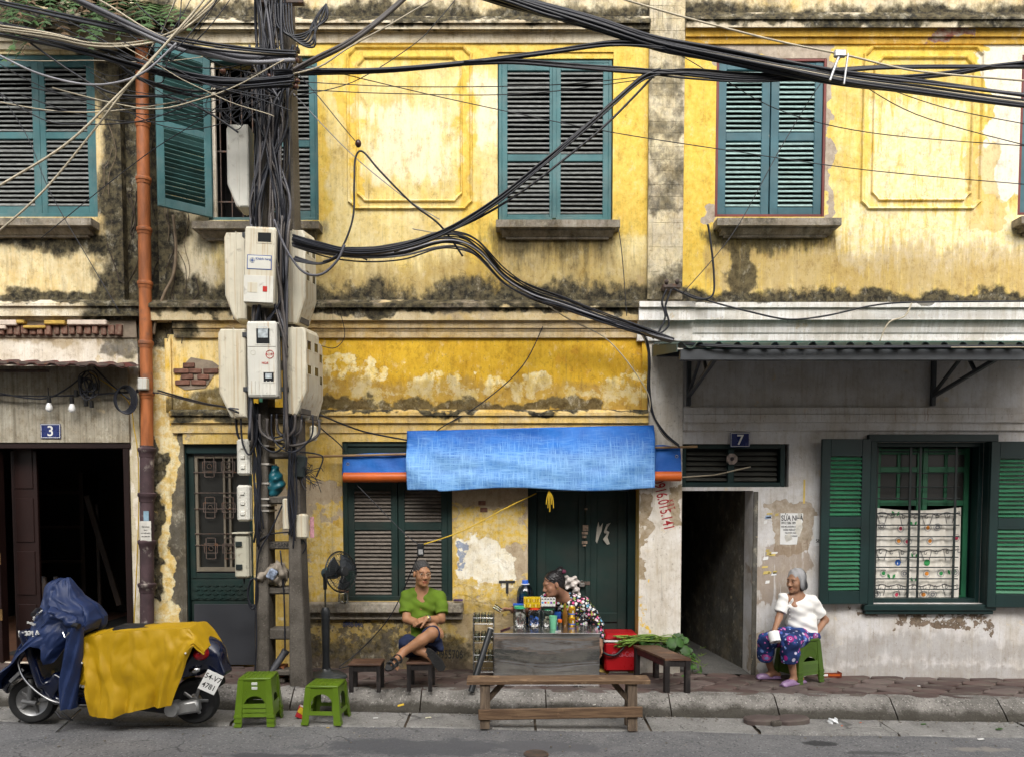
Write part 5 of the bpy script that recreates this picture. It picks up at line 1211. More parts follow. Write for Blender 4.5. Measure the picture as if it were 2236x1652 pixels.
single([(1190,702),(1140,800),(1050,880),(960,935),(930,965)],-.06,.006,m_cab,'thin wire hanging across the yellow frieze')
single([(745,690),(752,735),(730,760),(690,752)],-.5,.004,m_cab,'thin wire looping off the belt cornice')
# at the pilaster foot
c=P(1462,628,-.12); tag(MB().box(c.x-.08,c.x+.10,-.20,-.05,c.z-.02,c.z+.02,.005).ball((c.x-.05,-.2,c.z+.04),.025,8,6).ball((c.x+.06,-.2,c.z+.04),.025,8,6).build('insulator_bracket',m_iron),'rusty bracket with two insulators at the foot of the scored pilaster','bracket')
for k,pts in enumerate(([(1455,632),(1445,660),(1452,690),(1440,720),(1425,740)],[(1465,632),(1452,670),(1460,710),(1430,735)],[(1470,630),(1520,652),(1555,645),(1558,600),(1550,520),(1545,490)])):
    single(pts,-.28,.011,m_cab,('black cable dropping from the insulator bracket over the white cornice end','second black cable dropping from the insulator bracket','grey-black cable looping up from the insulator bracket to the blue-teal window sill')[k])
single([(1468,630),(1540,655),(1640,682),(1720,697),(1800,690),(1900,668),(2000,660),(2240,658)],-.26,.009,m_cab,'black cable draped along the white cornice')
single([(1990,662),(1975,690),(1940,705),(1920,745)],-.30,.008,m_cabw,'short cream cable dropping over the white cornice to the awning')
# left doorway: festoon cables, bulbs, coils
single([(-60,850),(0,858),(60,868),(105,868),(150,845),(185,815)],-.14,.008,m_cab,'black festoon cable carrying the bulbs over the number 3 plate')
bundle([(-60,860),(100,865),(200,862),(300,856),(345,858)],2,-.12,.01,.006,'black cable stretched level behind the bulbs','level cables above the doorway')
bl=pmat('white_glass_bulb',(.86,.86,.84),.2,.03,5,bump=0); bs=pmat('black_lamp_socket',(.02,.02,.02),.5,.2)
def bulb(u,v,white,label,grp=None,y=-.14):
    c=P(u,v,y); t=thing('light_bulb',label,'light bulb',c,0,grp)
    MB().lathe([(.006,.07),(.02,.065),(.022,.0),(.019,-.005)],12).build('socket',bs,t,local=True,smooth=40)
    if white: MB().lathe([(.017,0),(.024,-.018),(.034,-.045),(.035,-.065),(.028,-.085),(.012,-.096),(.001,-.098)],14).build('glass',bl,t,local=True,smooth=180)
bulb(107,878,True,'white bulb hanging straight above the number 3 plate'); bulb(157,880,True,'white bulb hanging beside the coil of empty sockets')
single([(105,845),(106,868)],-.14,.006,m_cab,'short stub of cable holding the first white bulb')
for k,(u,v) in enumerate(((166,865),(178,862),(190,868),(200,848),(188,885),(200,888),(210,850),(176,835))): bulb(u,v,False,'empty black bulb socket dangling from the coiled festoon cable','empty sockets in the coil',-.15)
for k in range(7):
    c0=P(190+crnd.uniform(-8,8),838+crnd.uniform(-6,10),-.15-.01*k); rr=crnd.uniform(.05,.12)
    cable([c0+Vector((rr*.8*math.cos(a),.01*math.sin(3*a),-rr*1.2*math.sin(a)*crnd.uniform(.9,1.1))) for a in [i*.63 for i in range(12)]],.006,m_cab,'coiled black festoon cable under the rusty awning','festoon coil loops')
for k in range(5):
    c0=P(268,872,-.18-.008*k); rr=.12+.006*k
    cable([c0+Vector((rr*.75*math.cos(a)+.01*k,0,rr*math.sin(a))) for a in [i*.55+k for i in range(13)]],.008,m_cab,'black cable coil hung beside the drainpipe','coil beside the drainpipe')
single([(195,812),(230,835),(262,858),(285,885),(292,930),(300,980),(303,1080),(300,1200),(292,1370)],-.08,.006,m_ycab,'yellow cable running down the white strip beside the drainpipe')
single([(205,800),(245,840),(285,870),(300,850)],-.16,.010,m_cab,'black cable from the awning to the drainpipe coil')
jb=P(313,838,-.19); tag(MB().box(jb.x-.05,jb.x+.05,jb.y-.03,jb.y+.03,jb.z-.06,jb.z+.06,.008).build('junction_box',boxmat('dirty_white_box',(.6,.6,.55),.1)),'small dirty white box strapped on the orange drainpipe','junction box')
# roots and ferns between the houses
m_root=pmat('pale_dry_root',(0.20,0.15,0.10),.9,.3,8,bump=.4); m_rootd=pmat('dark_root',(0.06,.045,.035),.9,.3,8)
single([(378,470),(384,540),(378,600),(360,640),(342,690),(335,730)],-.06,.016,m_root,'thick pale root creeping down the mouldy wall beside the drainpipe')['category']='root'
for k in range(26):
    u=crnd.uniform(225,430); v=crnd.uniform(200,620); pts=[(u,v)]
    for i in range(4): pts.append((pts[-1][0]+crnd.uniform(-18,18),pts[-1][1]+crnd.uniform(10,55)))
    single(pts,-.02 if u < 265 or u > 350 else .085,crnd.uniform(.003,.0055),crnd.choice([m_root,m_rootd,m_rootd]),'thin dry rootlet clinging to the mouldy wall by the drainpipe','rootlets',jit=.02)['category']='root'
m_fern=pmat('fern_green',(0.055,0.12,0.03),.6,.4,8,bump=.1,rnd=.4); m_fernb=pmat('dry_fern',(0.14,.09,.045),.8,.4,8)
def fern(label,u,v,y,n,L):
    c=P(u,v,y); t=thing('fern',label,'fern',c)
    for k in range(n):
        az=crnd.uniform(-2.6,-.5); up=crnd.uniform(.1,.9); ln=L*crnd.uniform(.6,1.1); mt=m_fern if crnd.random() < .8 else m_fernb
        d=Vector((math.cos(az),math.sin(az)*.8,up)); pts=[Vector((0,0,0))+d*(ln*s)+Vector((0,0,-1.1*ln*s*s)) for s in [i/12 for i in range(13)]]
        mb=MB().tube(pts,.003,4)
        for i in range(1,13):
            p=pts[i]; tdir=(pts[i]-pts[i-1]).normalized(); sd=tdir.cross(Vector((0,-.5,.9))).normalized(); l=.105*ln/.5*math.sin(math.pi*(.12+.86*i/13))
            for s in (-1,1):
                e=p+sd*s*l+tdir*l*.35+Vector((0,0,-.15*l)); w_=tdir*.016
                mb.add([p-w_,p+w_,e+w_*.2,p.lerp(e,.5)-w_*1.1],[(0,1,2,3)])
        mb.build('frond',mt,t,local=True,fix=False)
    return t
fern('large green fern sprouting from the top cornice above the first teal shutters',110,20,-.12,13,.75)
fern('bushy green fern on the top cornice midway to the drainpipe',200,25,-.12,14,.8)
fern('green fern drooping over the top of the orange drainpipe',265,30,-.12,14,.75)
fern('small dry fern among roots above the open shutter leaf',330,35,-.05,11,.6)
fern('little fern at the far end of the mouldy top cornice',45,8,-.12,8,.6)
# iron frame on the pole head
for u0,v0,u1,v1 in ((560,6,665,14),(545,128,660,140),(548,165,600,182),(640,108,655,118),(636,178,650,196)):
    x0,x1,z0,z1=R(u0,v0,u1,v1,YP-.15); MB().box(x0,x1,YP-.20,YP-.14,z0,z1,.006).build('cross_arm',m_iron,po)
for u,v in ((641,112),(644,122),(646,132),(486,156),(645,190),(648,178),(588,168),(600,168)):
    MB().ball(P(u,v,YP-.24),(.03,.03,.026),10,6).build('pole_insulator',pmat('brown_glaze',(.10,.045,.03),.3,.3,rnd=0),po,smooth=180)
for k in range(7):
    a=600+k*6; single([(a,8),(a+8,60+k*4),(a+50,78+k*4),(700+crnd.uniform(-15,12),45),(712,10)],YP-.3,.009,m_cab,'black cable loop swinging at the pole head by the top cornice','loops at the pole head')

lab='hair-thin wire in the loose web between the drainpipe and the pole'
for k in range(26):
    u0=crnd.uniform(-80,330); v0=crnd.uniform(-20,260); u1=crnd.uniform(540,650); v1=crnd.uniform(90,260); sag=crnd.uniform(10,90)
    if k % 4 == 0: u0,v0,u1,v1=crnd.uniform(380,520),-20,crnd.uniform(180,420),crnd.uniform(120,230)
    pts=[(u0+(u1-u0)*f,v0+(v1-v0)*f+sag*math.sin(math.pi*f)) for f in (0,.25,.5,.75,1)]
    single(pts,crnd.uniform(-1.6,-1.1),crnd.uniform(.003,.0055),crnd.choice([m_cab,m_cab,m_cab,m_cabw]),lab,'hair-thin wires by the pole',jit=.03)
for k in range(10):
    a=crnd.uniform(470,545); pts=[(a,crnd.uniform(150,190)),(a+crnd.uniform(-25,25),crnd.uniform(210,250)),(a+crnd.uniform(-10,45),crnd.uniform(255,285)),(a+crnd.uniform(10,70),crnd.uniform(200,260)),(crnd.uniform(560,600),crnd.uniform(150,190))]
    single(pts,YP-.2,.004,m_cab,'hair-thin wire loop hanging before the barred window','wire loops before the barred window',jit=.02)

# ================================================================ implicit surfaces for rounded bodies
class SDF:
    def __init__(s,lo,hi,h):
        s.h=h; s.lo=np.array(lo,float)-3*h; s.n=np.ceil((np.array(hi,float)+3*h-s.lo)/h).astype(int)+1
        s.D=np.full(tuple(s.n),1.0,np.float32); s.ax=[s.lo[i]+h*np.arange(s.n[i]) for i in range(3)]
    def blk(s,lo,hi):
        i0=np.clip(np.floor((np.array(lo)-s.lo)/s.h).astype(int),0,s.n); i1=np.clip(np.ceil((np.array(hi)-s.lo)/s.h).astype(int)+1,0,s.n)
        sl=tuple(slice(a,b) for a,b in zip(i0,i1))
        return sl,np.stack(np.meshgrid(*[s.ax[i][sl[i]] for i in range(3)],indexing='ij'),-1).astype(np.float32)
    def put(s,sl,d,k,op):
        a=s.D[sl]
        if op == 'cut':
            d=-d; h=np.clip(k-np.abs(a-d),0,None)/max(k,1e-6); s.D[sl]=np.maximum(a,d)+h*h*k*.25
        else:
            h=np.clip(k-np.abs(a-d),0,None)/max(k,1e-6); s.D[sl]=np.minimum(a,d)-h*h*k*.25
        return s
    def cap(s,a,b,ra,rb=None,k=.02,op='add',flat=None):
        rb=ra if rb is None else rb; a=np.array(a,np.float32); b=np.array(b,np.float32); m=max(ra,rb)+k+2*s.h
        sl,p=s.blk(np.minimum(a,b)-m,np.maximum(a,b)+m)
        if p.size == 0: return s
        ab=b-a; t=np.clip(((p-a)@ab)/max(float(ab@ab),1e-9),0,1)
        return s.put(sl,np.linalg.norm(p-a-t[...,None]*ab,axis=-1)-(ra+t*(rb-ra)),k,op)
    def chain(s,pts,rs,k=.02):
        for i in range(len(pts)-1): s.cap(pts[i],pts[i+1],rs[i],rs[i+1],k)
        return s
    def ell(s,c,r,rot=None,k=.02,op='add'):
        c=np.array(c,np.float32); r=np.array(r,np.float32); m=float(r.max())+k+2*s.h
        sl,p=s.blk(c-m,c+m)
        if p.size == 0: return s
        q=p-c
        if rot is not None: q=q@np.array(rot,np.float32)
        k0=np.linalg.norm(q/r,axis=-1); k1=np.linalg.norm(q/(r*r),axis=-1)
        return s.put(sl,k0*(k0-1)/np.maximum(k1,1e-6),k,op)
    def box(s,c,half,rot=None,rd=.01,k=.01,op='add'):
        c=np.array(c,np.float32); hf=np.array(half,np.float32)-rd; m=float(np.linalg.norm(half))+k+2*s.h
        sl,p=s.blk(c-m,c+m)
        if p.size == 0: return s
        q=p-c
        if rot is not None: q=q@np.array(rot,np.float32)
        q=np.abs(q)-hf
        return s.put(sl,np.linalg.norm(np.maximum(q,0),axis=-1)+np.minimum(q.max(-1),0)-rd,k,op)
    def disp(s,fn,lo=None,hi=None):
        sl,p=s.blk(lo if lo is not None else s.lo,hi if hi is not None else s.lo+s.n*s.h)
        d=s.D[sl]; m=np.abs(d) < .08; d[m] += fn(p[m][:,0],p[m][:,1],p[m][:,2]).astype(np.float32)
        return s
    def cutz(s,fn):
        sl,p=s.blk(s.lo,s.lo+s.n*s.h); s.D=np.maximum(s.D,fn(p).astype(np.float32)); return s
    def verts_faces(s):
        D=s.D; ins=D < 0; n=D.shape
        c=np.zeros(tuple(x-1 for x in n),np.int8); offs=[(i,j,k) for i in (0,1) for j in (0,1) for k in (0,1)]
        for o in offs: c += ins[o[0]:n[0]-1+o[0],o[1]:n[1]-1+o[1],o[2]:n[2]-1+o[2]]
        act=np.argwhere((c > 0) & (c < 8)); idx=-np.ones(c.shape,np.int64); idx[tuple(act.T)]=np.arange(len(act))
        acc=np.zeros((len(act),3)); cnt=np.zeros(len(act))
        for o in offs:
            for ax in range(3):
                if o[ax]: continue
                o2=list(o); o2[ax]=1
                a=D[tuple((act+np.array(o)).T)]; b=D[tuple((act+np.array(o2)).T)]; m=(a < 0) != (b < 0)
                t=np.where(m,a/np.where(m,a-b,1),0); pnt=np.tile(np.array(o,float),(len(act),1)); pnt[:,ax] += t
                acc[m] += pnt[m]; cnt[m] += 1
        V=s.lo+(act+acc/cnt[:,None])*s.h; Fs=[]
        for ax in range(3):
            a1,a2=(ax+1) % 3,(ax+2) % 3
            A=np.take(ins,range(n[ax]-1),ax); B=np.take(ins,range(1,n[ax]),ax)
            e=np.argwhere(A != B); e=e[(e[:,a1] > 0) & (e[:,a2] > 0) & (e[:,a1] < n[a1]-1) & (e[:,a2] < n[a2]-1)]
            f=A[tuple(e.T)]; q=[]
            for d1,d2 in ((0,0),(1,0),(1,1),(0,1)):
                g=e.copy(); g[:,a1] -= d1; g[:,a2] -= d2; q.append(idx[tuple(g.T)])
            q=np.stack(q,1); q[~f]=q[~f][:,::-1]; Fs.append(q)
        return V,np.concatenate(Fs)
    def build(s,name,mat,parent=None,local=False,color=None,smooth_it=1):
        V,Q=s.verts_faces()
        for _ in range(smooth_it):
            acc=np.zeros_like(V); cnt=np.zeros(len(V))
            for a in range(4):
                b=(a+1) % 4
                np.add.at(acc,Q[:,a],V[Q[:,b]]); np.add.at(acc,Q[:,b],V[Q[:,a]]); np.add.at(cnt,Q[:,a],1); np.add.at(cnt,Q[:,b],1)
            V=V*.5+.5*acc/np.maximum(cnt,1)[:,None]
        me=bpy.data.meshes.new(name); me.vertices.add(len(V)); me.vertices.foreach_set('co',V.astype(np.float32).ravel())
        me.loops.add(Q.size); me.loops.foreach_set('vertex_index',Q.ravel().astype(np.int32)); me.polygons.add(len(Q))
        me.polygons.foreach_set('loop_start',(np.arange(len(Q))*4).astype(np.int32))
        try: me.polygons.foreach_set('loop_total',np.full(len(Q),4,np.int32))
        except Exception: pass
        me.polygons.foreach_set('use_smooth',np.ones(len(Q),bool)); me.update(calc_edges=True); me.validate()
        me.materials.append(mat)
        if color is not None:
            at=me.color_attributes.new('tone','FLOAT_COLOR','POINT'); cc=np.ones((len(V),4),np.float32); cc[:,:3]=color(V); at.data.foreach_set('color',cc.ravel())
        return link(name,me,parent,local)

# ================================================================ blue tarpaulins and roller
def tarp_mat(name,wear):
    t=NT(name); p=t.pos()
    base=t.mix(t.ss(t.noise(2.2,5,.6,p),.35,.68),(0.007,0.085,0.36),(0.012,0.14,0.50))
    if wear:
        hx=t.noise(1,5,.7,p,(70,1,6)); hz=t.noise(1,5,.7,p,(6,1,95)); n=t.noise(1.4,4,.6,p)
        f=t.rect(R(905,1010,1400,1060),.36); f2=t.m('ADD',t.m('MULTIPLY',f,.42),t.m('MULTIPLY',t.m('SUBTRACT',n,.5),.25))
        k=t.m('MULTIPLY',t.ss(t.m('ADD',f2,t.m('MULTIPLY',t.m('SUBTRACT',t.m('MAXIMUM',hx,hz),.55),1.3)),.0,.70),.85)
        base=t.mix(k,base,(0.26,0.50,0.76))
    weave=t.m('ADD',t.m('MULTIPLY',t.noise(7,4,.6,p),.8),t.m('MULTIPLY',t.noise(24,3,.6,p,(1,1,1.8)),.25))
    return t.done(base,.55,t.bump(weave,.5,.02),0,.25)
m_tarp=tarp_mat('worn_blue_tarpaulin',True); m_tarp2=tarp_mat('blue_tarpaulin',False)
tx0,tx1=X(888,1000,-.25),X(1427,1000,-.25)
def tarpf(a,b):
    v0=940-13*a; top=P(888+539*a,v0,-.06); y=-.06-.21*math.sin(min(1,b*1.15)*math.pi/2)
    bot=P(889+537*a+3*math.sin(a*7),1069+4*math.sin(a*9+1)-3*a-(4 if a < .12 else 0),-.27)
    x=top.x*(1-b)+bot.x*b; z=top.z*(1-b)+bot.z*b
    sag=.018*math.sin(a*math.pi)*math.sin(b*math.pi)
    fold=.022*math.sin(9*(b-.25*math.sin(a*math.pi))-1.2)*math.sin(a*math.pi)*(1-b)+.012*mnoise.noise((a*3.2+b*1.3,b*5-a*3,1))+.012*math.sin(14*b+8*a*(1-a))*math.exp(-((a-.5)**2)*3)*(1-b)+.010*mnoise.noise((a*16,b*7,4))+.030*math.sin((a-1)*24+b*7)*math.exp(-(1-a)*5)*(1-.5*b)+.028*math.sin(a*28-b*8)*math.exp(-a*5)*(1-.5*b)
    return (x,y-fold-.02*b,z-sag)
tp=MB().grid(tarpf,120,44).build('blue_tarpaulin',m_tarp,smooth=180,solid=.003); tag(tp,'large faded blue tarpaulin hanging above the dark green double door','tarpaulin')
def tarp2(u0,u1,name,lab):
    def fn(a,b):
        q=P(u0+(u1-u0)*a,(994-10*a if u0 < 900 else 972)+(1036-(994-10*a if u0 < 900 else 972))*b,-.10)
        return (q.x,-.08-.06*b-.012*mnoise.noise((q.x*6,q.z*9,2)),q.z+.01*math.sin(a*5)*(1-b))
    o=MB().grid(fn,30,12).build(name,m_tarp2,smooth=180,solid=.003); tag(o,lab,'tarpaulin')
    for a_,b_ in ((.08,.45),) if u0 < 900 else ((.85,.35),):
        q=Vector(fn(a_,b_)); MB().tube([q+Vector((.014*math.cos(i*.785),-.004,.014*math.sin(i*.785))) for i in range(8)],.004,5,True).build('eyelet',pmat('dull_eyelet',(.4,.4,.38),.4,metal=.8),o)
tarp2(748,895,'blue_tarpaulin','short deep blue tarpaulin strip over the shuttered ground window'); tarp2(1424,1486,'blue_tarpaulin','short deep blue tarpaulin strip with eyelet at the corner by the alley')
m_orange=pmat('orange_plastic_roll',(0.55,0.11,0.015),.45,.15,4,bump=.1,world=True)
ro=MB().tube([P(750+i*92,1041-.3*i,-.16) for i in range(9)],.052,16).build('orange_roll',m_orange,smooth=50); tag(ro,'long orange roll of plastic sheeting under the blue tarpaulin','roll')
bam=MB().tube([P(672,996,-.12),P(900,990,-.12),P(1200,982,-.12),P(1522,974,-.12)],.013,8).build('bamboo_pole',pmat('bamboo',(.30,.19,.09),.6,.3,6),smooth=60); tag(bam,'thin bamboo pole carrying the blue tarpaulin','pole')
bam=MB().tube([P(1487,1041,-.16),P(1560,1036,-.14),P(1638,1018,-.1)],.007,6).build('bamboo_stick',pmat('pale_stick',(.42,.36,.26),.6,.3,6),smooth=60); tag(bam,'thin pale stick poking out of the orange roll over the transom louvres','stick')
yb=thing('yellow_tie','little yellow tie dangling under the blue tarpaulin before the double door','tie',P(1198,1070,-.25))
for k in range(5): MB().tube(crom([P(1198,1070,-.25),P(1194+k*3,1085,-.25),P(1192+k*4,1100+8*(k % 3),-.25)],4),.005,5).build('strand',m_ycab,yb)
# ================================================================ signs, plates, posters
m_enam=pmat('blue_enamel',(0.018,0.03,0.13),.3,.2,8,bump=.05,dirt=((.05,.03,.02),.18,9)); m_white=pmat('white_enamel',(.75,.75,.72),.4,.1,8,bump=0)
def plate(u0,v0,u1,v1,y,ch,label,sz):
    x0,x1,z0,z1=R(u0,v0,u1,v1,y); cx,cz=(x0+x1)/2,(z0+z1)/2
    t=thing('house_number_plate',label,'number plate',(cx,y,cz))
    MB().box(x0,x1,y,y+.008,z0,z1,.003).build('plate',m_enam,t)
    b=.006; MB().box(x0+b,x1-b,y-.001,y+.001,z1-b*1.8,z1-b).box(x0+b,x1-b,y-.001,y+.001,z0+b,z0+b*1.8).box(x0+b,x0+b*1.8,y-.001,y+.001,z0+b*1.8,z1-b*1.8).box(x1-b*1.8,x1-b,y-.001,y+.001,z0+b*1.8,z1-b*1.8).build('border',m_white,t)
    text('lettering',ch,sz,(cx,y-.0015,cz-.005),m_white,t,sx=1.0)
    for q in (x0+.012,x1-.012): MB().ball((q,y-.002,cz),(.005,.003,.005),8,4).build('screw',m_iron,t)
plate(88,924,132,956,-.05,'3','blue enamel plate with white number 3 above the shop doorway',.15)
plate(1594,943,1637,975,-.035,'7','blue enamel plate with white number 7 and a rust patch above the transom',.15)
c=P(1597,1001,.02); t=thing('octagon_mirror','small octagonal mirror charm fixed on the transom louvres','mirror',c)
MB().lathe([(.062,0),(.062,.012)],8,Matrix.Translation(c)@Matrix.Rotation(math.pi/2,4,'X')@Matrix.Rotation(math.pi/8,4,'Z')).build('frame',pmat('faded_pink_grey_wood',(.28,.22,.19),.6,.5,20),t)
MB().lathe([(.02,.012),(.02,.016)],14,Matrix.Translation(c)@Matrix.Rotation(math.pi/2,4,'X')).build('glass',pmat('mirror_glass',(.12,.13,.18),.1,.1,metal=.9),t)
m_poster=pmat('white_poster_paper',(.76,.76,.74),.9,.1,8,bump=.1)
x0,x1,z0,z1=R(1703,1119,1752,1187,-.004); po_=thing('poster','torn white paper poster with bold black lettering on the whitewashed wall','poster',((x0+x1)/2,-.004,(z0+z1)/2))
MB().add([(x0,-.004,z1),(x0,-.004,z0),(x0+.10,-.004,z0-.004),(x1-.06,-.004,z0+.0),(x1-.045,-.004,z0+.12),(x1-.02,-.004,z0+.2),(x1,-.004,z1-.09),(x1+.002,-.004,z1)],[tuple(range(8))]).build('paper',m_poster,po_,solid=.002)
w_=x1-x0
text('lettering','SỬA NHÀ',.082,(x0+.008,-.0065,z1-.055),m_inkblack,po_,align='LEFT',sx=.66)
text('lettering','0912 586 189 -',.034,(x0+.01,-.0065,z1-.105),m_inkblack,po_,align='LEFT',sx=.8)
for i,(s_,ind) in enumerate((('NHÀ MỚI, NHÀ BÁN CÔNG',.01),('CHỐNG THẤM DỘT, SÀN',.03),('THU NƯỚC, NHÀ TẮM',.05),('THI CÔNG NHANH',.05))): text('lettering',s_,.024,(x0+ind,-.0065,z1-.145-i*.033),m_inkblack,po_,align='LEFT',sx=.62)
for k,pts in enumerate(([(1738,1135),(1747,1130),(1752,1150),(1744,1172),(1736,1160)],[(1712,1170),(1724,1162),(1730,1176),(1716,1182)],[(1742,1119),(1749,1119),(1747,1131),(1741,1127)])):
    scrap('torn_patch',[(a,b) for a,b in pts],pmat('torn_backing',(.60,.58,.52),.9,.3,16,bump=.3),po_,-.0075)
x0,x1,z0,z1=R(1776,1125,1800,1190,-.003); ob=MB().box(x0,x1,-.004,-.002,z0,z1).build('paper_notice',m_poster); tag(ob,'white paper notice half hidden behind the green shutter leaf','notice'); text('lettering','SŁA',.05,((x0+x1)/2+.005,-.0055,z0+.05),m_inkblack,ob)
tape=MB().box(X(1755,1075)-.010,X(1755,1075)+.010,-.0035,-.0015,Z(1098),Z(1046)).build('yellow_tape',pmat('yellow_tape',(.68,.50,.13),.6,.2)); tag(tape,'vertical strip of yellow tape above the torn poster','tape')
pb=random.Random(3); m_blueprint=pmat('faded_blue_print',(.30,.40,.55),.9,.5,20)
for i in range(16):
    u,v=pb.uniform(1668,1698),pb.uniform(1118,1270); q=P(u,v,-.003); a,b=pb.uniform(.012,.04),pb.uniform(.008,.02)
    o=MB().add([(q.x-a,-.003,q.z-b),(q.x+a*.8,-.003,q.z-b*.7),(q.x+a,-.003,q.z+b),(q.x-a*.7,-.003,q.z+b*.8)],[(0,1,2,3)]).build('sticker_scrap',pb.choice([m_blueprint,m_poster,pmat('yellow_scrap',(.62,.48,.15),.9,.3)]),solid=.001); tag(o,'scrap of old sticker on the wall beside the torn poster','sticker','sticker scraps beside the poster')
# stencils on the low wall, black T and number
m_spray=pmat('black_spray_paint',(.025,.024,.022),.7,.3,10,bump=0); m_bluespray=pmat('blue_spray_paint',(.05,.07,.16),.8,.5,25,bump=0)
tt=MB().box(X(1089,1268),X(1124,1268),-.004,-.002,Z(1272),Z(1266),.001).box(X(1104,1268),X(1110,1268),-.0045,-.0022,Z(1294),Z(1269),.001)
for uu,v0 in ((1094,1278),(1107,1300),(1118,1275)): tt.box(X(uu,v0)-.004,X(uu,v0)+.004,-.0042,-.0021,Z(v0),Z(1270))
tag(tt.build('spray_mark',m_spray),'black spray-painted T with drips on the peeling wall','graffiti')
o=text('stencil_number','0955706',.13,P(982,1428,-.003),m_spray,None,sx=.62); tag(o,'black stencilled phone number low on the mouldy wall','graffiti')
o=text('stencil_number','0988 046',.075,P(770,1362,-.003),m_bluespray,None,sx=.75); tag(o,'faded blue stencil writing under the window sill','graffiti')
# ================================================================ plastic stools
m_gplastic=pmat('olive_green_plastic',(0.115,0.20,0.010),.38,.12,3,bump=.04,spec=.5,dirt=((.10,.15,.02),.3,9)); m_gplastic2=pmat('dark_green_plastic',(0.055,0.105,0.012),.4,.15,3,bump=.04)
m_label=pmat('white_oval_label',(.7,.72,.66),.5,.1)
def plastic_stool(label,loc,rz,mat,w=.335,tw=.275,h=.345,group=None,lab=True,name='plastic_stool'):
    t=thing(name,label,'stool',loc,rz,group)
    W=lambda z: (w+(tw-w)*z/h)/2
    MB().obox((0,0,h-.014),(tw+.004,tw+.004,.028),None,.012).build('seat',mat,t,local=True,smooth=50)
    for i in range(5):
        for j in range(5): pass
    g=MB()
    for i in range(5): g.box(-tw/2+.03+i*.042,-tw/2+.045+i*.042,-tw/2+.02,tw/2-.02,h-.001,h+.003,.001)
    g.build('seat_ribs',mat,t,local=True)
    for k in range(4):
        M=Matrix.Rotation(k*math.pi/2,3,'Z'); mb=MB()
        def pt(x,z,o): return M@Vector((x,-W(z)+o,z))
        zt,zb_,zs=h-.028,.0,.085
        hw=lambda z: W(z)
        # arch opening ring
        n=24; inner=[]; outer=[]
        za,zc=zs+.035,h*.52; ra=W(zc)*.60
        for i in range(n):
            a=2*math.pi*i/n; ca,sa=math.cos(a),math.sin(a)
            zi=zc+sa*ra*.95 if sa > 0 else max(za,zc+sa*(zc-za)*1.9); xi=ca*ra if sa > 0 else max(-ra,min(ra,ca*ra*1.9))
            xo=max(-1,min(1,ca*1.5)); zo=zc+(zt-zc)*max(-1,min(1,sa*1.5)) if sa > 0 else zc+(zc-zs)*max(-1,min(1,sa*1.5))
            inner.append((xi,zi)); outer.append((xo*hw(zo),zo))
        vs_=[pt(x,z,.0) for x,z in outer]+[pt(x,z,.004) for x,z in inner]+[pt(x,z,.012) for x,z in inner]+[pt(x,z,.012) for x,z in outer]
        fs=[(r*n+i,r*n+(i+1) % n,(r+1)*n+(i+1) % n,(r+1)*n+i) for r in range(3) for i in range(n)]
        mb.add(vs_,fs)
        mb.build('side_panel',mat,t,local=True,smooth=30)
    for sx in (-1,1):
        for sy in (-1,1):
            mb=MB(); L=.062
            def ring(z,L_,o):
                a=W(z)+o; return [(sx*a,sy*a,z),(sx*(a-L_),sy*a,z),(sx*(a-L_),sy*(a-.012),z),(sx*(a-.012),sy*(a-.012),z),(sx*(a-.012),sy*(a-L_),z),(sx*a,sy*(a-L_),z)]
            rs_=[ring(0,L*1.05,.007),ring(.025,L*1.05,.007),ring(.027,L,.003),ring(h-.02,L*.75,.003)]
            vs_=[p for r_ in rs_ for p in r_]; fs=[(j*6+i,j*6+(i+1) % 6,(j+1)*6+(i+1) % 6,(j+1)*6+i) for j in range(3) for i in range(6)]+[tuple(range(6)),tuple(18+i for i in range(6))]
            mb.add(vs_,fs).build('leg',mat,t,local=True)
    if lab: MB().box(-.025,.025,-W(h*.86)-.003,-W(h*.86)+.006,h*.82,h*.89,.008).build('label',m_label,t,local=True)
    return t
def on_gutter(u,v):
    q=G(u,v,-.172); return q
q1=on_gutter(566,1574); q2=on_gutter(713,1570)
base=plastic_stool('lowest olive green plastic stool of the stack of three by the pole',(q1.x,q1.y,q1.z),.05,m_gplastic)
zoff=.040
c2=copy_tree(base); c2.location.z += zoff; c2['label']='middle olive green plastic stool of the stack of three by the pole'
c3=copy_tree(base); c3.location.z += 2*zoff; c3['label']='topmost olive green plastic stool of the stack of three by the pole'
for ch in list(base.children):
    if ch.name.startswith('label'): bpy.data.objects.remove(ch)
for o in (base,c2,c3): o['group']='stack of three green stools'
lone=plastic_stool('single olive green plastic stool standing alone in the gutter by the black fan',(q2.x,q2.y,q2.z),-.06,m_gplastic,w=.345,tw=.285,lab=False)
qs=G(1744,1484)
for k in range(4):
    if k == 0: sb=plastic_stool('dark green plastic stool in the stack the white-haired woman sits on, 1 from the ground',(qs.x,qs.y+.02,qs.z+.002),.45,m_gplastic2,w=.345,tw=.285,h=.345,lab=False,group='stack of stools under the old woman')
    else:
        o=copy_tree(sb); o.location.z += k*.035; o['label']=('','dark green plastic stool second from the ground under the white-haired woman','dark green plastic stool third from the ground under the white-haired woman','topmost dark green plastic stool, the one the white-haired woman sits on')[k]
sb['label']='lowest dark green plastic stool of the stack under the white-haired woman'
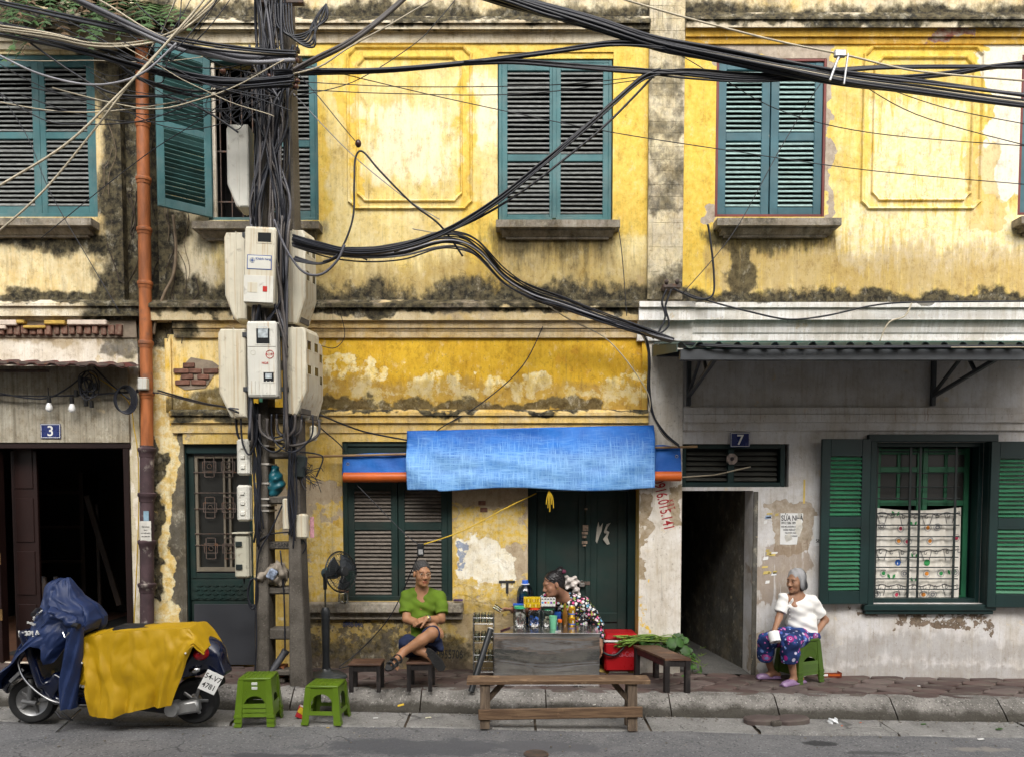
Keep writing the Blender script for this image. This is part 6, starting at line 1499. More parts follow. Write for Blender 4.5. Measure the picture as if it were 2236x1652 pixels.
# ================================================================ wooden stools and benches
def wood(name,col,dark,rough=.55,sc=(1.2,14,14),worn=None):
    t=NT(name); v=t.obj(); g=t.noise(3.0,6,.65,v,sc); c=t.mix(t.ss(g,.35,.65),dark,col)
    n=t.noise(6,5,.65,v)
    if worn: c=t.mix(t.ss(n,.54,.66),c,worn)
    return t.done(c,t.mixf(t.ss(n,.4,.7),rough,rough+.2),t.bump(t.m('ADD',g,t.m('MULTIPLY',n,.4)),.35,.006),0,.4)
m_seat=wood('dark_polished_seat',(0.115,0.060,0.036),(0.055,.028,.018),.45,worn=(.18,.10,.06)); m_leg=wood('blackened_wood',(.022,.018,.017),(.010,.008,.008),.5,(14,14,1.5),(.045,.035,.03))
m_bench=wood('weathered_plank',(0.20,0.125,0.070),(0.10,.058,.033),.7,(1.2,16,16),(.26,.17,.10)); m_bench2=wood('grey_timber',(0.17,0.125,0.085),(0.085,.06,.042),.8,(14,14,1.2),(.24,.19,.14))
def wooden_stool(label,x0,x1,y0,y1,zseat,zf,name='wooden_stool',lw=.036,apron=.055,cat='stool',splay=.0,zr=None):
    cx,cy=(x0+x1)/2,(y0+y1)/2; t=thing(name,label,cat,(cx,cy,zf)); w_,d_,h=x1-x0,y1-y0,zseat-zf
    MB().box(-w_/2,w_/2,-d_/2,d_/2,h-.022,h,.005).build('seat',m_seat,t,local=True)
    for sx in (-1,1):
        for sy in (-1,1):
            bx,by=sx*(w_/2-lw*.7),sy*(d_/2-lw*.7); MB().add([(bx+dx*lw/2-(sx*splay if False else 0),by+dy*lw/2,zz) for zz in (0,h-.0225) for dx,dy in ((-1,-1),(1,-1),(1,1),(-1,1))],[(0,1,5,4),(1,2,6,5),(2,3,7,6),(3,0,4,7),(0,3,2,1)]).build('leg',m_leg,t,local=True)
    e=lw*1.2
    for sy in (-1,1): MB().box(-w_/2+e,w_/2-e,sy*(d_/2-lw*.7)-.009,sy*(d_/2-lw*.7)+.009,h-.023-apron,h-.0235,.002).build('apron',m_leg,t,local=True)
    for sx in (-1,1): MB().box(sx*(w_/2-lw*.7)-.009,sx*(w_/2-lw*.7)+.009,-d_/2+e,d_/2-e,h-.023-apron,h-.0235,.002).build('apron',m_leg,t,local=True)
    return t
f1=G(760,1511); f2=G(829,1509); zs=P(790,1449,f1.y-.02).z
s1=wooden_stool('empty dark wooden stool between the black fan and the seated man',f1.x,f2.x+.02,f1.y,f1.y+.26,zs,zg(f1.x))
f1=G(893,1509); f2=G(938,1508); MANS=P(912,1446,f1.y-.02).z
s2=wooden_stool('dark wooden stool the man in the green shirt sits on',f1.x-.03,f2.x+.03,f1.y,f1.y+.34,MANS,zg(f1.x))
# low bench with greens, end-on to the street
f1=G(1455,1511); f2=G(1507,1511); zs=P(1480,1436,f1.y).z
bt=thing('low_bench','small dark wooden bench with greens on it beside the red cooler','bench',((f1.x+f2.x)/2,f1.y+.3,zg(f1.x)))
xa,xb,ya=f1.x-.02,f2.x-.0,f1.y-.01; sh=-.20; Lb=.70
def sk(x,y,z): return (x+sh*(y-ya)/Lb,y,z)
def skbox(x0,x1,y0,y1,z0,z1): return MB().add([sk(x,y,z) for x in (x0,x1) for y in (y0,y1) for z in (z0,z1)],[(0,1,3,2),(4,6,7,5),(0,4,5,1),(2,3,7,6),(0,2,6,4),(1,5,7,3)])
skbox(xa,xb,ya,ya+Lb,zs-.02,zs).build('seat',m_seat,bt)
for (a,b) in ((xa+.004,xa+.05),(xb-.05,xb-.004)):
    for (c_,d_) in ((ya+.004,ya+.045),(ya+Lb-.05,ya+Lb-.006)): skbox(a,b,c_,d_,zg(a)+.001,zs-.0205).build('leg',m_leg,bt)
skbox(xa+.051,xb-.051,ya+.012,ya+.032,zs-.08,zs-.021).build('apron',m_leg,bt)
m_redap=wood('dark_red_apron',(.07,.015,.015),(.035,.01,.01),.5)
for a in (xa+.012,xb-.03): skbox(a,a+.018,ya+.046,ya+Lb-.051,zs-.085,zs-.021).build('apron',m_redap,bt)
BENCHZ=zs; BENCHX=(xa,xb,ya)
# long plank bench in front
gl=G(1058,1588,-.172); gr=G(1380,1584,-.172); yb_=gl.y+.10
lb=thing('plank_bench','long rough plank bench standing in the gutter before the steel cart','bench',((gl.x+gr.x)/2,yb_,gl.z))
ztop=P(1200,1484,yb_-.10).z
xl,xr=X(1017,1484,yb_-.1),X(1419,1484,yb_-.1)
def plank(a,b):
    x=xl+(xr-xl)*a
    return x
mb=MB(); N=40
prof=[(-.105,-.036),(-.11,-.006),(-.10,.0),(.10,.0),(.11,-.006),(.105,-.036)]
vs_=[]
for i in range(N+1):
    x=xl+(xr-xl)*i/N; wv=.006*mnoise.noise((x*3,0,2)); wz=.004*math.sin(x*1.5)+.003*mnoise.noise((x*5,3,0))
    e=.012*mnoise.noise((x*9,7,0)) if i in (0,N) else 0
    vs_ += [(x+e+.01*mnoise.noise((k*3.,i,0))*(i in (0,N)),yb_+y*(1+.05*mnoise.noise((x*4,k,1))),ztop+z+wz) for k,(y,z) in enumerate(prof)]
n=6; mb.add(vs_,[(i*n+k,i*n+(k+1) % n,(i+1)*n+(k+1) % n,(i+1)*n+k) for i in range(N) for k in range(n)]+[tuple(range(n)),tuple(N*n+k for k in range(n))]).build('seat',m_bench,lb)
def beam(p,q,w_,d_,name,mat,parent):
    p,q=Vector(p),Vector(q); dd=q-p
    return MB().obox((p+q)/2,(w_,d_,dd.length),dd.to_track_quat('Z','X').to_matrix() if abs(dd.normalized().z) < .999 else None,.006).build(name,mat,parent)
for s,u in ((-1,1059),(1,1377)):
    xx=X(u,1540,yb_)
    for sy in (-1,1): MB().add([(xx+dx,yb_+sy*(.055 if zz else .095)+dy,(ztop-.037) if zz else zg(xx)-.172) for zz in (0,1) for dx,dy in ((-.042,-.03),(.042,-.03),(.042,.03),(-.042,.03))],[(0,1,5,4),(1,2,6,5),(2,3,7,6),(3,0,4,7),(0,3,2,1),(4,5,6,7)]).build('leg',m_bench2,lb)
    MB().box(xx-.03,xx+.03,yb_-.05,yb_+.05,ztop-.30,ztop-.25,.004).build('cross_rail',m_bench2,lb)
    beam((xx-s*.02,yb_,ztop-.20),(xx-s*.16,yb_,ztop-.04),.05,.03,'brace',m_bench2,lb)
zst=P(1200,1556,yb_-.13).z
MB().obox(((xl+xr)/2+.02,yb_-.125,zst),(X(1398,1556,yb_)-X(1046,1556,yb_),.028,.095),Matrix.Rotation(-.018,3,'Y'),.006).build('stretcher',m_bench,lb)
# ================================================================ standing fan
fb=G(712,1476); fn=thing('pedestal_fan','black pedestal fan with blue-grey motor beside the concrete pole','fan',(fb.x,fb.y,fb.z))
m_fblack=pmat('black_fan_plastic',(.018,.02,.022),.35,.2,5,bump=.05); m_fgrey=pmat('dark_grey_fan_base',(.04,.045,.045),.4,.3,6,dirt=((.12,.11,.10),.35,12)); m_fblue=pmat('blue_grey_motor',(.045,.085,.11),.35,.15,4)
o=[];
for i in range(32):
    a=2*math.pi*i/32; e=5; r_=.185/((abs(math.cos(a))**e+abs(math.sin(a))**e)**(1/e)); o.append((r_*math.cos(a),r_*math.sin(a)))
mb=MB(); rot=Matrix.Rotation(.55,3,'Z'); lv=[(1,.0),(1.0,.014),(.95,.028),(.55,.042),(.28,.06),(.22,.09)]
vs_=[rot@Vector((x*s,y*s,z)) for s,z in lv for x,y in o]; mb.add(vs_,[(j*32+i,j*32+(i+1) % 32,(j+1)*32+(i+1) % 32,(j+1)*32+i) for j in range(5) for i in range(32)]+[tuple(range(32))]).build('base',m_fgrey,fn,local=True,smooth=50)
zz=lambda v: P(705,v,fb.y).z-fb.z
MB().lathe([(.05,.06),(.042,.10),(.036,.2),(.046,zz(1345)),(.05,zz(1332)),(.03,zz(1324))],14).build('column',m_fblack,fn,local=True,smooth=50)
MB().cyl((0,0,zz(1326)),(0,0,zz(1272)),.010).build('pole',pmat('chrome_pole',(.5,.5,.5),.2,.1,metal=1),fn,local=True)
MB().obox((.0,0,zz(1268)),(.035,.04,.17),None,.01).build('neck',m_fblack,fn,local=True)
hd=P(744,1247,fb.y-.05)-Vector((fb.x,fb.y,fb.z)); ax_=Vector((.80,-.55,.12)).normalized(); q=ax_.to_track_quat('Z','Y').to_matrix().to_4x4(); q.translation=hd
MB().lathe([(.02,-.24),(.055,-.23),(.062,-.16),(.066,-.08),(.05,-.05)],18,q).build('motor',m_fblue,fn,local=True,smooth=50)
FR=.205
for s,zo in ((-1,-.055),(1,.06)):
    mb=MB()
    for i in range(44):
        a=2*math.pi*i/44; ca,sa=math.cos(a),math.sin(a)
        mb.tube([q@Vector((.045*ca,.045*sa,zo)),q@Vector((FR*.6*ca,FR*.6*sa,zo*.92)),q@Vector((FR*.9*ca,FR*.9*sa,zo*.6)),q@Vector((FR*ca,FR*sa,0))],.0016,3)
    for rr,zf_ in ((.045,1),(.12,.95),(FR*.9,.6)): mb.tube([q@Vector((rr*math.cos(i*.2618),rr*math.sin(i*.2618),zo*zf_)),] if False else [q@Vector((rr*math.cos(i*.2618),rr*math.sin(i*.2618),zo*zf_)) for i in range(24)],.003,4,True)
    mb.build('guard',m_fblack,fn,local=True)
MB().tube([q@Vector((FR*math.cos(i*.1745),FR*math.sin(i*.1745),0)) for i in range(36)],.008,6,True).build('rim',m_fblack,fn,local=True,smooth=180)
MB().lathe([(.05,.058),(.045,.066),(.001,.068)],16,q).build('badge',m_fblack,fn,local=True)
m_blade=pmat('smoked_fan_blade',(.03,.035,.04),.25,.1,4,bump=0)
for k in range(3):
    a0=k*2.094
    def bl_(a,b):
        th=a0+a*1.35; r_=.04+(.185-.04)*b; return q@Vector((r_*math.cos(th),r_*math.sin(th),.025*(1-2*a)))
    MB().grid(bl_,10,8).build('blade',m_blade,fn,local=True,smooth=180,solid=.003)
MB().lathe([(.04,-.02),(.042,.03),(.02,.04)],14,q).build('hub',m_fblack,fn,local=True,smooth=40)
MB().obox(q@Vector((-.06,.03,-.13)),(.03,.004,.05),None,.001).build('sticker',pmat('cyan_sticker',(.10,.40,.45),.5,.4,30),fn,local=True)
single([(800,1440),(770,1450),(740,1458)],-.3,.006,m_cab,'fan power cable trailing along the wall foot')
# jar and lighter on the sill, hanging adaptor
m_clear=NT('clear_plastic'); m_clear.b.inputs['Transmission Weight'].default_value=1.0; m_clear=m_clear.done((.93,.95,.95),.08,None,0,.4,IOR=1.15)
m_glassw=NT('clear_glass'); m_glassw.b.inputs['Transmission Weight'].default_value=1.0; m_glassw=m_glassw.done((.95,.97,.96),.03,None,0,.5,IOR=1.3)
def jar(label,u,v,y,r,h,lidmat,name='plastic_jar',fill=None,cat='jar',ribs=True,square=False):
    c_=P(u,v,y); t=thing(name,label,cat,c_)
    pr=[(r*.9,0),(r,.01),(r,h*.75),(r*.97,h*.82),(r*.8,h*.9),(r*.8,h)]
    if ribs: pr=[(r*.9,0)]+[(r*(1 if i % 2 else .96),.01+h*.75*i/9) for i in range(10)]+[(r*.8,h*.9),(r*.8,h)]
    MB().lathe(pr,20).build('body',m_clear,t,local=True,smooth=60)
    if lidmat: MB().lathe([(r*.86,h*.97),(r*.9,h*.98),(r*.9,h*1.1),(r*.84,h*1.12)],20).build('lid',lidmat,t,local=True,smooth=40)
    return t
m_clid={k: pmat(k+'_plastic_lid',c_,.35,.1,6,bump=.03) for k,c_ in dict(green=(.06,.42,.20),red=(.72,.07,.02),blue=(.03,.13,.60),orange=(.75,.14,.01),brown=(.2,.07,.05)).items()}
jar('ribbed clear plastic jar with brown lid on the window sill behind the fan',750,1314,-.09,.058,.115,m_clid['brown'])
c=P(1000,1311,-.10); ob=MB().box(c.x-.05,c.x+.05,-.13,-.07,c.z,c.z+.022,.005).build('cigarette_pack',pmat('purple_pack',(.10,.06,.14),.4,.5,20)); tag(ob,'small purple cigarette pack lying on the window sill end','pack')
ad=thing('power_socket','black power socket strip hanging on yellow string before the louvres','socket',P(918,1196,-.35))
c=P(918,1198,-.35); MB().box(c.x-.035,c.x+.035,c.y-.02,c.y+.02,c.z-.07,c.z+.06,.008).build('housing',m_fblack,ad); MB().box(c.x-.02,c.x+.025,c.y-.024,c.y-.019,c.z-.05,c.z+.0,.003).build('socket_face',pmat('grey_socket',(.3,.3,.3),.4),ad)
single([(1170,1076),(1100,1110),(1010,1158),(925,1187)],[-.12,-.2,-.28,-.35],.007,m_ycab,'yellow string from the tarpaulin to the hanging socket')
single([(752,1030),(830,1110),(880,1160),(912,1186)],[-.1,-.2,-.3,-.35],.005,m_cab,'black cable from the tarpaulin pole to the hanging socket')
single([(916,1206),(900,1240),(870,1310),(840,1360),(790,1415),(740,1455)],[-.35,-.3,-.2,-.15,-.1,-.2],.006,m_cab,'black cable drooping from the hanging socket across the louvres to the fan')
# things tucked in the pole
c=P(601,1080,YP-.02); sd=SDF((c.x-.16,c.y-.14,c.z-.05),(c.x+.16,c.y+.14,c.z+.34),.008); sd.ell((c.x-.01,c.y,c.z+.10),(.095,.09,.12),None,.03); sd.cap((c.x,c.y,c.z+.18),(c.x+.01,c.y,c.z+.25),.06,.04,.06)
sd.disp(lambda x,y,z: .010*np.sin(40*x+25*z)+.006*np.sin(70*z-30*y)+.006*np.sin(55*x-60*z))
ob=sd.build('teal_bag',pmat('teal_plastic_bag',(.012,.10,.13),.35,.3,8,bump=.4,bscale=30)); tag(ob,'teal plastic bag stuffed into the pole above the C17 rung','bag')
c=P(601,1252,YP-.06); bg=thing('cloth_bundle','rolled dirty beige sack holding a striped packet on the pole rung','bundle',P(601,1276,YP))
sd=SDF((c.x-.2,c.y-.2,c.z-.16),(c.x+.2,c.y+.2,c.z+.18),.008); sd.ell((c.x+.01,c.y+.02,c.z),(.115,.13,.12),None,.03); sd.ell((c.x-.10,c.y-.06,c.z-.01),(.06,.05,.055),None,.03); sd.ell((c.x,c.y-.12,c.z),(.06,.06,.06),None,.02,'cut')
sd.disp(lambda x,y,z: .010*np.sin(50*x+35*z)+.008*np.sin(60*z-40*x)+.006*np.sin(90*x+70*y)); sd.build('sack',pmat('dirty_beige_sack',(.28,.24,.19),.8,.4,10,bump=.5),bg)
MB().obox(c+Vector((.0,-.11,.01)),(.08,.05,.10),Matrix.Rotation(.5,3,'Y'),.015).build('packet',pmat('blue_white_packet',(.35,.42,.55),.4,.7,22),bg)
hb=P(598,1458,YP+.05); ob=thing('hollow_brick','orange hollow clay brick lying between the pole legs','brick',(hb.x,hb.y,zg(hb.x)))
zb0=zg(hb.x)+.0; mb=MB(); xw=.115
for zz_ in (.06,.105,.15): mb.box(hb.x-xw,hb.x+xw,hb.y-.07,hb.y+.09,zb0+zz_,zb0+zz_+.012)
for xx in (-xw,-.04,.035,xw-.012): mb.box(hb.x+xx,hb.x+xx+.012,hb.y-.07,hb.y+.09,zb0+.072,zb0+.105).box(hb.x+xx,hb.x+xx+.012,hb.y-.07,hb.y+.09,zb0+.117,zb0+.15)
mb.build('clay_body',pmat('orange_clay',(.30,.11,.05),.85,.3,9,bump=.4),ob)
rb=MB().obox((hb.x,hb.y+.01,zb0+.03),(.26,.2,.06),None,.012).build('concrete_rubble',m_conc); tag(rb,'flat lump of concrete under the hollow brick in the pole','rubble')
a,b=P(583,1480,YP-.10),P(624,1419,YP+.02); ob=MB().cyl(a,b,.034,seg=16).cyl(a.lerp(b,.9),b+(b-a)*.02,.038,seg=16).build('plastic_pipe',pmat('grey_plastic_pipe',(.06,.062,.07),.5,.2,5),smooth=50); tag(ob,'short grey plastic pipe leaning between the pole legs','pipe')

# ================================================================ see-through plastics
def thin(name,tint,refl=.12,rough=.06,dens=.85):
    t=NT(name); t.t.nodes.remove(t.b); out=t.t.nodes['Material Output']
    tr=t.n('ShaderNodeBsdfTransparent'); tr.inputs[0].default_value=(*tint,1)
    gl=t.n('ShaderNodeBsdfGlossy'); gl.inputs['Roughness'].default_value=rough; gl.inputs[0].default_value=(.9,.9,.9,1)
    fr=t.n('ShaderNodeFresnel'); fr.inputs[0].default_value=1.45
    mx=t.n('ShaderNodeMixShader'); t.put(mx.inputs[0],t.m('ADD',t.m('MULTIPLY',fr.outputs[0],.8),refl,clamp=True)); t.put(mx.inputs[1],tr.outputs[0]); t.put(mx.inputs[2],gl.outputs[0])
    t.put(out.inputs[0],mx.outputs[0]); return t.mat
m_clear2=thin('clear_jar_plastic',(.90,.92,.92),.06,.12); m_glass2=thin('clear_tumbler_glass',(.90,.93,.92),.08,.04); m_bluepl=thin('blue_bottle_plastic',(.10,.32,.62),.06,.1)
for o in bpy.data.objects:
    if o.type == 'MESH':
        for i,m_ in enumerate(o.data.materials):
            if m_ and m_.name == 'clear_plastic': o.data.materials[i]=m_clear2
def supl(mb,prof,n=24,e=4.0,M=None):
    M=M if M is not None else Matrix.Identity(4); vs_=[]
    for r,z in prof:
        for i in range(n):
            a=2*math.pi*i/n; k=r/((abs(math.cos(a))**e+abs(math.sin(a))**e)**(1/e)); vs_.append(M@Vector((k*math.cos(a),k*math.sin(a),z)))
    fs=[(j*n+i,j*n+(i+1) % n,(j+1)*n+(i+1) % n,(j+1)*n+i) for j in range(len(prof)-1) for i in range(n)]+[tuple(range(n))[::-1],tuple((len(prof)-1)*n+i for i in range(n))]
    return mb.add(vs_,fs)
# ================================================================ steel cart
def steel_mat(name,wave,rough=.22):
    t=NT(name); p=t.pos()
    n=t.noise(1.0,4,.6,p,(1.4,1,7)); f=t.noise(1,5,.6,p,(4,4,60))
    c=t.mix(t.ss(t.noise(5,5,.65,p),.35,.7),(.80,.79,.77),(.66,.64,.61))
    sm=t.ss(t.noise(2.6,5,.6,p,(1,1,1.3)),.56,.76); c=t.mix(t.m('MULTIPLY',sm,.55),c,(.26,.22,.17))
    return t.done(c,t.mixf(sm,rough,rough+.2),t.bump(n,wave,.05),.95,.5)
m_steelp=steel_mat('dented_stainless_sheet',.10,.12); m_steelt=steel_mat('stainless_table_top',.08,.16)
ff=G(1195,1497); CY0=ff.y; CY1=CY0+.52; CZ=P(1195,1380.5,CY0).z
cx0,cx1=X(1078,1440,CY0),X(1309,1440,CY0); zlo=P(1195,1500,CY0).z
ca=thing('steel_cart','low stainless steel drinks cart on castors before the green double door','cart',((cx0+cx1)/2,(CY0+CY1)/2,zg((cx0+cx1)/2)))
def fpan(a,b):
    x=cx0+.004+(cx1-cx0-.008)*a; z=zlo+(CZ-.012-zlo)*b
    return (x,CY0+.006+.010*math.sin(b*9.5+.8*math.sin(a*3))*math.sin(math.pi*b)+.005*mnoise.noise((a*3,b*4,0)),z)
MB().grid(fpan,40,40).build('front_panel',m_steelp,ca,smooth=180)
MB().box(cx0,cx0+.012,CY0+.012,CY1,zlo,CZ-.012).build('side_panel',m_steelp,ca); MB().box(cx1-.012,cx1,CY0+.012,CY1,zlo,CZ-.012).build('side_panel',m_steelp,ca); MB().box(cx0+.012,cx1-.012,CY1-.012,CY1,zlo,CZ-.012).build('back_panel',m_steelp,ca)
MB().box(cx0-.008,cx1+.008,CY0-.008,CY1+.008,CZ-.012,CZ,.003).build('top',m_steelt,ca)
MB().box(cx0+.01,cx1-.01,CY0+.012,CY1-.012,zlo-.012,zlo+.004).build('floor_plate',m_steelp,ca)
MB().box(cx0+.01,cx1-.01,CY0-.004,CY0+.004,zlo+.0,zlo+.028,.002).build('bottom_flange',m_steelp,ca)
for i in range(7): MB().ball((cx0+.05+i*(cx1-cx0-.1)/6,CY0-.005,zlo+.014),.006,6,4).build('rivet',m_steelp,ca)
for sx in (cx0+.07,cx1-.07):
    for sy in (CY0+.06,CY1-.06):
        w_=MB().cyl((sx-.014,sy,zg(sx)+.028),(sx+.014,sy,zg(sx)+.028),.028,seg=12).build('castor',m_fblack,ca); MB().box(sx-.02,sx+.02,sy-.018,sy+.018,zg(sx)+.03,zlo-.012).build('castor_fork',m_iron,w_)
def T(u,v,y=None):
    d=ray(u,v); t_=(CZ-CAMZ)/d.z; return Vector((d.x*t_,CAMY+d.y*t_,CZ))
def mpu(p): return (p.y-CAMY)/F
# ---- goods
def cjar(label,u,v,w,h,lid,contents):
    c_=T(u,v); k=mpu(c_); r=w*k/2; hh=h*k; c_.y += r; t=thing('candy_jar',label,'jar',c_)
    supl(MB(),[(r*.9,0),(r,.008),(r,hh*.72),(r*.95,hh*.80),(r*.86,hh*.86),(r*.86,hh*.9)]).build('body',m_clear2,t,local=True,smooth=50)
    MB().lathe([(r*.98,hh*.885),(r*1.02,hh*.89),(r*1.02,hh*.985),(r*.95,hh)],24).build('lid',m_clid[lid],t,local=True,smooth=40)
    rr=random.Random(int(u)); mats,n,sz=contents
    for mi,mt in enumerate(mats):
        mb=MB()
        for i in range(n):
            a=rr.uniform(-1,1)*(r-sz[0]*.8); b=rr.uniform(-1,1)*(r-sz[0]*.8)
            mb.obox((a,b,.012+rr.uniform(0,1)**1.5*hh*.38+sz[2]/2),sz,Euler((rr.uniform(-.8,.8),rr.uniform(-.8,.8),rr.uniform(0,3))).to_matrix(),.003)
        mb.build('contents',mt,t,local=True)
    return t
m_cw=pmat('white_wrappers',(.68,.66,.60),.5,.3,30); m_cb=pmat('blue_foil_wrappers',(.02,.13,.55),.25,.5,26,metal=.3); m_cp=pmat('pink_packets',(.6,.35,.33),.5,.5,22); m_cc=pmat('cream_candies',(.72,.68,.48),.5,.2,20)
cjar('clear jar with green lid holding white packets on the cart',1135.3,1369.5,27,47,'green',([m_cw,m_cp],7,(.055,.008,.07)))
cjar('clear jar with red lid full of blue wrapped sweets',1166.7,1369,27.5,44,'red',([m_cb],26,(.035,.018,.03)))
cjar('clear jar with green lid holding cream candies under the lighter tray',1195.6,1368.5,27,42.5,'green',([m_cc],20,(.03,.014,.022)))
cjar('clear jar with blue lid standing behind the green lidded one',1132,1362,25,45,'blue',([m_cw],5,(.05,.01,.06)))
# cigarette cartons and lighter tray on the lids
def ontop(u0,v0,u1,v1,yref,name,label,cat,mat,dep,cols=None):
    x0,x1,z0,z1=R(u0,v0,u1,v1,yref); t=thing(name,label,cat,((x0+x1)/2,yref+dep/2,z0)); return t,x0,x1,z0,z1
yj=T(1150,1369).y
t,x0,x1,z0,z1=ontop(1143,1303,1179.5,1325.3,yj,'cigarette_packs','row of yellow cigarette packs lying on the red lidded jar','packs',None,.08)
m_cig=pmat('yellow_packs',(.72,.50,.01),.45,.12,9,bump=.02); m_cigd=pmat('dark_red_band',(.22,.03,.02),.5,.2)
for i in range(9):
    for j in range(2):
        w_=(x1-x0)/9; h_=(z1-z0)/2; p_=MB().box(x0+i*w_+.0006,x0+(i+1)*w_-.0006,yj+.004*(i % 2),yj+.085,z0+j*h_+.0006,z0+(j+1)*h_-.0006,.0015).build('pack',m_cig,t)
        MB().box(x0+i*w_+w_*.4,x0+i*w_+w_*.62,yj-.0012,yj+.006,z0+j*h_+.006,z0+j*h_+h_*.7).build('pack_print',m_cigd if (i+j) % 3 else m_cw,p_)
t,x0,x1,z0,z1=ontop(1181,1303.5,1212.5,1326.2,yj+.02,'lighter_tray','black tray of white lighters printed with coloured apples','tray',None,.07)
MB().box(x0,x1,yj,yj+.08,z0,z0+.018,.002).build('tray',m_fblack,t)
for i,cc in enumerate(((.05,.22,.5),(.5,.03,.03),(.6,.5,.04),(.2,.05,.35),(.15,.4,.04))):
    w_=(x1-x0)/5; a=MB().box(x0+i*w_+.001,x0+(i+1)*w_-.001,yj+.01,yj+.06,z0+.0185,z1,.003).build('lighter',m_white,t)
    MB().ball((x0+(i+.5)*w_,yj+.0095,(z0+z1)/2+.004),(w_*.38,.002,w_*.38),10,6).build('printed_apple',pmat('apple_print',cc,.5,.2,rnd=0),a); MB().box(x0+i*w_+.004,x0+(i+1)*w_-.008,yj+.0085,yj+.0105,z1-.018,z1-.006).build('print_line',m_inkblack,a)
# cup, toothpicks, bottles, cans, big water bottle
c=T(1207.8,1372); k=mpu(c); r=9*k; h=28*k; c.y += r
t=thing('plastic_cup','mint green plastic cup on the cart before the candy jars','cup',c); m_mint=pmat('mint_plastic',(.20,.60,.36),.35,.06,5,bump=.02)
MB().lathe([(r*.78,0),(r*.8,.003),(r,h-.004),(r*1.04,h-.003),(r*1.04,h),(r*.96,h),(r*.76,.006),(.001,.006)],24,cap=False).build('cup_wall',m_mint,t,local=True,smooth=50)
c=T(1222,1370); k=mpu(c); r=5*k; h=19*k; c.y += r; t=thing('toothpick_pot','small toothpick pot with orange lid beside the mint cup','toothpick pot',c)
MB().lathe([(r*.9,0),(r*.9,h*.66)],14).build('pot',m_clear2,t,local=True,smooth=40); MB().lathe([(r,h*.66),(r*1.02,h*.7),(r*1.02,h*.96),(r*.9,h)],16).build('lid',m_clid['orange'],t,local=True,smooth=40)
mb=MB()
for i in range(26): a=i*2.4; q=r*.7*math.sqrt(i/26); mb.cyl((q*math.cos(a),q*math.sin(a),.003),(q*math.cos(a+.2)*1.05,q*math.sin(a+.2)*1.05,h*.62),.0012,seg=4)
mb.build('toothpicks',pmat('pale_sticks',(.55,.38,.18),.7,.2),t,local=True)
def bottle(label,u,v,w,h,mat,cap,liquid=None,back=0.0,name='bottle',prof=None,lab=None):
    c_=T(u,v); k=mpu(c_); r=w*k/2; hh=h*k; c_.y += r+back; t=thing(name,label,'bottle',c_)
    pr=prof or [(.85,0),(1,.03),(1,.52),(.96,.6),(.7,.74),(.38,.86),(.36,.93)]
    MB().lathe([(r*a,hh*b) for a,b in pr],18).build('body',mat,t,local=True,smooth=50)
    if cap: a=pr[-1][0]*1.12; MB().lathe([(r*a,hh*(pr[-1][1]-.01)),(r*a,hh*.995),(r*a*.9,hh)],14).build('cap',cap,t,local=True,smooth=40)
    if lab: MB().lathe([(r*1.006,hh*lab[0]),(r*1.006,hh*lab[1])],18,cap=False).build('label',lab[2],t,local=True,smooth=60)
    return t
bottle('blue water bottle with blue cap behind the toothpick pot',1217.5,1362,15.5,46,m_bluepl,m_clid['blue'],lab=(.1,.62,pmat('blue_bottle_label',(.03,.12,.5),.3,.5,18)))
bottle('brown glass bottle with white script beside the gold cans',1233.5,1367,12,51,pmat('amber_drink',(.22,.10,.015),.12,.3,6,bump=0),pmat('gold_cap',(.55,.35,.05),.3,.2,metal=.6))
bottle('amber bottle with blue and yellow cap standing behind the brown bottle',1231.5,1360,11,53,pmat('amber_drink_b',(.30,.15,.03),.12,.3,6,bump=0),m_clid['blue'],back=.05)
bottle('dark capped bottle standing behind the gold cans',1244,1360,9,50,pmat('brown_glass_b',(.09,.05,.03),.15,.3,6,bump=0),pmat('grey_cap',(.2,.17,.16),.4,.2),back=.06)
m_gold=pmat('gold_can',(.62,.36,.02),.28,.12,8,metal=.55,bump=.02); m_can=pmat('can_aluminium',(.75,.75,.75),.3,.1,metal=.8)
ckk=None
for j in range(2):
    c=T(1248.3,1366.3); k=mpu(c); r=7.7*k; h=22.5*k; c.y += r; c.z += j*h
    t=thing('drink_can',('lower gold drink can of the pair stacked on the cart','upper gold drink can of the pair stacked on the cart')[j],'can',c)
    MB().lathe([(r*.8,0),(r*.9,.004),(r,.012),(r,h-.014),(r*.84,h-.004)],20).build('body',m_gold,t,local=True,smooth=40); MB().lathe([(r*.84,h-.004),(r*.84,h),(r*.78,h-.003),(.001,h-.004)],20).build('lid',m_can,t,local=True)
    MB().lathe([(r*1.004,.016),(r*1.004,.028)],20,cap=False).build('blue_band',m_clid['blue'],t,local=True,smooth=60)
    for s in (-1,1): MB().ball((s*r*.38,-r*.9,h*.70),(.009,.004,.006),8,5).build('red_mark',m_inkred,t,local=True)
    MB().box(r*.15,r*.45,-r-.001,-r+.012,.034,.06).build('barcode',m_cw,t,local=True)
c=T(1146.5,1361); k=mpu(c); c.y += .10; k=mpu(c); r=18.8*k; h=(1361-1267)*k
t=thing('water_bottle','big blue five litre water bottle with blue cap on the cart','bottle',c)
MB().lathe([(r*.92,0),(r,.012),(r,h*.28),(r*.96,h*.30),(r,h*.32),(r,h*.58),(r*.97,h*.6),(r,h*.62),(r*.93,h*.74),(r*.72,h*.84),(r*.42,h*.88),(r*.38,h*.90)],26).build('body',m_bluepl,t,local=True,smooth=50)
MB().lathe([(r*.94,.006),(r*.94,h*.6)],24).build('water',pmat('blue_tinted_water',(.035,.20,.40),.08,.2,3,bump=0,rnd=0),t,local=True,smooth=40)
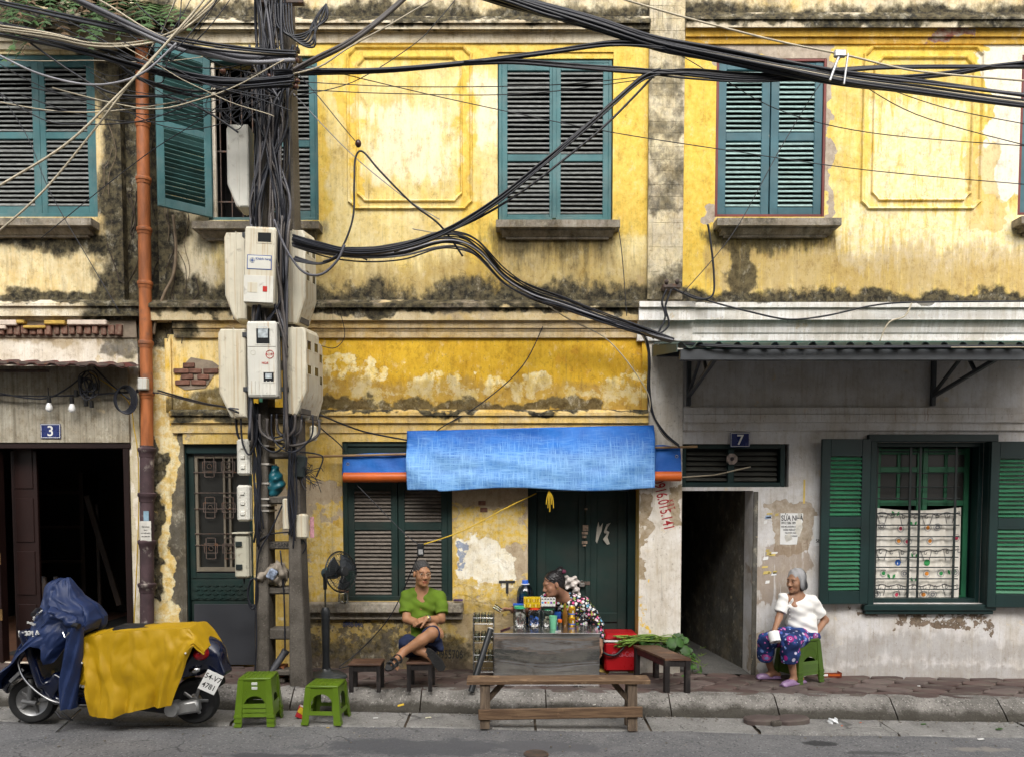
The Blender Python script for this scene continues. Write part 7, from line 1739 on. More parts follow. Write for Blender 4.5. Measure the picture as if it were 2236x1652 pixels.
MB().lathe([(r*.5,h*.895),(r*.52,h*.90),(r*.5,h*.915)],20).build('neck_ring',m_white,t,local=True); MB().lathe([(r*.37,h*.915),(r*.37,h*.99),(r*.33,h)],18).build('cap',m_clid['blue'],t,local=True,smooth=40)
def tumbler(label,c,r,h,tea=False,grp=None,rot=None):
    t=thing('tea_glass',label,'glass',c,0,grp,rot=rot)
    MB().lathe([(r*.8,0),(r*.82,.004),(r,h),(r*.94,h),(r*.76,.012),(.001,.012)],16,cap=False).build('glass_wall',m_glass2,t,local=True,smooth=50)
    MB().lathe([(r*.8,0),(r*.8,.008)],16).build('glass_base',m_glass2,t,local=True)
    if tea: MB().lathe([(r*.74,.013),(r*.80,h*.32)],16).build('tea',pmat('green_tea',(.40,.36,.02),.1,.1,bump=0),t,local=True,smooth=40)
    return t
c=T(1097,1356); tumbler('glass with a little green tea at the corner of the cart',c+Vector((0,.04,0)),.036,.085,True)
kn=T(1102,1376); ob=thing('knife','knife with dark red handle lying on the cart front','knife',kn)
a,b=T(1093,1377)+Vector((0,0,.008)),T(1113,1370.5)+Vector((0,0,.008)); MB().cyl(a,b,.008,seg=8).build('handle',pmat('dark_red_handle',(.07,.01,.02),.4),ob); MB().obox(b+(b-a).normalized()*.03,(.07,.022,.002),Matrix.Rotation(.3,3,'Z')).build('blade',m_can,ob)
a,b=T(1211.5,1378),T(1224,1377); ob=MB().cyl(a+Vector((0,0,.005)),b+Vector((0,0,.005)),.004,seg=8).build('cigarette',m_white); tag(ob,'single white cigarette lying on the cart edge','cigarette')
# ================================================================ wire rack of glasses, black tube
yr=CY0+.10; rk=thing('glass_rack','tall wire rack holding tea glasses beside the steel cart','rack',(X(1055,1470,yr),yr,zg(X(1055,1470,yr))))
m_wire=pmat('chrome_wire',(.6,.6,.58),.25,.15,metal=1); xa,xb=X(1033,1400,yr),X(1077,1400,yr); yd=yr+.20
for xx in (xa,xb):
    for yy in (yr,yd): MB().cyl((xx,yy,zg(xx)),(xx,yy,P(1055,1342,yr).z),.0055,seg=6).build('post',m_wire,rk)
lv=[1348,1361,1389,1402,1429,1443,1466]
for i,vv in enumerate(lv):
    zz=P(1055,vv,yr).z; MB().tube([(xa,yr,zz),(xb,yr,zz),(xb,yd,zz),(xa,yd,zz)],.004 if i % 2 else .0045,5,True).build('rail',m_wire,rk)
for vv in (1361,1402,1443,1466):
    zz=P(1055,vv,yr).z; mb=MB()
    for i in range(5): mb.cyl((xa+(xb-xa)*i/4,yr,zz),(xa+(xb-xa)*i/4,yd,zz),.002,seg=4)
    mb.build('shelf_wires',m_wire,rk)
for li,vv in enumerate((1361,1402,1443)):
    zz=P(1055,vv,yr).z+.003
    for i in range(3):
        for j in range(2):
            tumbler(('upturned tea glass on the top shelf of the wire rack','upturned tea glass on the second shelf of the wire rack','upturned tea glass on the lowest shelf of the wire rack')[li],(xa+.036+i*(xb-xa-.072)/2,yr+.05+j*.09,zz+.095),.029,.092,False,'glasses in the wire rack',(math.pi,0,0))
a,b=P(1071,1372,CY0-.03),G(1028,1509); ob=thing('black_tube','black pipe leaning against the steel cart','tube',b)
MB().cyl(b,a,.030,seg=16).build('tube',m_fblack,ob,smooth=50); MB().cyl(b.lerp(a,.14),b.lerp(a,.17),.032,seg=16).build('yellow_band',m_ycab,ob); MB().lathe([(.03,0),(.033,.006),(.02,.012)],14,Matrix.Translation(a)@(a-b).to_track_quat('Z','Y').to_matrix().to_4x4()).build('torn_end',m_white,ob)
# ================================================================ red cooler
fc=G(1353,1468); yc=fc.y; x0,x1=X(1320,1440,yc),X(1393,1440,yc); ch=P(1353,1401,yc).z; zc=zg(x0)+.012
m_redc=pmat('red_cooler_plastic',(.40,.008,.012),.35,.15,4,bump=.05,dirt=((.2,.02,.02),.25,8)); cl=thing('cooler_box','red cooler box with white seam and black handle beside the steel cart','cooler',((x0+x1)/2,yc+.15,zc))
MB().obox(((x0+x1)/2,yc+.16,(zc+ch)/2),(x1-x0,.32,ch-zc),None,.02,1.04).build('tub',m_redc,cl,smooth=30)
MB().box(x0-.012,x1+.012,yc-.012,yc+.335,ch+.001,ch+.022,.006).build('seam',m_white,cl); MB().obox(((x0+x1)/2,yc+.16,ch+.058),(x1-x0+.012,.335,.07),None,.022,.90).build('lid',m_redc,cl,smooth=30)
MB().tube(crom([(x0-.02,yc+.16,ch-.02),(x0-.02,yc-.02,ch-.10),((x0+x1)/2-.08,yc-.04,ch-.13),((x0+x1)/2+.02,yc-.03,ch-.05)],6),.013,8).build('handle',m_fblack,cl,smooth=60)
text('lettering','Coca-Cola',.075,((x0+x1)/2+.02,yc-.010,(zc+ch)/2+.03),pmat('faded_pink_print',(.55,.12,.16),.5,.2),cl,rot=(math.pi/2+.02,0,0),sx=.75)
ob=MB().obox((x0+.15,yc+.05,zc-.007),(.2,.12,.012),None,.004).build('cooler_prop',m_conc); tag(ob,'small stone under the red cooler box','stone')
# ================================================================ greens on the low bench
m_stem=pmat('pale_green_stem',(.16,.26,.035),.5,.25,8,bump=.1,rnd=.25); m_leaf=pmat('squash_leaf',(.045,.125,.018),.6,.35,7,bump=.3,rnd=.4)
vg=thing('squash_greens','armful of leafy squash greens with stems lying across the low bench and cooler','vegetables',(BENCHX[0]+.1,BENCHX[2]+.5,BENCHZ))
vr=random.Random(5); zl=ch+.10
def leafmesh(c_,L,ax_,nrm,mat,parent):
    ax_=Vector(ax_).normalized(); nrm=Vector(nrm).normalized(); sd_=ax_.cross(nrm).normalized(); vs_=[]; n_=9
    for i in range(n_):
        f=i/(n_-1); w_=L*.46*math.sin(math.pi*min(1,f*.94+.06))**.8*(1+.18*math.cos(i*3.0))
        p_=Vector(c_)+ax_*(L*f)-nrm*(.25*L*f*f)
        vs_ += [p_-sd_*w_-nrm*w_*.25,p_+nrm*.006,p_+sd_*w_-nrm*w_*.3]
    MB().add(vs_,[(i*3+k,i*3+k+1,i*3+k+4,i*3+k+3) for i in range(n_-1) for k in range(2)]).build('leaf',mat,parent,smooth=180,fix=False)
for k in range(26):
    s0=P(vr.uniform(1338,1372),vr.uniform(1386,1412),yc-.02-vr.uniform(0,.10)); m1=P(vr.uniform(1395,1425),vr.uniform(1384,1398),yc+vr.uniform(-.1,.12)); m2=P(vr.uniform(1440,1475),vr.uniform(1384,1402),yc+vr.uniform(-.1,.12))
    if k % 2: e=[P(vr.uniform(1492,1505),vr.uniform(1412,1440),yc+vr.uniform(-.05,.1)),P(vr.uniform(1505,1535),vr.uniform(1440,1474),yc+vr.uniform(-.05,.1))]
    else: e=[P(vr.uniform(1480,1496),vr.uniform(1396,1412),yc+vr.uniform(-.05,.1))]
    MB().tube(crom([s0,m1,m2]+e,6),[.0075*(1-.6*i/(6*(2+len(e)))) for i in range(6*(2+len(e))+1)],5).build('stem',m_stem,vg,smooth=180,fix=False)
for k in range(46):
    f=vr.random()
    if f < .68: u,v=vr.uniform(1395,1492),vr.uniform(1384,1408)
    else: u,v=vr.uniform(1490,1532),vr.uniform(1412,1470)
    if f > .95: u,v=vr.uniform(1475,1520),vr.uniform(1462,1474)
    c_=P(u,v,yc+vr.uniform(-.12,.10)); leafmesh(c_,vr.uniform(.06,.15) if f < .68 else vr.uniform(.04,.09),(vr.uniform(-.4,1),vr.uniform(-.9,.3),vr.uniform(-.8,.15)),(vr.uniform(-.4,.4),vr.uniform(-1,-.3),vr.uniform(.2,1)),m_leaf,vg)
for k in range(10):
    c_=P(vr.uniform(1490,1530),vr.uniform(1405,1465),yc-.02); MB().tube([c_+Vector((.02*math.cos(i*.9)*(1-i/9)+.008*i,-.004*i,.02*math.sin(i*.9)*(1-i/9)+.003*i)) for i in range(9)],.0018,4).build('tendril',m_stem,vg,fix=False)
# small bits on the pavement: flat box, loose pavers, litter
q=G(1815,1478); t=thing('flat_carton','flat open red-brown carton lying by the stack of dark green stools','carton',q)
m_cart=pmat('red_brown_card',(.20,.035,.012),.5,.25,8); m_cardin=pmat('plain_card',(.22,.15,.08),.8,.2)
MB().box(q.x-.11,q.x+.11,q.y,q.y+.004,q.z+.002,q.z+.052).build('front',m_cart,t); MB().box(q.x-.11,q.x+.11,q.y+.146,q.y+.15,q.z+.002,q.z+.052).build('back',m_cardin,t); MB().box(q.x-.11,q.x-.106,q.y+.004,q.y+.146,q.z+.002,q.z+.052).build('side',m_cart,t); MB().box(q.x+.106,q.x+.11,q.y+.004,q.y+.146,q.z+.002,q.z+.052).build('side',m_cart,t); MB().box(q.x-.106,q.x+.106,q.y+.004,q.y+.146,q.z+.002,q.z+.006).build('bottom',m_cardin,t)
MB().box(q.x-.095,q.x-.04,q.y-.001,q.y+.001,q.z+.016,q.z+.04).build('label',m_white,t); MB().box(q.x-.03,q.x+.09,q.y-.001,q.y+.001,q.z+.02,q.z+.036).build('label',m_orange,t)
for k,(u,v,s) in enumerate(((1662,1577,1.0),(1725,1577,1.08))):
    q=G(u,v,-.172); rr=random.Random(k); o=[(s*.165*math.cos(i*.524)*(1+rr.uniform(-.06,.06)),s*.10*math.sin(i*.524)*(1+rr.uniform(-.06,.06))) for i in range(12)]
    vs_=[(x,y,0) for x,y in o]+[(x*1.02,y*1.02,.04) for x,y in o]+[(x*.94,y*.92,.054) for x,y in o]
    ob=MB().add(vs_,[(j*12+i,j*12+(i+1) % 12,(j+1)*12+(i+1) % 12,(j+1)*12+i) for j in range(2) for i in range(12)]+[tuple(24+i for i in range(12)),tuple(range(12))[::-1]]).build('loose_paver',m_paver2,smooth=30)
    ob.location=q; ob.rotation_euler=(0,-.02,.2*k); tag(ob,('loose pink-grey paver in the gutter nearer the plank bench','loose pink-grey paver in the gutter nearer the crumpled tissue')[k],'paver')
q=G(1694,1584,-.172); ob=MB().obox(q+Vector((0,0,.025)),(.10,.05,.05),Matrix.Rotation(.3,3,'Z'),.015).build('stone_chip',m_conc); tag(ob,'stone chip wedged between two loose pavers','stone')
q=G(1818,1578,-.172); sd=SDF(q+Vector((-.06,-.06,-.01)),q+Vector((.06,.06,.06)),.005); sd.ell(q+Vector((0,0,.02)),(.045,.03,.025)); sd.disp(lambda x,y,z: .008*np.sin(120*x+70*y)+.007*np.sin(150*z+90*x))
tag(sd.build('crumpled_tissue',pmat('white_tissue',(.78,.80,.80),.9,.08,8)),'crumpled white tissue in the gutter by the loose pavers','tissue')
q=G(658,1566,-.172); t=thing('snack_carton','small red and yellow snack carton leaning in the gutter between green stools','carton',q); M_=Euler((-.35,.45,.3)).to_matrix()
MB().obox(q+Vector((0,0,.055)),(.075,.03,.115),M_,.003).build('box',pmat('red_carton',(.45,.02,.03),.4,.2),t); MB().obox(q+Vector((0,0,.055))+M_@Vector((0,-.0155,.005)),(.07,.002,.05),M_@Matrix.Rotation(.2,3,'Y')).build('yellow_print',pmat('yellow_print',(.65,.45,.02),.4,.3,20),t); MB().obox(q+Vector((0,0,.055))+M_@Vector((0,-.0152,.048)),(.07,.002,.014),M_).build('white_print',m_white,t)
lr=random.Random(11)
for k,(u,v,w_,mt,lb) in enumerate(((875,1539,.06,m_ycab,'pale leaf stalk on the kerb face below the man'),(935,1566,.055,m_cc,'pale stick in the gutter below the man'),(820,1567,.045,m_white,'white scrap of paper in the gutter by the lone green stool'),(716,1588,.025,m_ycab,'tiny yellow wrapper in the gutter before the lone green stool'),(1837,1584,.02,m_orange,'cigarette end beside the crumpled tissue'),(1878,1577,.02,m_orange,'cigarette end a little beyond the crumpled tissue'),(2015,1580,.05,m_leaf,'dry green leaf in the gutter under the big window'),(2180,1591,.07,m_leaf,'long green leaf at the gutter edge'),(2140,1613,.06,m_white,'white smear of paper at the road edge'),(1760,1560,.012,m_orange,'tiny orange scrap by the kerb'),(1215,1553,.04,m_cw,'white scrap on the kerb behind the plank bench'),(1297,1538,.03,m_cw,'small white scrap on the kerb seen under the bench'),(2005,1497,.03,m_white,'curl of white paper on the pavement under the big window'))):
    dz=0.004 if v < 1500 else (-.09 if v < 1556 else -.168); q=G(u,v,dz); a=lr.uniform(0,3)
    ob=MB().obox(q+Vector((0,-.004,.006)),(w_,w_*.35,.006),Euler((.1 if dz != -.09 else .75,0,0)).to_matrix()@Matrix.Rotation(.3*math.sin(a),3,'Z'),.002).build('litter_scrap',mt); tag(ob,lb,'litter')
mc=G(1170,1645,ZR+.0); t=thing('manhole_cover','small round iron cover set in the asphalt','manhole cover',mc)
MB().lathe([(.10,-.012),(.10,.004),(.085,.006),(.08,.001),(.001,.001)],24).build('ring',m_iron,t,local=True); t.location.z=zg(mc.x)+ZR+.004
# ================================================================ scooter
sc0=G(73,1578,-.175); SK=.3417*mpu(sc0)
scz=lambda zx,zy,y=0: Vector(((zx-215)*SK,y,(1388-zy)*SK))
sco=thing('scooter','dark blue motor scooter parked in the gutter under rain covers','scooter',(sc0.x,sc0.y+.02,zg(sc0.x)-.172),-.012)
m_sblue=pmat('dark_blue_scooter_paint',(.004,.008,.030),.22,.15,4,bump=.02,spec=.6,**{'Coat Weight': .5}); m_tyre=pmat('tyre_rubber',(.018,.018,.018),.8,.25,12,bump=.4,bscale=60); m_alloy=pmat('dull_alloy',(.30,.30,.30),.4,.25,9,metal=.7); m_blackp=pmat('black_scooter_plastic',(.016,.016,.018),.55,.25,8); m_chrome=pmat('chrome_trim',(.65,.65,.65),.12,.05,metal=1)
WR=150*SK
def wheel(c_,name,steer=0.0):
    M_=Matrix.Translation(c_)@Matrix.Rotation(steer,4,'Z')@Matrix.Rotation(math.pi/2,4,'X')
    tw=.05; o=MB().lathe([(WR*.66,-tw*.7),(WR*.74,-tw),(WR*.9,-tw),(WR*.98,-tw*.6),(WR,0),(WR*.98,tw*.6),(WR*.9,tw),(WR*.74,tw),(WR*.66,tw*.7)],40,M_,cap=False).build('tyre',m_tyre,sco,local=True,smooth=50)
    r_=MB().lathe([(WR*.68,-tw*.7),(WR*.64,-tw*.72),(WR*.56,-tw*.35),(WR*.3,-tw*.2),(WR*.3,tw*.2),(WR*.56,tw*.35),(WR*.68,tw*.7)],40,M_,cap=False).build('rim',m_alloy if name == 'f' else m_blackp,sco,local=True,smooth=50)
    mb=MB()
    for k in range(5):
        a=k*1.2566; mb.obox(M_@Vector((WR*.35*math.cos(a),WR*.35*math.sin(a),tw*.25)),(WR*.5,.03,.03),(M_.to_3x3()@Matrix.Rotation(a,3,'Z')),.006)
    mb.lathe([(WR*.2,-tw*.9),(WR*.2,tw*.9)],16,M_).build('hub',m_alloy,r_,local=True)
wf=Vector((0,0,WR)); wr_=scz(1270,1388)+Vector((0,0,WR)); wheel(wf,'f',.12); wheel(wr_,'r')
sd=SDF((-.42,-.30,.12),(1.85,.30,.95),.010)
sd.ell((-.02,0,.34),(.30,.085,.17),Matrix.Rotation(.25,3,'Y'),.02); sd.cap((-.02,-.2,WR),(-.02,.2,WR),WR*1.03,None,.01,'cut')
sd.box((.12,0,.60),(.035,.24,.26),Matrix.Rotation(-.30,3,'Y'),.034,.06); sd.box((.27,0,.36),(.06,.20,.12),Matrix.Rotation(.6,3,'Y'),.03,.05)
sd.box((.52,0,.235),(.26,.19,.035),None,.03,.04)
sd.ell((1.08,0,.55),(.44,.21,.27),None,.05); sd.ell((1.45,0,.62),(.24,.15,.16),None,.08); sd.box((.84,0,.42),(.12,.16,.22),Matrix.Rotation(-.2,3,'Y'),.04,.06)
sd.cap((wr_.x,-.3,WR),(wr_.x,.3,WR),WR*1.12,None,.02,'cut'); sd.box((1.62,0,.52),(.07,.10,.11),Matrix.Rotation(-.35,3,'Y'),.03,.05)
sd.build('bodywork',m_sblue,sco,True)
sd=SDF((-.1,-.1,.2),(.35,.1,1.1),.012)
MB().cyl((.02,0,WR),(.17,0,.95),.035,seg=12).build('steering_column',m_blackp,sco,local=True); MB().tube([(.22,-.34,1.0),(.17,-.2,1.02),(.16,0,1.0),(.17,.2,1.02),(.22,.34,1.0)],.018,8).build('handlebar',m_blackp,sco,local=True)
g=scz(655,712,-.33); MB().cyl(g+Vector((-.10,.03,.01)),g+Vector((.012,-.012,-.005)),.022,seg=12).build('grip',m_blackp,sco,local=True); MB().tube([g+Vector((-.06,-.03,-.05)),g+Vector((-.10,-.02,-.10)),g+Vector((-.13,0,-.06))],.007,6).build('brake_lever',m_chrome,sco,local=True)
MB().obox((1.08,0,.80),(.66,.26,.12),None,.04).build('saddle',m_blackp,sco,local=True,smooth=40)
MB().tube(crom([scz(250,870,-.245),scz(238,950,-.25),scz(262,1040,-.25),scz(330,1130,-.235),scz(430,1205,-.21),scz(560,1225,-.2),scz(660,1228,-.2)],6),.011,6).build('chrome_edge',m_chrome,sco,local=True,smooth=60)
MB().obox(scz(155,1060,-.10),(.17,.02,.03),Matrix.Rotation(-.75,3,'Y'),.008).build('fender_flash',m_chrome,sco,local=True)
for k in range(4): MB().box(.36,.72,-.16+k*.085,-.12+k*.085,.268,.276,.002).build('floor_rubber',m_blackp,sco,local=True)
MB().tube([wf+Vector((0,-.07,0)),wf+Vector((.02,-.085,.08)),wf+Vector((.03,-.08,.2))],.022,8).build('fork_arm',m_alloy,sco,local=True,smooth=60); MB().cyl(wf+Vector((-.05,-.085,.01)),wf+Vector((.07,-.085,-.01)),.018,seg=10).build('damper',m_alloy,sco,local=True)
tl=scz(1350,912,-.13); m_redl=pmat('red_lamp_lens',(.42,.005,.012),.12,.2,6,bump=.05,spec=.6)
MB().ball(tl,(.065,.095,.06),16,10).build('tail_light',m_redl,sco,local=True,smooth=180); MB().ball(scz(1308,1020,-.135),(.055,.03,.03),14,8,Matrix.Rotation(-.2,3,'Y')).build('indicator',thin('lamp_lens',(.8,.8,.8),.3),sco,local=True,smooth=180); MB().ball(scz(1308,1022,-.128),(.045,.024,.022),12,8).build('indicator_reflector',m_chrome,sco,local=True,smooth=180)
pc=scz(1415,1092,-.16); nrm=Vector((.45,-.85,.22)).normalized(); rt=Vector((.88,.44,-.18)); rt=(rt-nrm*rt.dot(nrm)).normalized(); up=nrm.cross(rt)*-1
Mp=Matrix((rt,up,nrm)).transposed()
if up.z < 0: up=-up; Mp=Matrix((rt,up,nrm)).transposed()
Mr=Mp@Matrix.Rotation(-.35,3,'Z')
pl=MB().obox(pc,(.145,.175,.006),Mr,.004).build('number_plate',m_white,sco,local=True)
for i,s_ in enumerate(('54-V7','4781')):
    tx=text('lettering',s_,.062,pc+Mr@Vector((0,.035-.075*i,.004)),m_inkblack,pl,sx=.95); tx.matrix_parent_inverse=Matrix.Identity(4); tx.rotation_euler=Mr.to_euler()
MB().box(1.46,1.66,-.07,.07,.33,.40,.02).build('rear_fender',m_blackp,sco,local=True,smooth=30)
e=scz(1160,1272,-.16); m_eng=pmat('silver_engine_case',(.42,.42,.41),.35,.2,8,metal=.6,bump=.1)
MB().lathe([(.02,.02),(.055,.015),(.065,-.02),(.065,-.12)],22,Matrix.Translation(e)@Matrix.Rotation(math.pi/2,4,'X')).build('engine_cover',m_eng,sco,local=True,smooth=40); MB().obox((e+wr_)/2+Vector((.0,-.02,-.015)),(.30,.09,.11),Matrix.Rotation(-.15,3,'Y'),.03).build('transmission_case',m_eng,sco,local=True,smooth=40); MB().obox(e+Vector((-.2,.05,.03)),(.34,.10,.10),Matrix.Rotation(.12,3,'Y'),.03).build('engine_block',m_blackp,sco,local=True)
MB().tube([scz(570,1275,-.12),scz(520,1340,-.2),scz(440,1425,-.28)],.010,6).build('side_stand',m_chrome,sco,local=True); MB().tube([scz(440,1275,-.2),scz(480,1310,-.22),scz(545,1330,-.2),scz(470,1285,-.18)],.008,6).build('centre_stand',m_blackp,sco,local=True)
# yellow cover
m_ycover=pmat('mustard_yellow_rain_sheet',(.50,.30,.005),.45,.14,3,bump=.35,bscale=14,spec=.45)
cv=thing('yellow_rain_cover','mustard yellow rain sheet draped over the scooter saddle and tail','cover',sco.location,-.012)
def lin(tab,a):
    for (a0,b0),(a1,b1) in zip(tab,tab[1:]):
        if a <= a1: return b0+(b1-b0)*(a-a0)/(a1-a0)
    return tab[-1][1]
top=[(600,800),(640,790),(800,762),(1000,745),(1200,735),(1300,733),(1350,790),(1425,905)]
hem=[(600,1095),(655,1105),(672,1285),(690,1300),(830,1302),(930,1265),(1060,1240),(1190,1226),(1225,1130),(1290,940),(1345,850),(1425,930)]
def cov(a,b):
    zx=600+(1400-600)*a; zt_=lin(top,zx); zh=lin(hem,zx)
    n=mnoise.noise((a*5,b*4,3)); n2=mnoise.noise((a*13,b*11,8))
    if b < .3: w_=1-b/.3; y=.17+.05*w_+.02*n; z=zt_+12+w_*(zh-zt_)*.8
    elif b < .55: q_=(b-.3)/.25; y=.17-.35*q_; z=zt_+12*(2*q_-1)**2-8*n2
    else:
        w_=(b-.55)/.45; f=w_**.7
        tr_=lambda q: 2*abs(q-math.floor(q)-.5); fold=.050*f*(tr_(a*4.3+.7*n)+.5*tr_(a*8.1+.3+w_*.4+.5*n)-.7)+.010*n2+.016*abs(mnoise.noise((a*9+b*4,b*9-a*6,5)))
        y=-.18-.045*math.sin(min(1,w_*1.4)*1.57)-fold+(.05*w_*w_ if zx < 660 else 0); z=zt_+12+w_*(zh-zt_-12)
    q_=scz(zx+6*n*(b > .55)+(0 if zx > 640 else 10*math.sin(b*9)),z,y-.03*(1 if b > .55 else 0)); return q_
MB().grid(cov,150,90).build('sheet',m_ycover,cv,local=True,smooth=28)
for zx,zy in ((645,955),(1292,893),(1335,842)): MB().ball(scz(zx,zy,-.27 if zx < 1300 else -.24),.009,8,6).build('press_stud',m_white,cv,local=True)
# blue raincoat
m_rain=pmat('navy_blue_raincoat',(.016,.032,.10),.5,.2,4,bump=.25,bscale=16,spec=.35)
rc=thing('blue_raincoat','navy blue raincoat thrown over the scooter handlebars with white lettering','raincoat',sco.location,-.012)
xlt=[(440,425),(470,352),(500,326),(560,318),(640,300),(700,278),(780,238),(860,200),(960,145),(1040,88),(1100,38),(1170,22)]
xrt=[(440,465),(500,505),(560,540),(620,625),(700,672),(760,655),(860,560),(960,515),(1040,300),(1100,200),(1170,110)]
hmt=[(0,1168),(.14,1100),(.28,960),(.42,845),(.55,870),(.66,968),(.76,950),(.86,800),(1,770)]
tri=lambda q: 2*abs(q-math.floor(q)-.5)
def coat(s_,t_):
    fr=1 if s_ <= .5 else -1; s=s_*2 if fr > 0 else 2-s_*2
    hz=lin(hmt,s) if fr > 0 else 900; zy=445+(hz-445)*t_**.9; n=mnoise.noise((s*3,t_*3,2)); n2=mnoise.noise((s*8+3,t_*7,6*fr))
    x0_,x1_=lin(xlt,zy),lin(xrt,zy); zx=x0_+(x1_-x0_)*(.5-.5*math.cos(math.pi*s))
    rr=(.045+.26*t_**.55)*math.sin(math.pi*s)**.55
    pl=.055*t_*tri(s*4.2+.8*n+t_*.5)+.03*tri(t_*2.6+s*1.7+.7*n)*min(1,t_*4)+.03*abs(n2)
    q_=scz(zx+10*n2,zy+10*n,0); q_.y=-fr*(rr+(pl-.03)*math.sin(math.pi*s)**.4); return q_
MB().grid(coat,120,60,True).build('coat',m_rain,rc,local=True,smooth=35)
def slv(a,b):
    zy=730+(1238-730)*b; w_=44+14*math.sin(b*3); cx_=618-75*b+35*max(0,b-.75)*4*.25; n=mnoise.noise((a*3,b*4,9))
    q_=scz(cx_+w_*math.cos(2*math.pi*a),zy+8*n,0); q_.y=-.27+.05*math.sin(2*math.pi*a)*(1+.8*tri(a*5+b*1.5))+.015*n; return q_
MB().grid(slv,40,30,True).build('sleeve',m_rain,rc,local=True,smooth=35)
def bnd(a,b):
    zx=470+(640-470)*a; n=mnoise.noise((a*4,b*4,12)); q_=scz(zx,600+a*70+(60+90*a)*b+8*n,0); q_.y=-.24-.09*math.sin(math.pi*min(1,b+.12))-.02*tri(a*3+b*2); return q_
MB().grid(bnd,24,18).build('cuff',m_rain,rc,local=True,smooth=35,solid=.004)
def ptext(s_,sz,zx,zy,mat,parent,ang,sx=1.0):
    for i,ch_ in enumerate(s_):
        w_=(i-(len(s_)-1)/2)*sz*.58*sx/SK; X_=zx+w_*math.cos(ang); Z_=zy-w_*math.sin(ang)
        best=min((coat(a*.5/60,b/60) for a in range(4,57) for b in range(8,60)),key=lambda q_: (q_.x-scz(X_,0).x)**2+(q_.z-scz(0,Z_).z)**2)
        o=text('lettering',ch_,sz,(scz(X_,Z_).x,best.y-.03,scz(X_,Z_).z),mat,parent,rot=(math.pi/2,-ang,0),sx=sx,ext=.006); o.matrix_parent_inverse=Matrix.Identity(4)
ptext('viettel',.075,285,778,m_white,rc,math.pi+.12); ptext('một phong',.028,290,722,m_white,rc,math.pi+.05); ptext('www.tyc',.032,338,668,m_white,rc,math.pi+.75)
# ================================================================ dim contents of the number 3 room
ri_=random.Random(2); xs0=X(20,1200,2.0)
m_dimw=pmat('dim_timber',(.03,.018,.012),.6,.3,5); m_dimb=pmat('dim_dark_metal',(.03,.03,.033),.5,.3)
t=thing('shelf_unit','dark shelf unit at the back of the number 3 room','shelf',(X(110,1300,3.2),3.2,0)); x0,x1=X(70,1200,3.2),X(190,1200,3.2)
for zz in (.4,.9,1.4,1.9): MB().box(x0,x1,3.1,3.5,zz,zz+.04).build('shelf_board',m_dimw,t)
for xx in (x0,x1): MB().box(xx-.03,xx+.03,3.08,3.5,0,2.2).build('upright',m_dimw,t)
t=thing('stair_rail','dim sloping stair string inside the number 3 room','stairs',(X(230,1300,2.4),2.4,0)); beam(P(190,1080,2.4),P(262,1320,2.4),.08,.06,'string',m_dimw,t); beam(P(215,1100,2.6),P(220,1440,2.6),.05,.05,'newel',m_dimw,t)
t=thing('low_table','dim low table inside the number 3 room','table',(X(110,1400,1.6),1.6,zg(-4))); x0,x1=X(70,1330,1.6),X(150,1330,1.6); MB().box(x0,x1,1.3,1.9,.55,.60).build('table_top',m_dimw,t)
for xx in (x0+.04,x1-.04):
    for yy in (1.35,1.85): MB().box(xx-.02,xx+.02,yy-.02,yy+.02,.07,.55).build('leg',m_dimw,t)
for k in range(5):
    xx=x0+.08+k*(x1-x0-.16)/4; ob=MB().lathe([(.05,0),(.055,.02),(.05,.16),(.025,.2),(.025,.25)],12,Matrix.Translation((xx,1.5+.1*(k % 2),.6))).build('vase',m_dimb if k % 2 else m_dimw,smooth=50); tag(ob,'dim vase on the low table in the number 3 room','vase','vases in the number 3 room')

# ================================================================ people
def skin_mat(name,col):
    t=NT(name); a=t.n('ShaderNodeVertexColor',layer_name='tone').outputs[0]; v=t.obj()
    c=t.mix(1.0,a,t.mix(t.ss(t.noise(14,4,.6,v),.3,.7),tuple(x*.86 for x in col),tuple(x*1.06 for x in col)),'MULTIPLY')
    t.b.inputs['Subsurface Weight'].default_value=.12; t.b.inputs['Subsurface Radius'].default_value=(.012,.005,.003)
    return t.done(c,t.mixf(t.ss(t.noise(30,3,.6,v),.3,.7),.42,.58),t.bump(t.noise(120,3,.6,v),.12,.002),0,.4)
def cloth_mat(name,col,var=.2,rough=.85,bs=260): return pmat(name,col,rough,var,7,bump=.12,bscale=bs,spec=.2,rnd=0)
V3=lambda p: np.array(tuple(p))
def basis(fwd,up=(0,0,1)):
    f=Vector(fwd).normalized(); u=Vector(up); u=(u-f*u.dot(f)).normalized(); r=f.cross(u)
    return Matrix((r,f,u)).transposed()
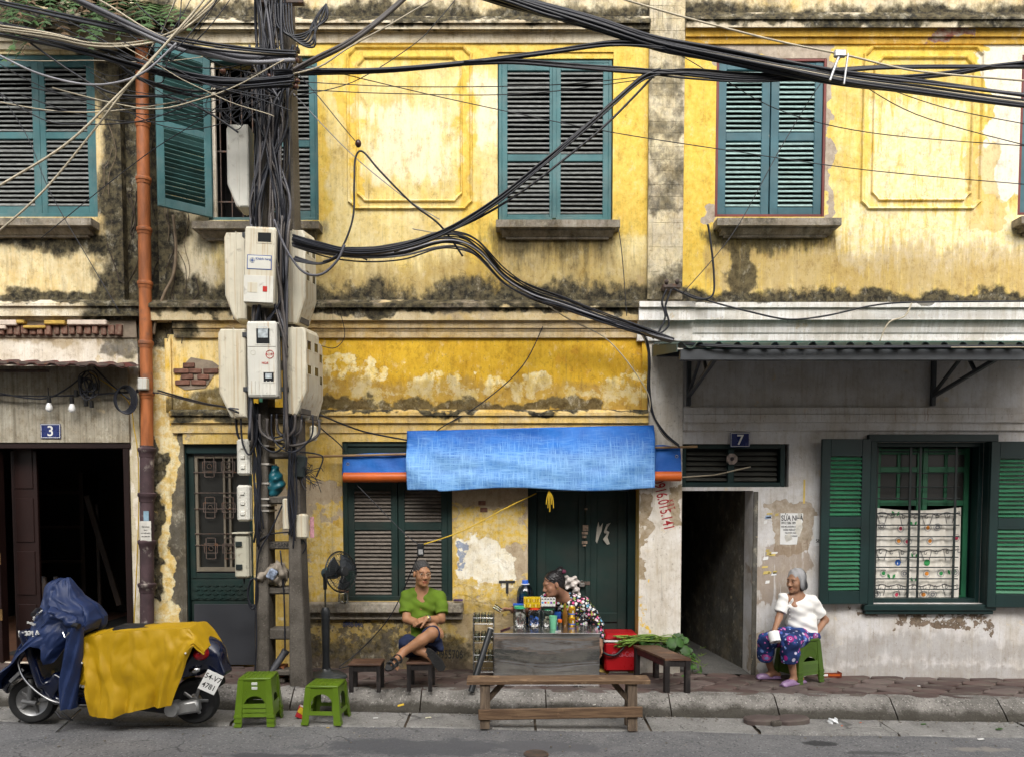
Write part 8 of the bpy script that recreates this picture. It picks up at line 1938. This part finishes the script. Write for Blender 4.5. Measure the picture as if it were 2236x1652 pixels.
class Head:
    def __init__(s,c,fwd,up=(0,0,1),k=1.0): s.c=Vector(c); s.M=basis(fwd,up); s.k=k
    def L(s,x,y,z): return tuple(s.c+s.M@(Vector((x,y,z))*s.k))
    def e(s,sd,p,r,k=.02,op='add'): sd.ell(s.L(*p),tuple(a*s.k for a in r),s.M,k,op)
    def cp(s,sd,p,q,a,b,k=.015,op='add'): sd.cap(s.L(*p),s.L(*q),a*s.k,b*s.k,k,op)
    def face(s,sd,full=.0):
        e,cp=s.e,s.cp
        e(sd,(0,-.012,.036),(.073,.093,.080)); e(sd,(0,.028,-.035),(.059+full,.060,.083),.035); e(sd,(0,.046,-.088),(.040+full,.040,.030),.03)
        for x in (-1,1):
            e(sd,(x*.036,.060,-.032),(.027,.026,.030),.02); e(sd,(x*.076,-.006,-.012),(.009,.019,.031),.008); e(sd,(x*.013,.100,-.041),(.010,.011,.009),.008)
        cp(sd,(-.034,.080,.019),(.034,.080,.019),.012,.012,.02)
        for x in (-1,1): e(sd,(x*.031,.100,.000),(.017,.013,.009),.010,'cut'); e(sd,(x*.031,.080,.0),(.0145,.0135,.011),.003)
        cp(sd,(0,.088,.010),(0,.110,-.034),.007,.0125,.016)
        cp(sd,(-.017,.093,-.067),(.017,.093,-.067),.0062,.0062,.007); cp(sd,(-.014,.092,-.079),(.014,.092,-.079),.0072,.0072,.007); e(sd,(0,.082,-.104),(.017,.016,.014),.02)
    def tone(s,V):
        """vertex tints: lips, brows, eyes"""
        q=(V-V3(s.c))@np.array(s.M)/s.k; x,y,z=q[:,0],q[:,1],q[:,2]; C=np.ones((len(V),3)); ax=np.abs(x)
        fr=y > .06
        lips=fr & (np.hypot(x/.024,(z+.073)/.013) < 1) & (y > .085); C[lips]=(.92,.62,.62)
        mouth=fr & (np.abs(z+.0725) < .0022) & (ax < .021); C[mouth]=(.45,.30,.30)
        brow=fr & (np.hypot((ax-.032)/.021,(z-.0195-.15*(.03-ax)*(ax < .03))/.0048) < 1); C[brow]=(.25,.2,.2)
        eye=fr & (np.hypot((ax-.031)/.0135,(z-.000)/.0052) < 1) & (y > .07); C[eye]=(1.25,1.6,2.0)
        iris=fr & (np.hypot((ax-.031)/.0058,z/.0058) < 1) & (y > .07); C[iris]=(.10,.08,.08)
        lid=fr & (np.abs(z-.0058-.0) < .0018) & (np.abs(ax-.031) < .0145); C[lid]=(.35,.28,.26)
        return C
def hand(sd,wr,d,n,curl=.5,k=1.0,thumb=1,spread=.0):
    """palm and five fingers; d points along the hand, n out of the palm (fingers bend towards n), thumb on side `thumb`"""
    d=Vector(d).normalized(); n=Vector(n); n=(n-d*n.dot(d)).normalized(); s=d.cross(n); wr=Vector(wr)
    sd.box(tuple(wr+d*.045*k),(.037*k,.046*k,.0135*k),Matrix((s,d,n)).transposed(),.012,.012)
    for i,(o,ln) in enumerate(((-.029,.066),(-.010,.076),(.010,.071),(.028,.055))):
        o *= thumb*-1; p=wr+d*(.083*k-(.006 if i in (0,3) else 0))+s*o*k; dd=(d+s*o*spread*6).normalized(); r=(.0088,.0092,.0088,.0078)[i]*k
        a=curl*(.55+.1*i)
        for j,f in enumerate((.45,.32,.23)):
            dd=(dd*math.cos(a)+n*math.sin(a)).normalized(); q=p+dd*ln*f*k; sd.cap(tuple(p),tuple(q),r*(1-.08*j),r*(.93-.1*j),.004); p=q
            n=(n-dd*n.dot(dd)).normalized() if abs(n.dot(dd)) < .99 else n; a=curl*.8
        n=Vector(s.cross(d))
    p=wr+d*.02*k+s*thumb*.030*k; dd=(d*.75+s*thumb*.6+n*.25).normalized(); q=p+dd*.045*k; sd.cap(tuple(p),tuple(q),.0125*k,.0105*k,.012); sd.cap(tuple(q),tuple(q+(dd*.7+d*.4+n*.3).normalized()*.034*k),.0105*k,.008*k,.004)
def J(u,v,y): return tuple(P(u,v,y))
def noisewr(a,f): return lambda x,y,z: a*np.sin(f*x+1.3*f*z+2*np.sin(f*.4*z))+a*.7*np.sin(1.7*f*z-f*.9*x+f*.5*y)
def vneck(sd,tip,slope,yback,lean=0.0):
    tx,ty,tz=tip
    def f(p):
        dz=p[...,2]-tz; inside=np.minimum(np.minimum(slope*dz-np.abs(p[...,0]-tx-lean*dz),.13-dz),yback-p[...,1]); return np.where(dz > -.02,inside,-1)
    sd.cutz(f)
# ---- man in the green shirt ------------------------------------------------------------------
hm=Head(J(921.5,1250,-.66),(.40,-.90,-.02),(.02,0,1),1.06)
man=thing('person','man in green v-neck shirt, navy shorts and glasses sitting cross-legged on a wooden stool','person',(J(914,1440,-.65)[0],-.65,MANS))
m_skin=skin_mat('tanned_skin',(.37,.185,.095))
lo,hi=P(845,1470,-.4),P(985,1212,-.4); sd=SDF((lo.x,-1.25,lo.z),(hi.x,-.40,hi.z),.0055)
hm.face(sd,.003); nk=J(921,1291,-.60)
sd.cap(hm.L(0,-.02,-.06),nk,.056,.062,.03); sd.ell(J(921,1318,-.60),(.155,.085,.13),None,.04); sd.cap(nk,J(920,1322,-.64),.070,.06,.04)
shL,shR=J(888,1301,-.60),J(960,1303,-.60)
sd.chain([nk,J(905,1297,-.60),shL],[.052,.042,.040],.03); sd.chain([nk,J(940,1298,-.60),shR],[.052,.042,.040],.03)
eR,wR=J(962,1351,-.70),J(931,1349,-.86); eL,wL=J(888,1350,-.72),J(946,1366,-.83)
sd.chain([shR,J(963,1328,-.66),eR],[.052,.047,.041],.02); sd.chain([eR,J(950,1352,-.78),wR],[.042,.040,.029],.02)
sd.chain([shL,J(887,1326,-.66),eL],[.052,.047,.041],.02); sd.chain([eL,J(915,1360,-.80),wL],[.042,.038,.029],.02)
hand(sd,wR,Vector(J(908,1357,-.88))-Vector(wR),(-.05,.5,-.8),.38,1.0,1); hand(sd,wL,Vector(J(962,1378,-.86))-Vector(wL),(-.1,.35,-.9),.55,1.0,-1)
kT,aT=J(943,1381,-.98),J(881,1421,-1.02); sd.chain([J(928,1412,-.68),kT],[.08,.058],.02); sd.cap(kT,J(921,1396,-1.0),.056,.056,.02); sd.cap(J(921,1396,-1.0),aT,.055,.036,.02)
tT=J(863,1441,-1.09); sd.chain([aT,J(872,1432,-1.06),tT],[.038,.036,.026],.02)
for i in range(5):
    b_=Vector(tT)+Vector((-.02+.013*i,-.03+.006*i,-.01-.012*i)); sd.cap(tuple(b_),tuple(b_+Vector((-.012,-.02,-.022))),.0105-.001*abs(i-1),.009,.004)
kU,aU=J(890,1402,-.90),J(935,1428,-.98); sd.chain([J(900,1414,-.68),kU],[.08,.06],.02); sd.chain([kU,J(913,1416,-.95),aU],[.056,.052,.036],.02)
sd.chain([aU,J(944,1436,-1.0),J(956,1450,-1.0)],[.036,.036,.028],.02)
sd.build('body',m_skin,man,color=hm.tone)
shirt=cloth_mat('green_cotton',(.105,.175,.016),.18); sd=SDF((lo.x,-.92,lo.z+.1),(hi.x,-.40,hi.z-.2),.0055)
sd.ell(J(921,1322,-.60),(.166,.106,.165),None,.05); sd.ell(J(917,1362,-.61),(.158,.122,.13),None,.06); sd.ell(J(914,1396,-.63),(.168,.135,.085),None,.06)
sd.chain([J(905,1294,-.60),shL,J(886,1322,-.655),J(885,1335,-.69)],[.060,.060,.058,.060],.03); sd.chain([J(938,1295,-.60),shR,J(964,1324,-.655),J(965,1337,-.69)],[.060,.060,.058,.060],.03)
sd.disp(noisewr(.0028,38)); sd.disp(lambda x,y,z: .004*np.sin(60*z+25*np.abs(x-J(918,1340,-.6)[0]))); sd.cap(J(921,1286,-.60),J(921,1276,-.62),.054,.062,.006,'cut'); vneck(sd,J(919.5,1312,-.7),.46,-.62)
n_=Vector(J(885,1336,-.69))-Vector(shL);
sd.cutz(lambda p: np.where(p[...,0] < J(897,1330,-.69)[0],(p@V3(n_.normalized()))-float(V3(J(885,1338,-.69))@V3(n_.normalized())),-1)); n2=Vector(J(965,1338,-.69))-Vector(shR)
sd.cutz(lambda p: np.where(p[...,0] > J(952,1330,-.69)[0],(p@V3(n2.normalized()))-float(V3(J(965,1339,-.69))@V3(n2.normalized())),-1))
sd.build('shirt',shirt,man)
sd=SDF((lo.x,-1.12,lo.z),(hi.x,-.40,hi.z-.45),.0055); navy=cloth_mat('navy_cotton',(.018,.026,.062),.3)
sd.ell(J(915,1412,-.60),(.185,.14,.105),None,.05)
sd.chain([J(930,1410,-.66),J(941,1384,-.93)],[.105,.088],.04); sd.chain([J(898,1412,-.66),J(890,1404,-.93)],[.108,.090],.04); sd.chain([J(955,1405,-.75),J(962,1415,-.88)],[.06,.03],.04)
sd.cap(J(938,1388,-.96),J(943,1380,-1.10),.064,.075,.008,'cut'); sd.cap(J(905,1413,-1.0),J(915,1420,-1.15),.062,.07,.008,'cut'); sd.disp(noisewr(.004,34)); sd.build('shorts',navy,man)
sd=SDF(V3(hm.c)-.16,V3(hm.c)+.16,.0045); m_hair=pmat('short_greying_hair',(.05,.048,.047),.7,.6,90,bump=.5,bscale=180,rnd=0)
hm.e(sd,(0,-.016,.043),(.078,.098,.083)); hm.e(sd,(0,.112,-.005),(.066,.088,.078),.012,'cut'); hm.e(sd,(0,.110,-.05),(.12,.105,.075),.012,'cut'); hm.e(sd,(0,.0,-.125),(.2,.2,.092),.01,'cut')
for x in (-1,1): hm.e(sd,(x*.080,-.002,-.012),(.02,.022,.034),.008,'cut')
sd.disp(lambda x,y,z: .0015*np.sin(210*x+150*z)+.0015*np.sin(190*z-170*y)); sd.build('hair',m_hair,man)
m_frame=pmat('gold_wire',(.6,.55,.45),.3,.1,metal=1); gb=MB()
for x in (-1,1):
    gb.tube([hm.L(x*.031+.021*math.cos(i*.524),.106,-.003+.014*math.sin(i*.524)) for i in range(12)],.0019,4,True); gb.tube([hm.L(x*.052,.105,.0),hm.L(x*.078,.08,.002),hm.L(x*.082,.0,.0)],.0013,4)
gb.tube([hm.L(-.010,.107,.0),hm.L(0,.111,.004),hm.L(.010,.107,.0)],.0013,4).build('glasses',m_frame,man)
wp=Vector(wR)+(Vector(eR)-Vector(wR)).normalized()*.02; q=(Vector(eR)-Vector(wR)).to_track_quat('Z','Y').to_matrix().to_4x4(); q.translation=wp
w_=MB().lathe([(.034,-.008),(.035,0),(.034,.008),(.032,.008),(.032,-.008)],18,q,cap=False).build('wristwatch',pmat('watch_steel',(.4,.4,.4),.3,metal=.8),man); dn=Vector((-.1,-.85,.45)).normalized(); fq=dn.to_track_quat('Z','Y').to_matrix().to_4x4(); fq.translation=wp+dn*.030
MB().lathe([(.020,0),(.020,.007),(.016,.009)],18,fq).build('case',m_chrome,w_); MB().lathe([(.016,.009),(.001,.0095)],18,fq,cap=False).build('dial',pmat('yellow_dial',(.65,.52,.02),.3),w_)
m_sand=pmat('black_sandal_rubber',(.018,.018,.018),.75,.3,12,bump=.6,bscale=70)
def slab(c_,d,n,L,W_,th,name,mat,parent):
    d=Vector(d).normalized(); n=Vector(n); n=(n-d*n.dot(d)).normalized(); s_=d.cross(n); c_=Vector(c_); o=[]
    for i in range(22):
        a=2*math.pi*i/22; y=math.cos(a); wd=W_*(.80+.2*y if y > -.2 else .76); o.append((math.sin(a)*wd*(1-.10*(y < 0)),y*L/2))
    vs_=[c_+s_*x+d*y+n*z for z in (0,th) for x,y in o]; return MB().add(vs_,[tuple(range(22))[::-1],tuple(22+i for i in range(22))]+[(i,(i+1) % 22,22+(i+1) % 22,22+i) for i in range(22)]).build(name,mat,parent,smooth=30)
fA,fB=Vector(J(876,1430,-1.06)),Vector(J(858,1446,-1.13)); nn=Vector((.55,-.25,.75)); sl_=slab((fA+fB)/2-nn.normalized()*.040,fB-fA,nn,.255,.052,.026,'sandal',m_sand,man)
dT=(fB-fA).normalized(); sT=dT.cross(nn.normalized())
for f,r_ in ((.035,.050),(-.015,.052),(.085,.046)):
    c_=(fA+fB)/2+dT*f-nn.normalized()*.012; MB().tube([c_+sT*r_*math.cos(a)+nn.normalized()*(r_*.95*math.sin(a)-.008) for a in [math.pi*i/10 for i in range(11)]],.010,6).build('strap',m_sand,sl_)
fA,fB=Vector(J(938,1422,-1.045)),Vector(J(962,1454,-1.05)); slab((fA+fB)/2+Vector((.0,-.012,0)),fB-fA,(0,1,.1),.265,.058,.026,'sandal',m_sand,man)
rr=random.Random(9); tr_=MB()
for i in range(60):
    f,g_=rr.uniform(-.42,.42),rr.uniform(-.75,.75); d=(fB-fA).normalized(); s_=d.cross(Vector((0,1,.1)).normalized()); c_=(fA+fB)/2+Vector((0,-.013,0))+d*(f*.265)+s_*(g_*.05); tr_.obox(c_,(.013,.006,.013),Matrix.Rotation(rr.uniform(0,1.5),3,'Y'),.002)
tr_.build('sole_tread',m_sand,man)
# ---- woman bending over the cart ---------------------------------------------------------------
def dots_mat():
    t=NT('polka_dot_fabric'); v=t.obj(); c=(.012,.011,.013)
    pal=[(0,(.75,.74,.72)),(.28,(.62,.08,.22)),(.42,(.15,.42,.62)),(.56,(.72,.70,.68)),(.70,(.26,.42,.05)),(.82,(.5,.34,.06)),(.92,(.72,.36,.50))]
    for sc_,th in ((27,.40),(44,.30)):
        nd=t.n('ShaderNodeTexVoronoi',feature='F1'); t.put(nd.inputs['Vector'],v); nd.inputs['Scale'].default_value=sc_; nd.inputs['Randomness'].default_value=.75
        sep=t.n('ShaderNodeSeparateColor'); t.put(sep.inputs[0],nd.outputs['Color'])
        rp=t.n('ShaderNodeValToRGB'); rp.color_ramp.interpolation='CONSTANT'; e=rp.color_ramp.elements; e[0].position=0; e[0].color=(*pal[0][1],1); e.remove(e[1])
        for p_,cc in pal[1:]: k=e.new(p_); k.color=(*cc,1)
        t.put(rp.inputs[0],sep.outputs[0]); c=t.mix(t.m('SUBTRACT',1.0,t.ss(nd.outputs['Distance'],th-.04,th+.04)),c,rp.outputs[0])
    return t.done(c,.8,t.bump(t.noise(9,4,.6,v),.3,.01),0,.25)
hw=Head(J(1207,1273,-.27),(-.90,-.36,-.26),(-.22,-.06,1),1.06)
wom=thing('person','woman with bun and polka-dot pyjamas bending over the drinks cart','person',(J(1265,1470,.02)[0],.02,zg(J(1265,1470,.02)[0])))
lo,hi=P(1075,1480,-.2),P(1325,1235,-.2); sd=SDF((lo.x,-.48,-.05),(hi.x,.24,hi.z+.02),.0055); m_skin2=skin_mat('brown_skin',(.30,.15,.09))
hw.face(sd,.004); nk=J(1229,1302,-.14)
sd.cap(hw.L(0,-.025,-.06),nk,.050,.058,.03); sd.ell(J(1243,1322,-.08),(.14,.12,.11),None,.04)
sA,eA,wA=J(1190,1309,-.15),J(1152,1336,-.20),J(1116,1329,-.28); sd.chain([nk,sA],[.06,.052],.03); sd.chain([sA,eA],[.05,.040],.02); sd.chain([eA,J(1134,1333,-.24),wA],[.041,.036,.027],.02)
hand(sd,wA,Vector(J(1092,1326,-.31))-Vector(wA),(-.3,-.3,-.9),.45,.95,-1)
sB,eB,wB=J(1272,1316,-.14),J(1303,1358,-.12),J(1311,1408,-.20); sd.chain([nk,sB],[.06,.055],.03); sd.chain([sB,eB,wB],[.05,.042,.028],.02); hand(sd,wB,(.1,-.4,-1),(-1,0,0),.5,.95,1)
sd.chain([J(1262,1410,.05),J(1258,1470,.04)],[.07,.05],.02); sd.build('body',m_skin2,wom,color=hw.tone)
m_dots=dots_mat(); sd=SDF((lo.x,-.45,-.03),(hi.x+.03,.26,hi.z),.006)
sd.ell(J(1243,1324,-.07),(.165,.14,.125),Matrix.Rotation(.5,3,'Y'),.05); sd.ell(J(1265,1352,.0),(.17,.15,.16),None,.07); sd.ell(J(1270,1395,.05),(.17,.15,.14),None,.07)
sd.chain([J(1225,1308,-.13),sA,J(1170,1323,-.17)],[.07,.064,.062],.03); sd.chain([J(1245,1306,-.12),sB,J(1290,1338,-.13),eB,J(1309,1385,-.16)],[.075,.068,.062,.058,.052],.04)
sd.chain([J(1250,1405,.05),J(1248,1468,.05)],[.10,.075],.03); sd.chain([J(1285,1405,.05),J(1290,1468,.05)],[.10,.075],.03)
sd.cap(hw.L(.0,.03,-.13),J(1222,1305,-.20),.07,.045,.01,'cut'); sd.disp(noisewr(.004,30)); sd.build('pyjamas',m_dots,wom)
m_hairb=pmat('black_hair',(.012,.010,.011),.38,.4,60,sc=(1,1,1),bump=.4,bscale=120,rnd=0); sd=SDF(V3(hw.c)-.24,V3(hw.c)+.24,.0045)
hw.e(sd,(0,-.022,.040),(.081,.100,.086)); hw.e(sd,(0,-.075,.0),(.066,.05,.07),.03); hw.e(sd,(0,.118,-.018),(.12,.085,.085),.012,'cut'); hw.e(sd,(0,.045,-.115),(.2,.12,.095),.01,'cut'); hw.e(sd,(0,-.10,.10),(.040,.040,.036),.012); hw.e(sd,(.012,-.125,.118),(.022,.024,.022),.01)
for x in (-1,1): hw.e(sd,(x*.080,-.004,-.014),(.02,.022,.034),.008,'cut')
sd.disp(lambda x,y,z: .0018*np.sin(160*x+230*z)+.0015*np.sin(260*z-140*y)); sd.build('hair',m_hairb,wom)
MB().ball(hw.L(.078,-.002,-.046),.006,8,6).ball(hw.L(-.078,-.002,-.046),.006,8,6).build('earring',pmat('gold_stud',(.7,.45,.1),.25,metal=1),wom)
MB().ball(hw.L(-.02,-.13,.085),(.03,.03,.025),10,8).build('hair_tie',pmat('dark_red_hair_tie',(.12,.02,.05),.7,.4,20),wom)
wp=Vector(wA)+(Vector(eA)-Vector(wA)).normalized()*.012; q=(Vector(eA)-Vector(wA)).to_track_quat('Z','Y').to_matrix(); bb=MB()
for i in range(12): bb.ball(wp+q@Vector((.031*math.cos(i*.524),.031*math.sin(i*.524),0)),.0085,8,6)
bb.build('bead_bracelet',pmat('brown_beads',(.09,.03,.015),.35,.3),wom)
gq=Vector(J(1090,1332,-.33)); tumbler('empty glass held in the bending woman\'s hand',gq+Vector((.02,0,.0)),.030,.09,False,None,(0,-1.0,0))
pb_=P(1245,1270,.22); sd=SDF(pb_-Vector((.14,.1,.2)),pb_+Vector((.14,.1,.14)),.007); sd.ell(pb_,(.085,.045,.075)); sd.ell(pb_+Vector((.06,-.01,-.09)),(.05,.035,.07),None,.04); sd.disp(lambda x,y,z: .012*np.sin(60*x+45*z)+.010*np.sin(85*z-50*x));
tag(sd.build('plastic_bag',pmat('crumpled_white_plastic',(.55,.50,.46),.35,.5,18,bump=.5)),'crumpled white plastic bag hung on the dark double door','bag')
# ---- old woman with white blouse -----------------------------------------------------------------
ho=Head(J(1737,1266,-.28),(-.80,-.58,-.06),(.06,.02,1),1.02)
old=thing('person','white-haired woman in white blouse and flowery blue trousers sitting on stacked stools','person',(J(1755,1395,-.2)[0],-.2,zg(2.9)))
lo,hi=P(1640,1505,-.3),P(1815,1232,-.3); sd=SDF((lo.x-.03,-.72,-.12),(hi.x+.03,-.02,hi.z+.02),.0055); m_skin3=skin_mat('weathered_skin',(.32,.17,.10))
ho.face(sd); nk=J(1741,1301,-.24); sd.cap(ho.L(0,-.02,-.06),nk,.046,.055,.03); sd.ell(J(1745,1325,-.23),(.12,.09,.11),None,.04); sd.cap(nk,J(1735,1322,-.29),.055,.05,.04)
sL,eL,wL=J(1712,1306,-.28),J(1700,1348,-.34),J(1689,1378,-.44); sR,eR,wR=J(1772,1312,-.20),J(1801,1352,-.14),J(1772,1394,-.30)
sd.chain([nk,sL],[.05,.048],.03); sd.chain([nk,sR],[.05,.048],.03); sd.chain([sL,eL,wL],[.042,.034,.024],.02); sd.chain([sR,eR],[.044,.036],.02); sd.chain([eR,wR],[.036,.025],.02)
hand(sd,wL,(.0,-.35,-1),(.9,-.2,.2),.75,.92,-1); hand(sd,wR,Vector(J(1763,1412,-.36))-Vector(wR),(-.75,.5,-.3),.35,.92,-1)
hpL,hpR=J(1738,1384,-.26),J(1764,1386,-.18); kL,kR=J(1672,1397,-.40),J(1724,1402,-.50); aL,aR=J(1685,1467,-.22),J(1733,1479,-.45)
sd.chain([hpL,kL],[.075,.055],.03); sd.chain([hpR,kR],[.075,.055],.03); sd.chain([kL,J(1675,1430,-.30),aL],[.05,.044,.031],.02); sd.chain([kR,J(1727,1440,-.46),aR],[.05,.044,.031],.02)
tL,tR=G(1660,1481),G(1716,1497); sd.chain([aL,J(1676,1474,-.22),tuple(tL+Vector((0,0,.028)))],[.032,.034,.024],.02); sd.chain([aR,J(1728,1487,-.46),tuple(tR+Vector((0,0,.028)))],[.032,.034,.024],.02); sd.cap(aR,tuple(G(1748,1490)+Vector((0,.0,.045))),.03,.032,.02); sd.cap(aL,tuple(G(1698,1480)+Vector((0,0,.045))),.03,.032,.02)
sd.build('body',m_skin3,old,color=ho.tone)
blouse=cloth_mat('white_cotton_blouse',(.76,.75,.72),.06); sd=SDF((lo.x+.2,-.52,.3),(hi.x+.05,-.02,hi.z-.2),.0055)
sd.ell(J(1745,1325,-.225),(.148,.112,.135),Matrix.Rotation(.5,3,'Z'),.05); sd.ell(J(1749,1358,-.215),(.160,.135,.12),None,.06); sd.ell(J(1753,1378,-.20),(.165,.14,.08),None,.05)
sd.chain([J(1728,1301,-.25),sL,J(1705,1330,-.315)],[.055,.06,.066],.03); sd.chain([J(1752,1303,-.22),sR,J(1788,1338,-.165)],[.055,.064,.070],.03)
sd.disp(noisewr(.0026,34)); sd.disp(lambda x,y,z: .003*np.sin(70*z+30*x)); sd.cap(J(1738,1290,-.27),J(1740,1296,-.24),.050,.049,.006,'cut'); vneck(sd,J(1723,1322,-.38),.34,-.27,.35)
for a_,b_,s_ in ((sL,J(1703,1336,-.32),-1),(sR,J(1791,1342,-.16),1)):
    n_=V3(Vector(b_)-Vector(a_)); n_=n_/np.linalg.norm(n_); lim=J(1716 if s_ < 0 else 1780,1330,-.2)[0]
    sd.cutz(lambda p,n_=n_,b_=b_,s_=s_,lim=lim: np.where((p[...,0]-lim)*s_ > 0,p@n_-float(V3(b_)@n_),-1))
sd.build('blouse',blouse,old)
for i in range(4):
    q_=Vector(J(1722+i*.6,1322+i*9,-.36)); MB().ball(q_,.006,8,5).build('button',m_white,old)
def flower_mat():
    t=NT('flowery_blue_fabric'); v=t.obj(); c=t.mix(t.ss(t.noise(7,3,.5,v),.45,.55),(.010,.022,.085),(.02,.05,.18))
    for sc_,th,cols in ((10,.40,[(0,(.30,.015,.17)),(.45,(.05,.10,.36)),(.7,(.30,.015,.17))]),(15,.30,[(0,(.12,.22,.55)),(.4,(.45,.42,.55)),(.7,(.38,.04,.24))]),(26,.26,[(0,(.30,.40,.68)),(.5,(.45,.08,.3))])):
        nd=t.n('ShaderNodeTexVoronoi',feature='F1'); t.put(nd.inputs['Vector'],v); nd.inputs['Scale'].default_value=sc_
        sep=t.n('ShaderNodeSeparateColor'); t.put(sep.inputs[0],nd.outputs['Color']); rp=t.n('ShaderNodeValToRGB'); rp.color_ramp.interpolation='CONSTANT'; e=rp.color_ramp.elements; e[0].color=(*cols[0][1],1); e.remove(e[1])
        for p_,cc in cols[1:]: k=e.new(p_); k.color=(*cc,1)
        t.put(rp.inputs[0],sep.outputs[0]); sel=t.m('GREATER_THAN',sep.outputs[1],.38)
        c=t.mix(t.m('MULTIPLY',sel,t.m('SUBTRACT',1.0,t.ss(nd.outputs['Distance'],th-.03,th+.03))),c,rp.outputs[0])
        ring_=t.m('MULTIPLY',sel,t.m('MULTIPLY',t.ss(t.m('SINE',t.m('MULTIPLY',nd.outputs['Distance'],95)),.3,.8),t.m('SUBTRACT',1.0,t.ss(nd.outputs['Distance'],th*.7,th*.8))))
        c=t.mix(t.m('MULTIPLY',ring_,.6),c,(.50,.52,.68))
    return t.done(c,.8,t.bump(t.noise(8,4,.6,v),.25,.01),0,.25)
sd=SDF((lo.x-.05,-.68,.02),(hi.x,-.02,.75),.0055)
sd.ell(J(1755,1386,-.20),(.165,.145,.085),None,.04); sd.chain([hpL,J(1700,1390,-.34),kL],[.10,.092,.080],.04); sd.chain([hpR,J(1742,1393,-.36),kR],[.10,.095,.085],.04)
sd.chain([kL,J(1672,1418,-.35),J(1670,1434,-.31)],[.080,.082,.085],.03); sd.chain([kR,J(1725,1424,-.48),J(1724,1441,-.47)],[.085,.088,.090],.03)
for b_,top_ in ((J(1670,1436,-.31),kL),(J(1724,1443,-.47),kR)):
    n_=V3(Vector(b_)-Vector(top_)); n_=n_/np.linalg.norm(n_); cen=V3(b_)
    sd.cutz(lambda p,n_=n_,cen=cen: np.where(np.linalg.norm(p[...,:2]-cen[:2],axis=-1) < .14,(p-cen)@n_,-1))
sd.disp(noisewr(.004,32)); sd.build('trousers',flower_mat(),old)
m_hairw=NT('silver_hair'); v_=m_hairw.obj(); hm_=m_hairw.pos(); dd_=m_hairw.vm('DOT_PRODUCT',m_hairw.vm('SUBTRACT',hm_,tuple(ho.c)),tuple(ho.M@Vector((0,1,.35))))
m_hairw=m_hairw.done(m_hairw.mix(m_hairw.ss(m_hairw.m('ADD',dd_,m_hairw.m('MULTIPLY',m_hairw.m('SUBTRACT',m_hairw.noise(60,3,.6,v_,(1,1,.3)),.5),.05)),-.06,.02),(.025,.024,.026),(.30,.30,.305)),.5,m_hairw.bump(m_hairw.noise(150,3,.6,v_,(1,1,.25)),.5,.004),0,.4)
sd=SDF(V3(ho.c)-.22,V3(ho.c)+.22,.0045); ho.e(sd,(0,-.022,.040),(.084,.102,.086)); ho.e(sd,(0,-.055,-.035),(.082,.062,.075),.04)
for x in (-1,1): ho.e(sd,(x*.072,-.008,-.03),(.018,.042,.065),.02)
ho.e(sd,(0,-.05,-.06),(.085,.06,.055),.03); ho.e(sd,(0,.112,-.035),(.070,.092,.098),.015,'cut'); ho.e(sd,(0,.11,.015),(.056,.060,.058),.012,'cut'); ho.e(sd,(0,.02,-.195),(.2,.2,.085),.01,'cut')
sd.disp(lambda x,y,z: .003*np.sin(110*x+30*z)+.0028*np.sin(95*y+35*z+60*x)); sd.build('hair',m_hairw,old)
m_shoe=pmat('lilac_slip_on',(.24,.15,.27),.3,.25,9,bump=.1,spec=.6)
for k_,(tu,tv,hu,hv) in enumerate(((1651,1480.5,1703,1481),(1707,1498,1755,1489.5))):
    a_,b_=G(tu,tv),G(hu,hv); d_=(b_-a_); L_=d_.length; dn=d_.normalized(); z_=Vector((0,0,1)); s_=dn.cross(z_); M_=Matrix((dn,s_,z_)).transposed()
    sd=SDF(np.minimum(V3(a_),V3(b_))-.07,np.maximum(V3(a_),V3(b_))+.10,.0045); sd.ell(tuple(a_+dn*L_*.30+z_*.026),(L_*.32,.044,.036),M_,.01); sd.box(tuple(a_+dn*L_*.5+z_*.012),(L_*.5,.040,.012),M_,.011,.01); sd.box(tuple(a_+dn*L_*.83+z_*.018),(L_*.16,.032,.018),M_,.012,.01)
    sd.cutz(lambda p: float(a_.z)+.001-p[...,2]); sd.build('slip_on_shoe',m_shoe,old)
c_=Vector(J(1690,1389,-.53)); ax_=Vector((.10,-.45,-.85)).normalized(); q=ax_.to_track_quat('Z','Y').to_matrix().to_4x4(); q.translation=c_-ax_*.052
t=thing('paper_roll','white paper roll held in the old woman\'s hand','paper roll',c_); m_roll=pmat('white_roll_paper',(.80,.80,.79),.9,.04,8,bump=.05)
MB().lathe([(.020,0),(.054,0),(.055,.004),(.055,.100),(.054,.104),(.020,.104),(.020,0)],28,q,cap=False).build('paper',m_roll,t,smooth=40); MB().lathe([(.0205,-.001),(.0205,.1045),(.018,.1045),(.018,-.001),(.0205,-.001)],20,q,cap=False).build('core',m_cardin,t,smooth=40)

# ---------------------------------------------------------------- lettering to real meshes
bpy.context.view_layer.update()
dg=bpy.context.evaluated_depsgraph_get()
for o in TEXTS:
    me=bpy.data.meshes.new_from_object(o.evaluated_get(dg)); nm=o.name
    q=bpy.data.objects.new('tmp',me); COL.objects.link(q); q.parent=o.parent; q.matrix_parent_inverse=o.matrix_parent_inverse.copy()
    q.location=o.location; q.rotation_euler=o.rotation_euler; q.scale=o.scale
    for k in o.keys():
        if k in ('label','category','group'): q[k]=o[k]
    bpy.data.objects.remove(o); q.name=nm
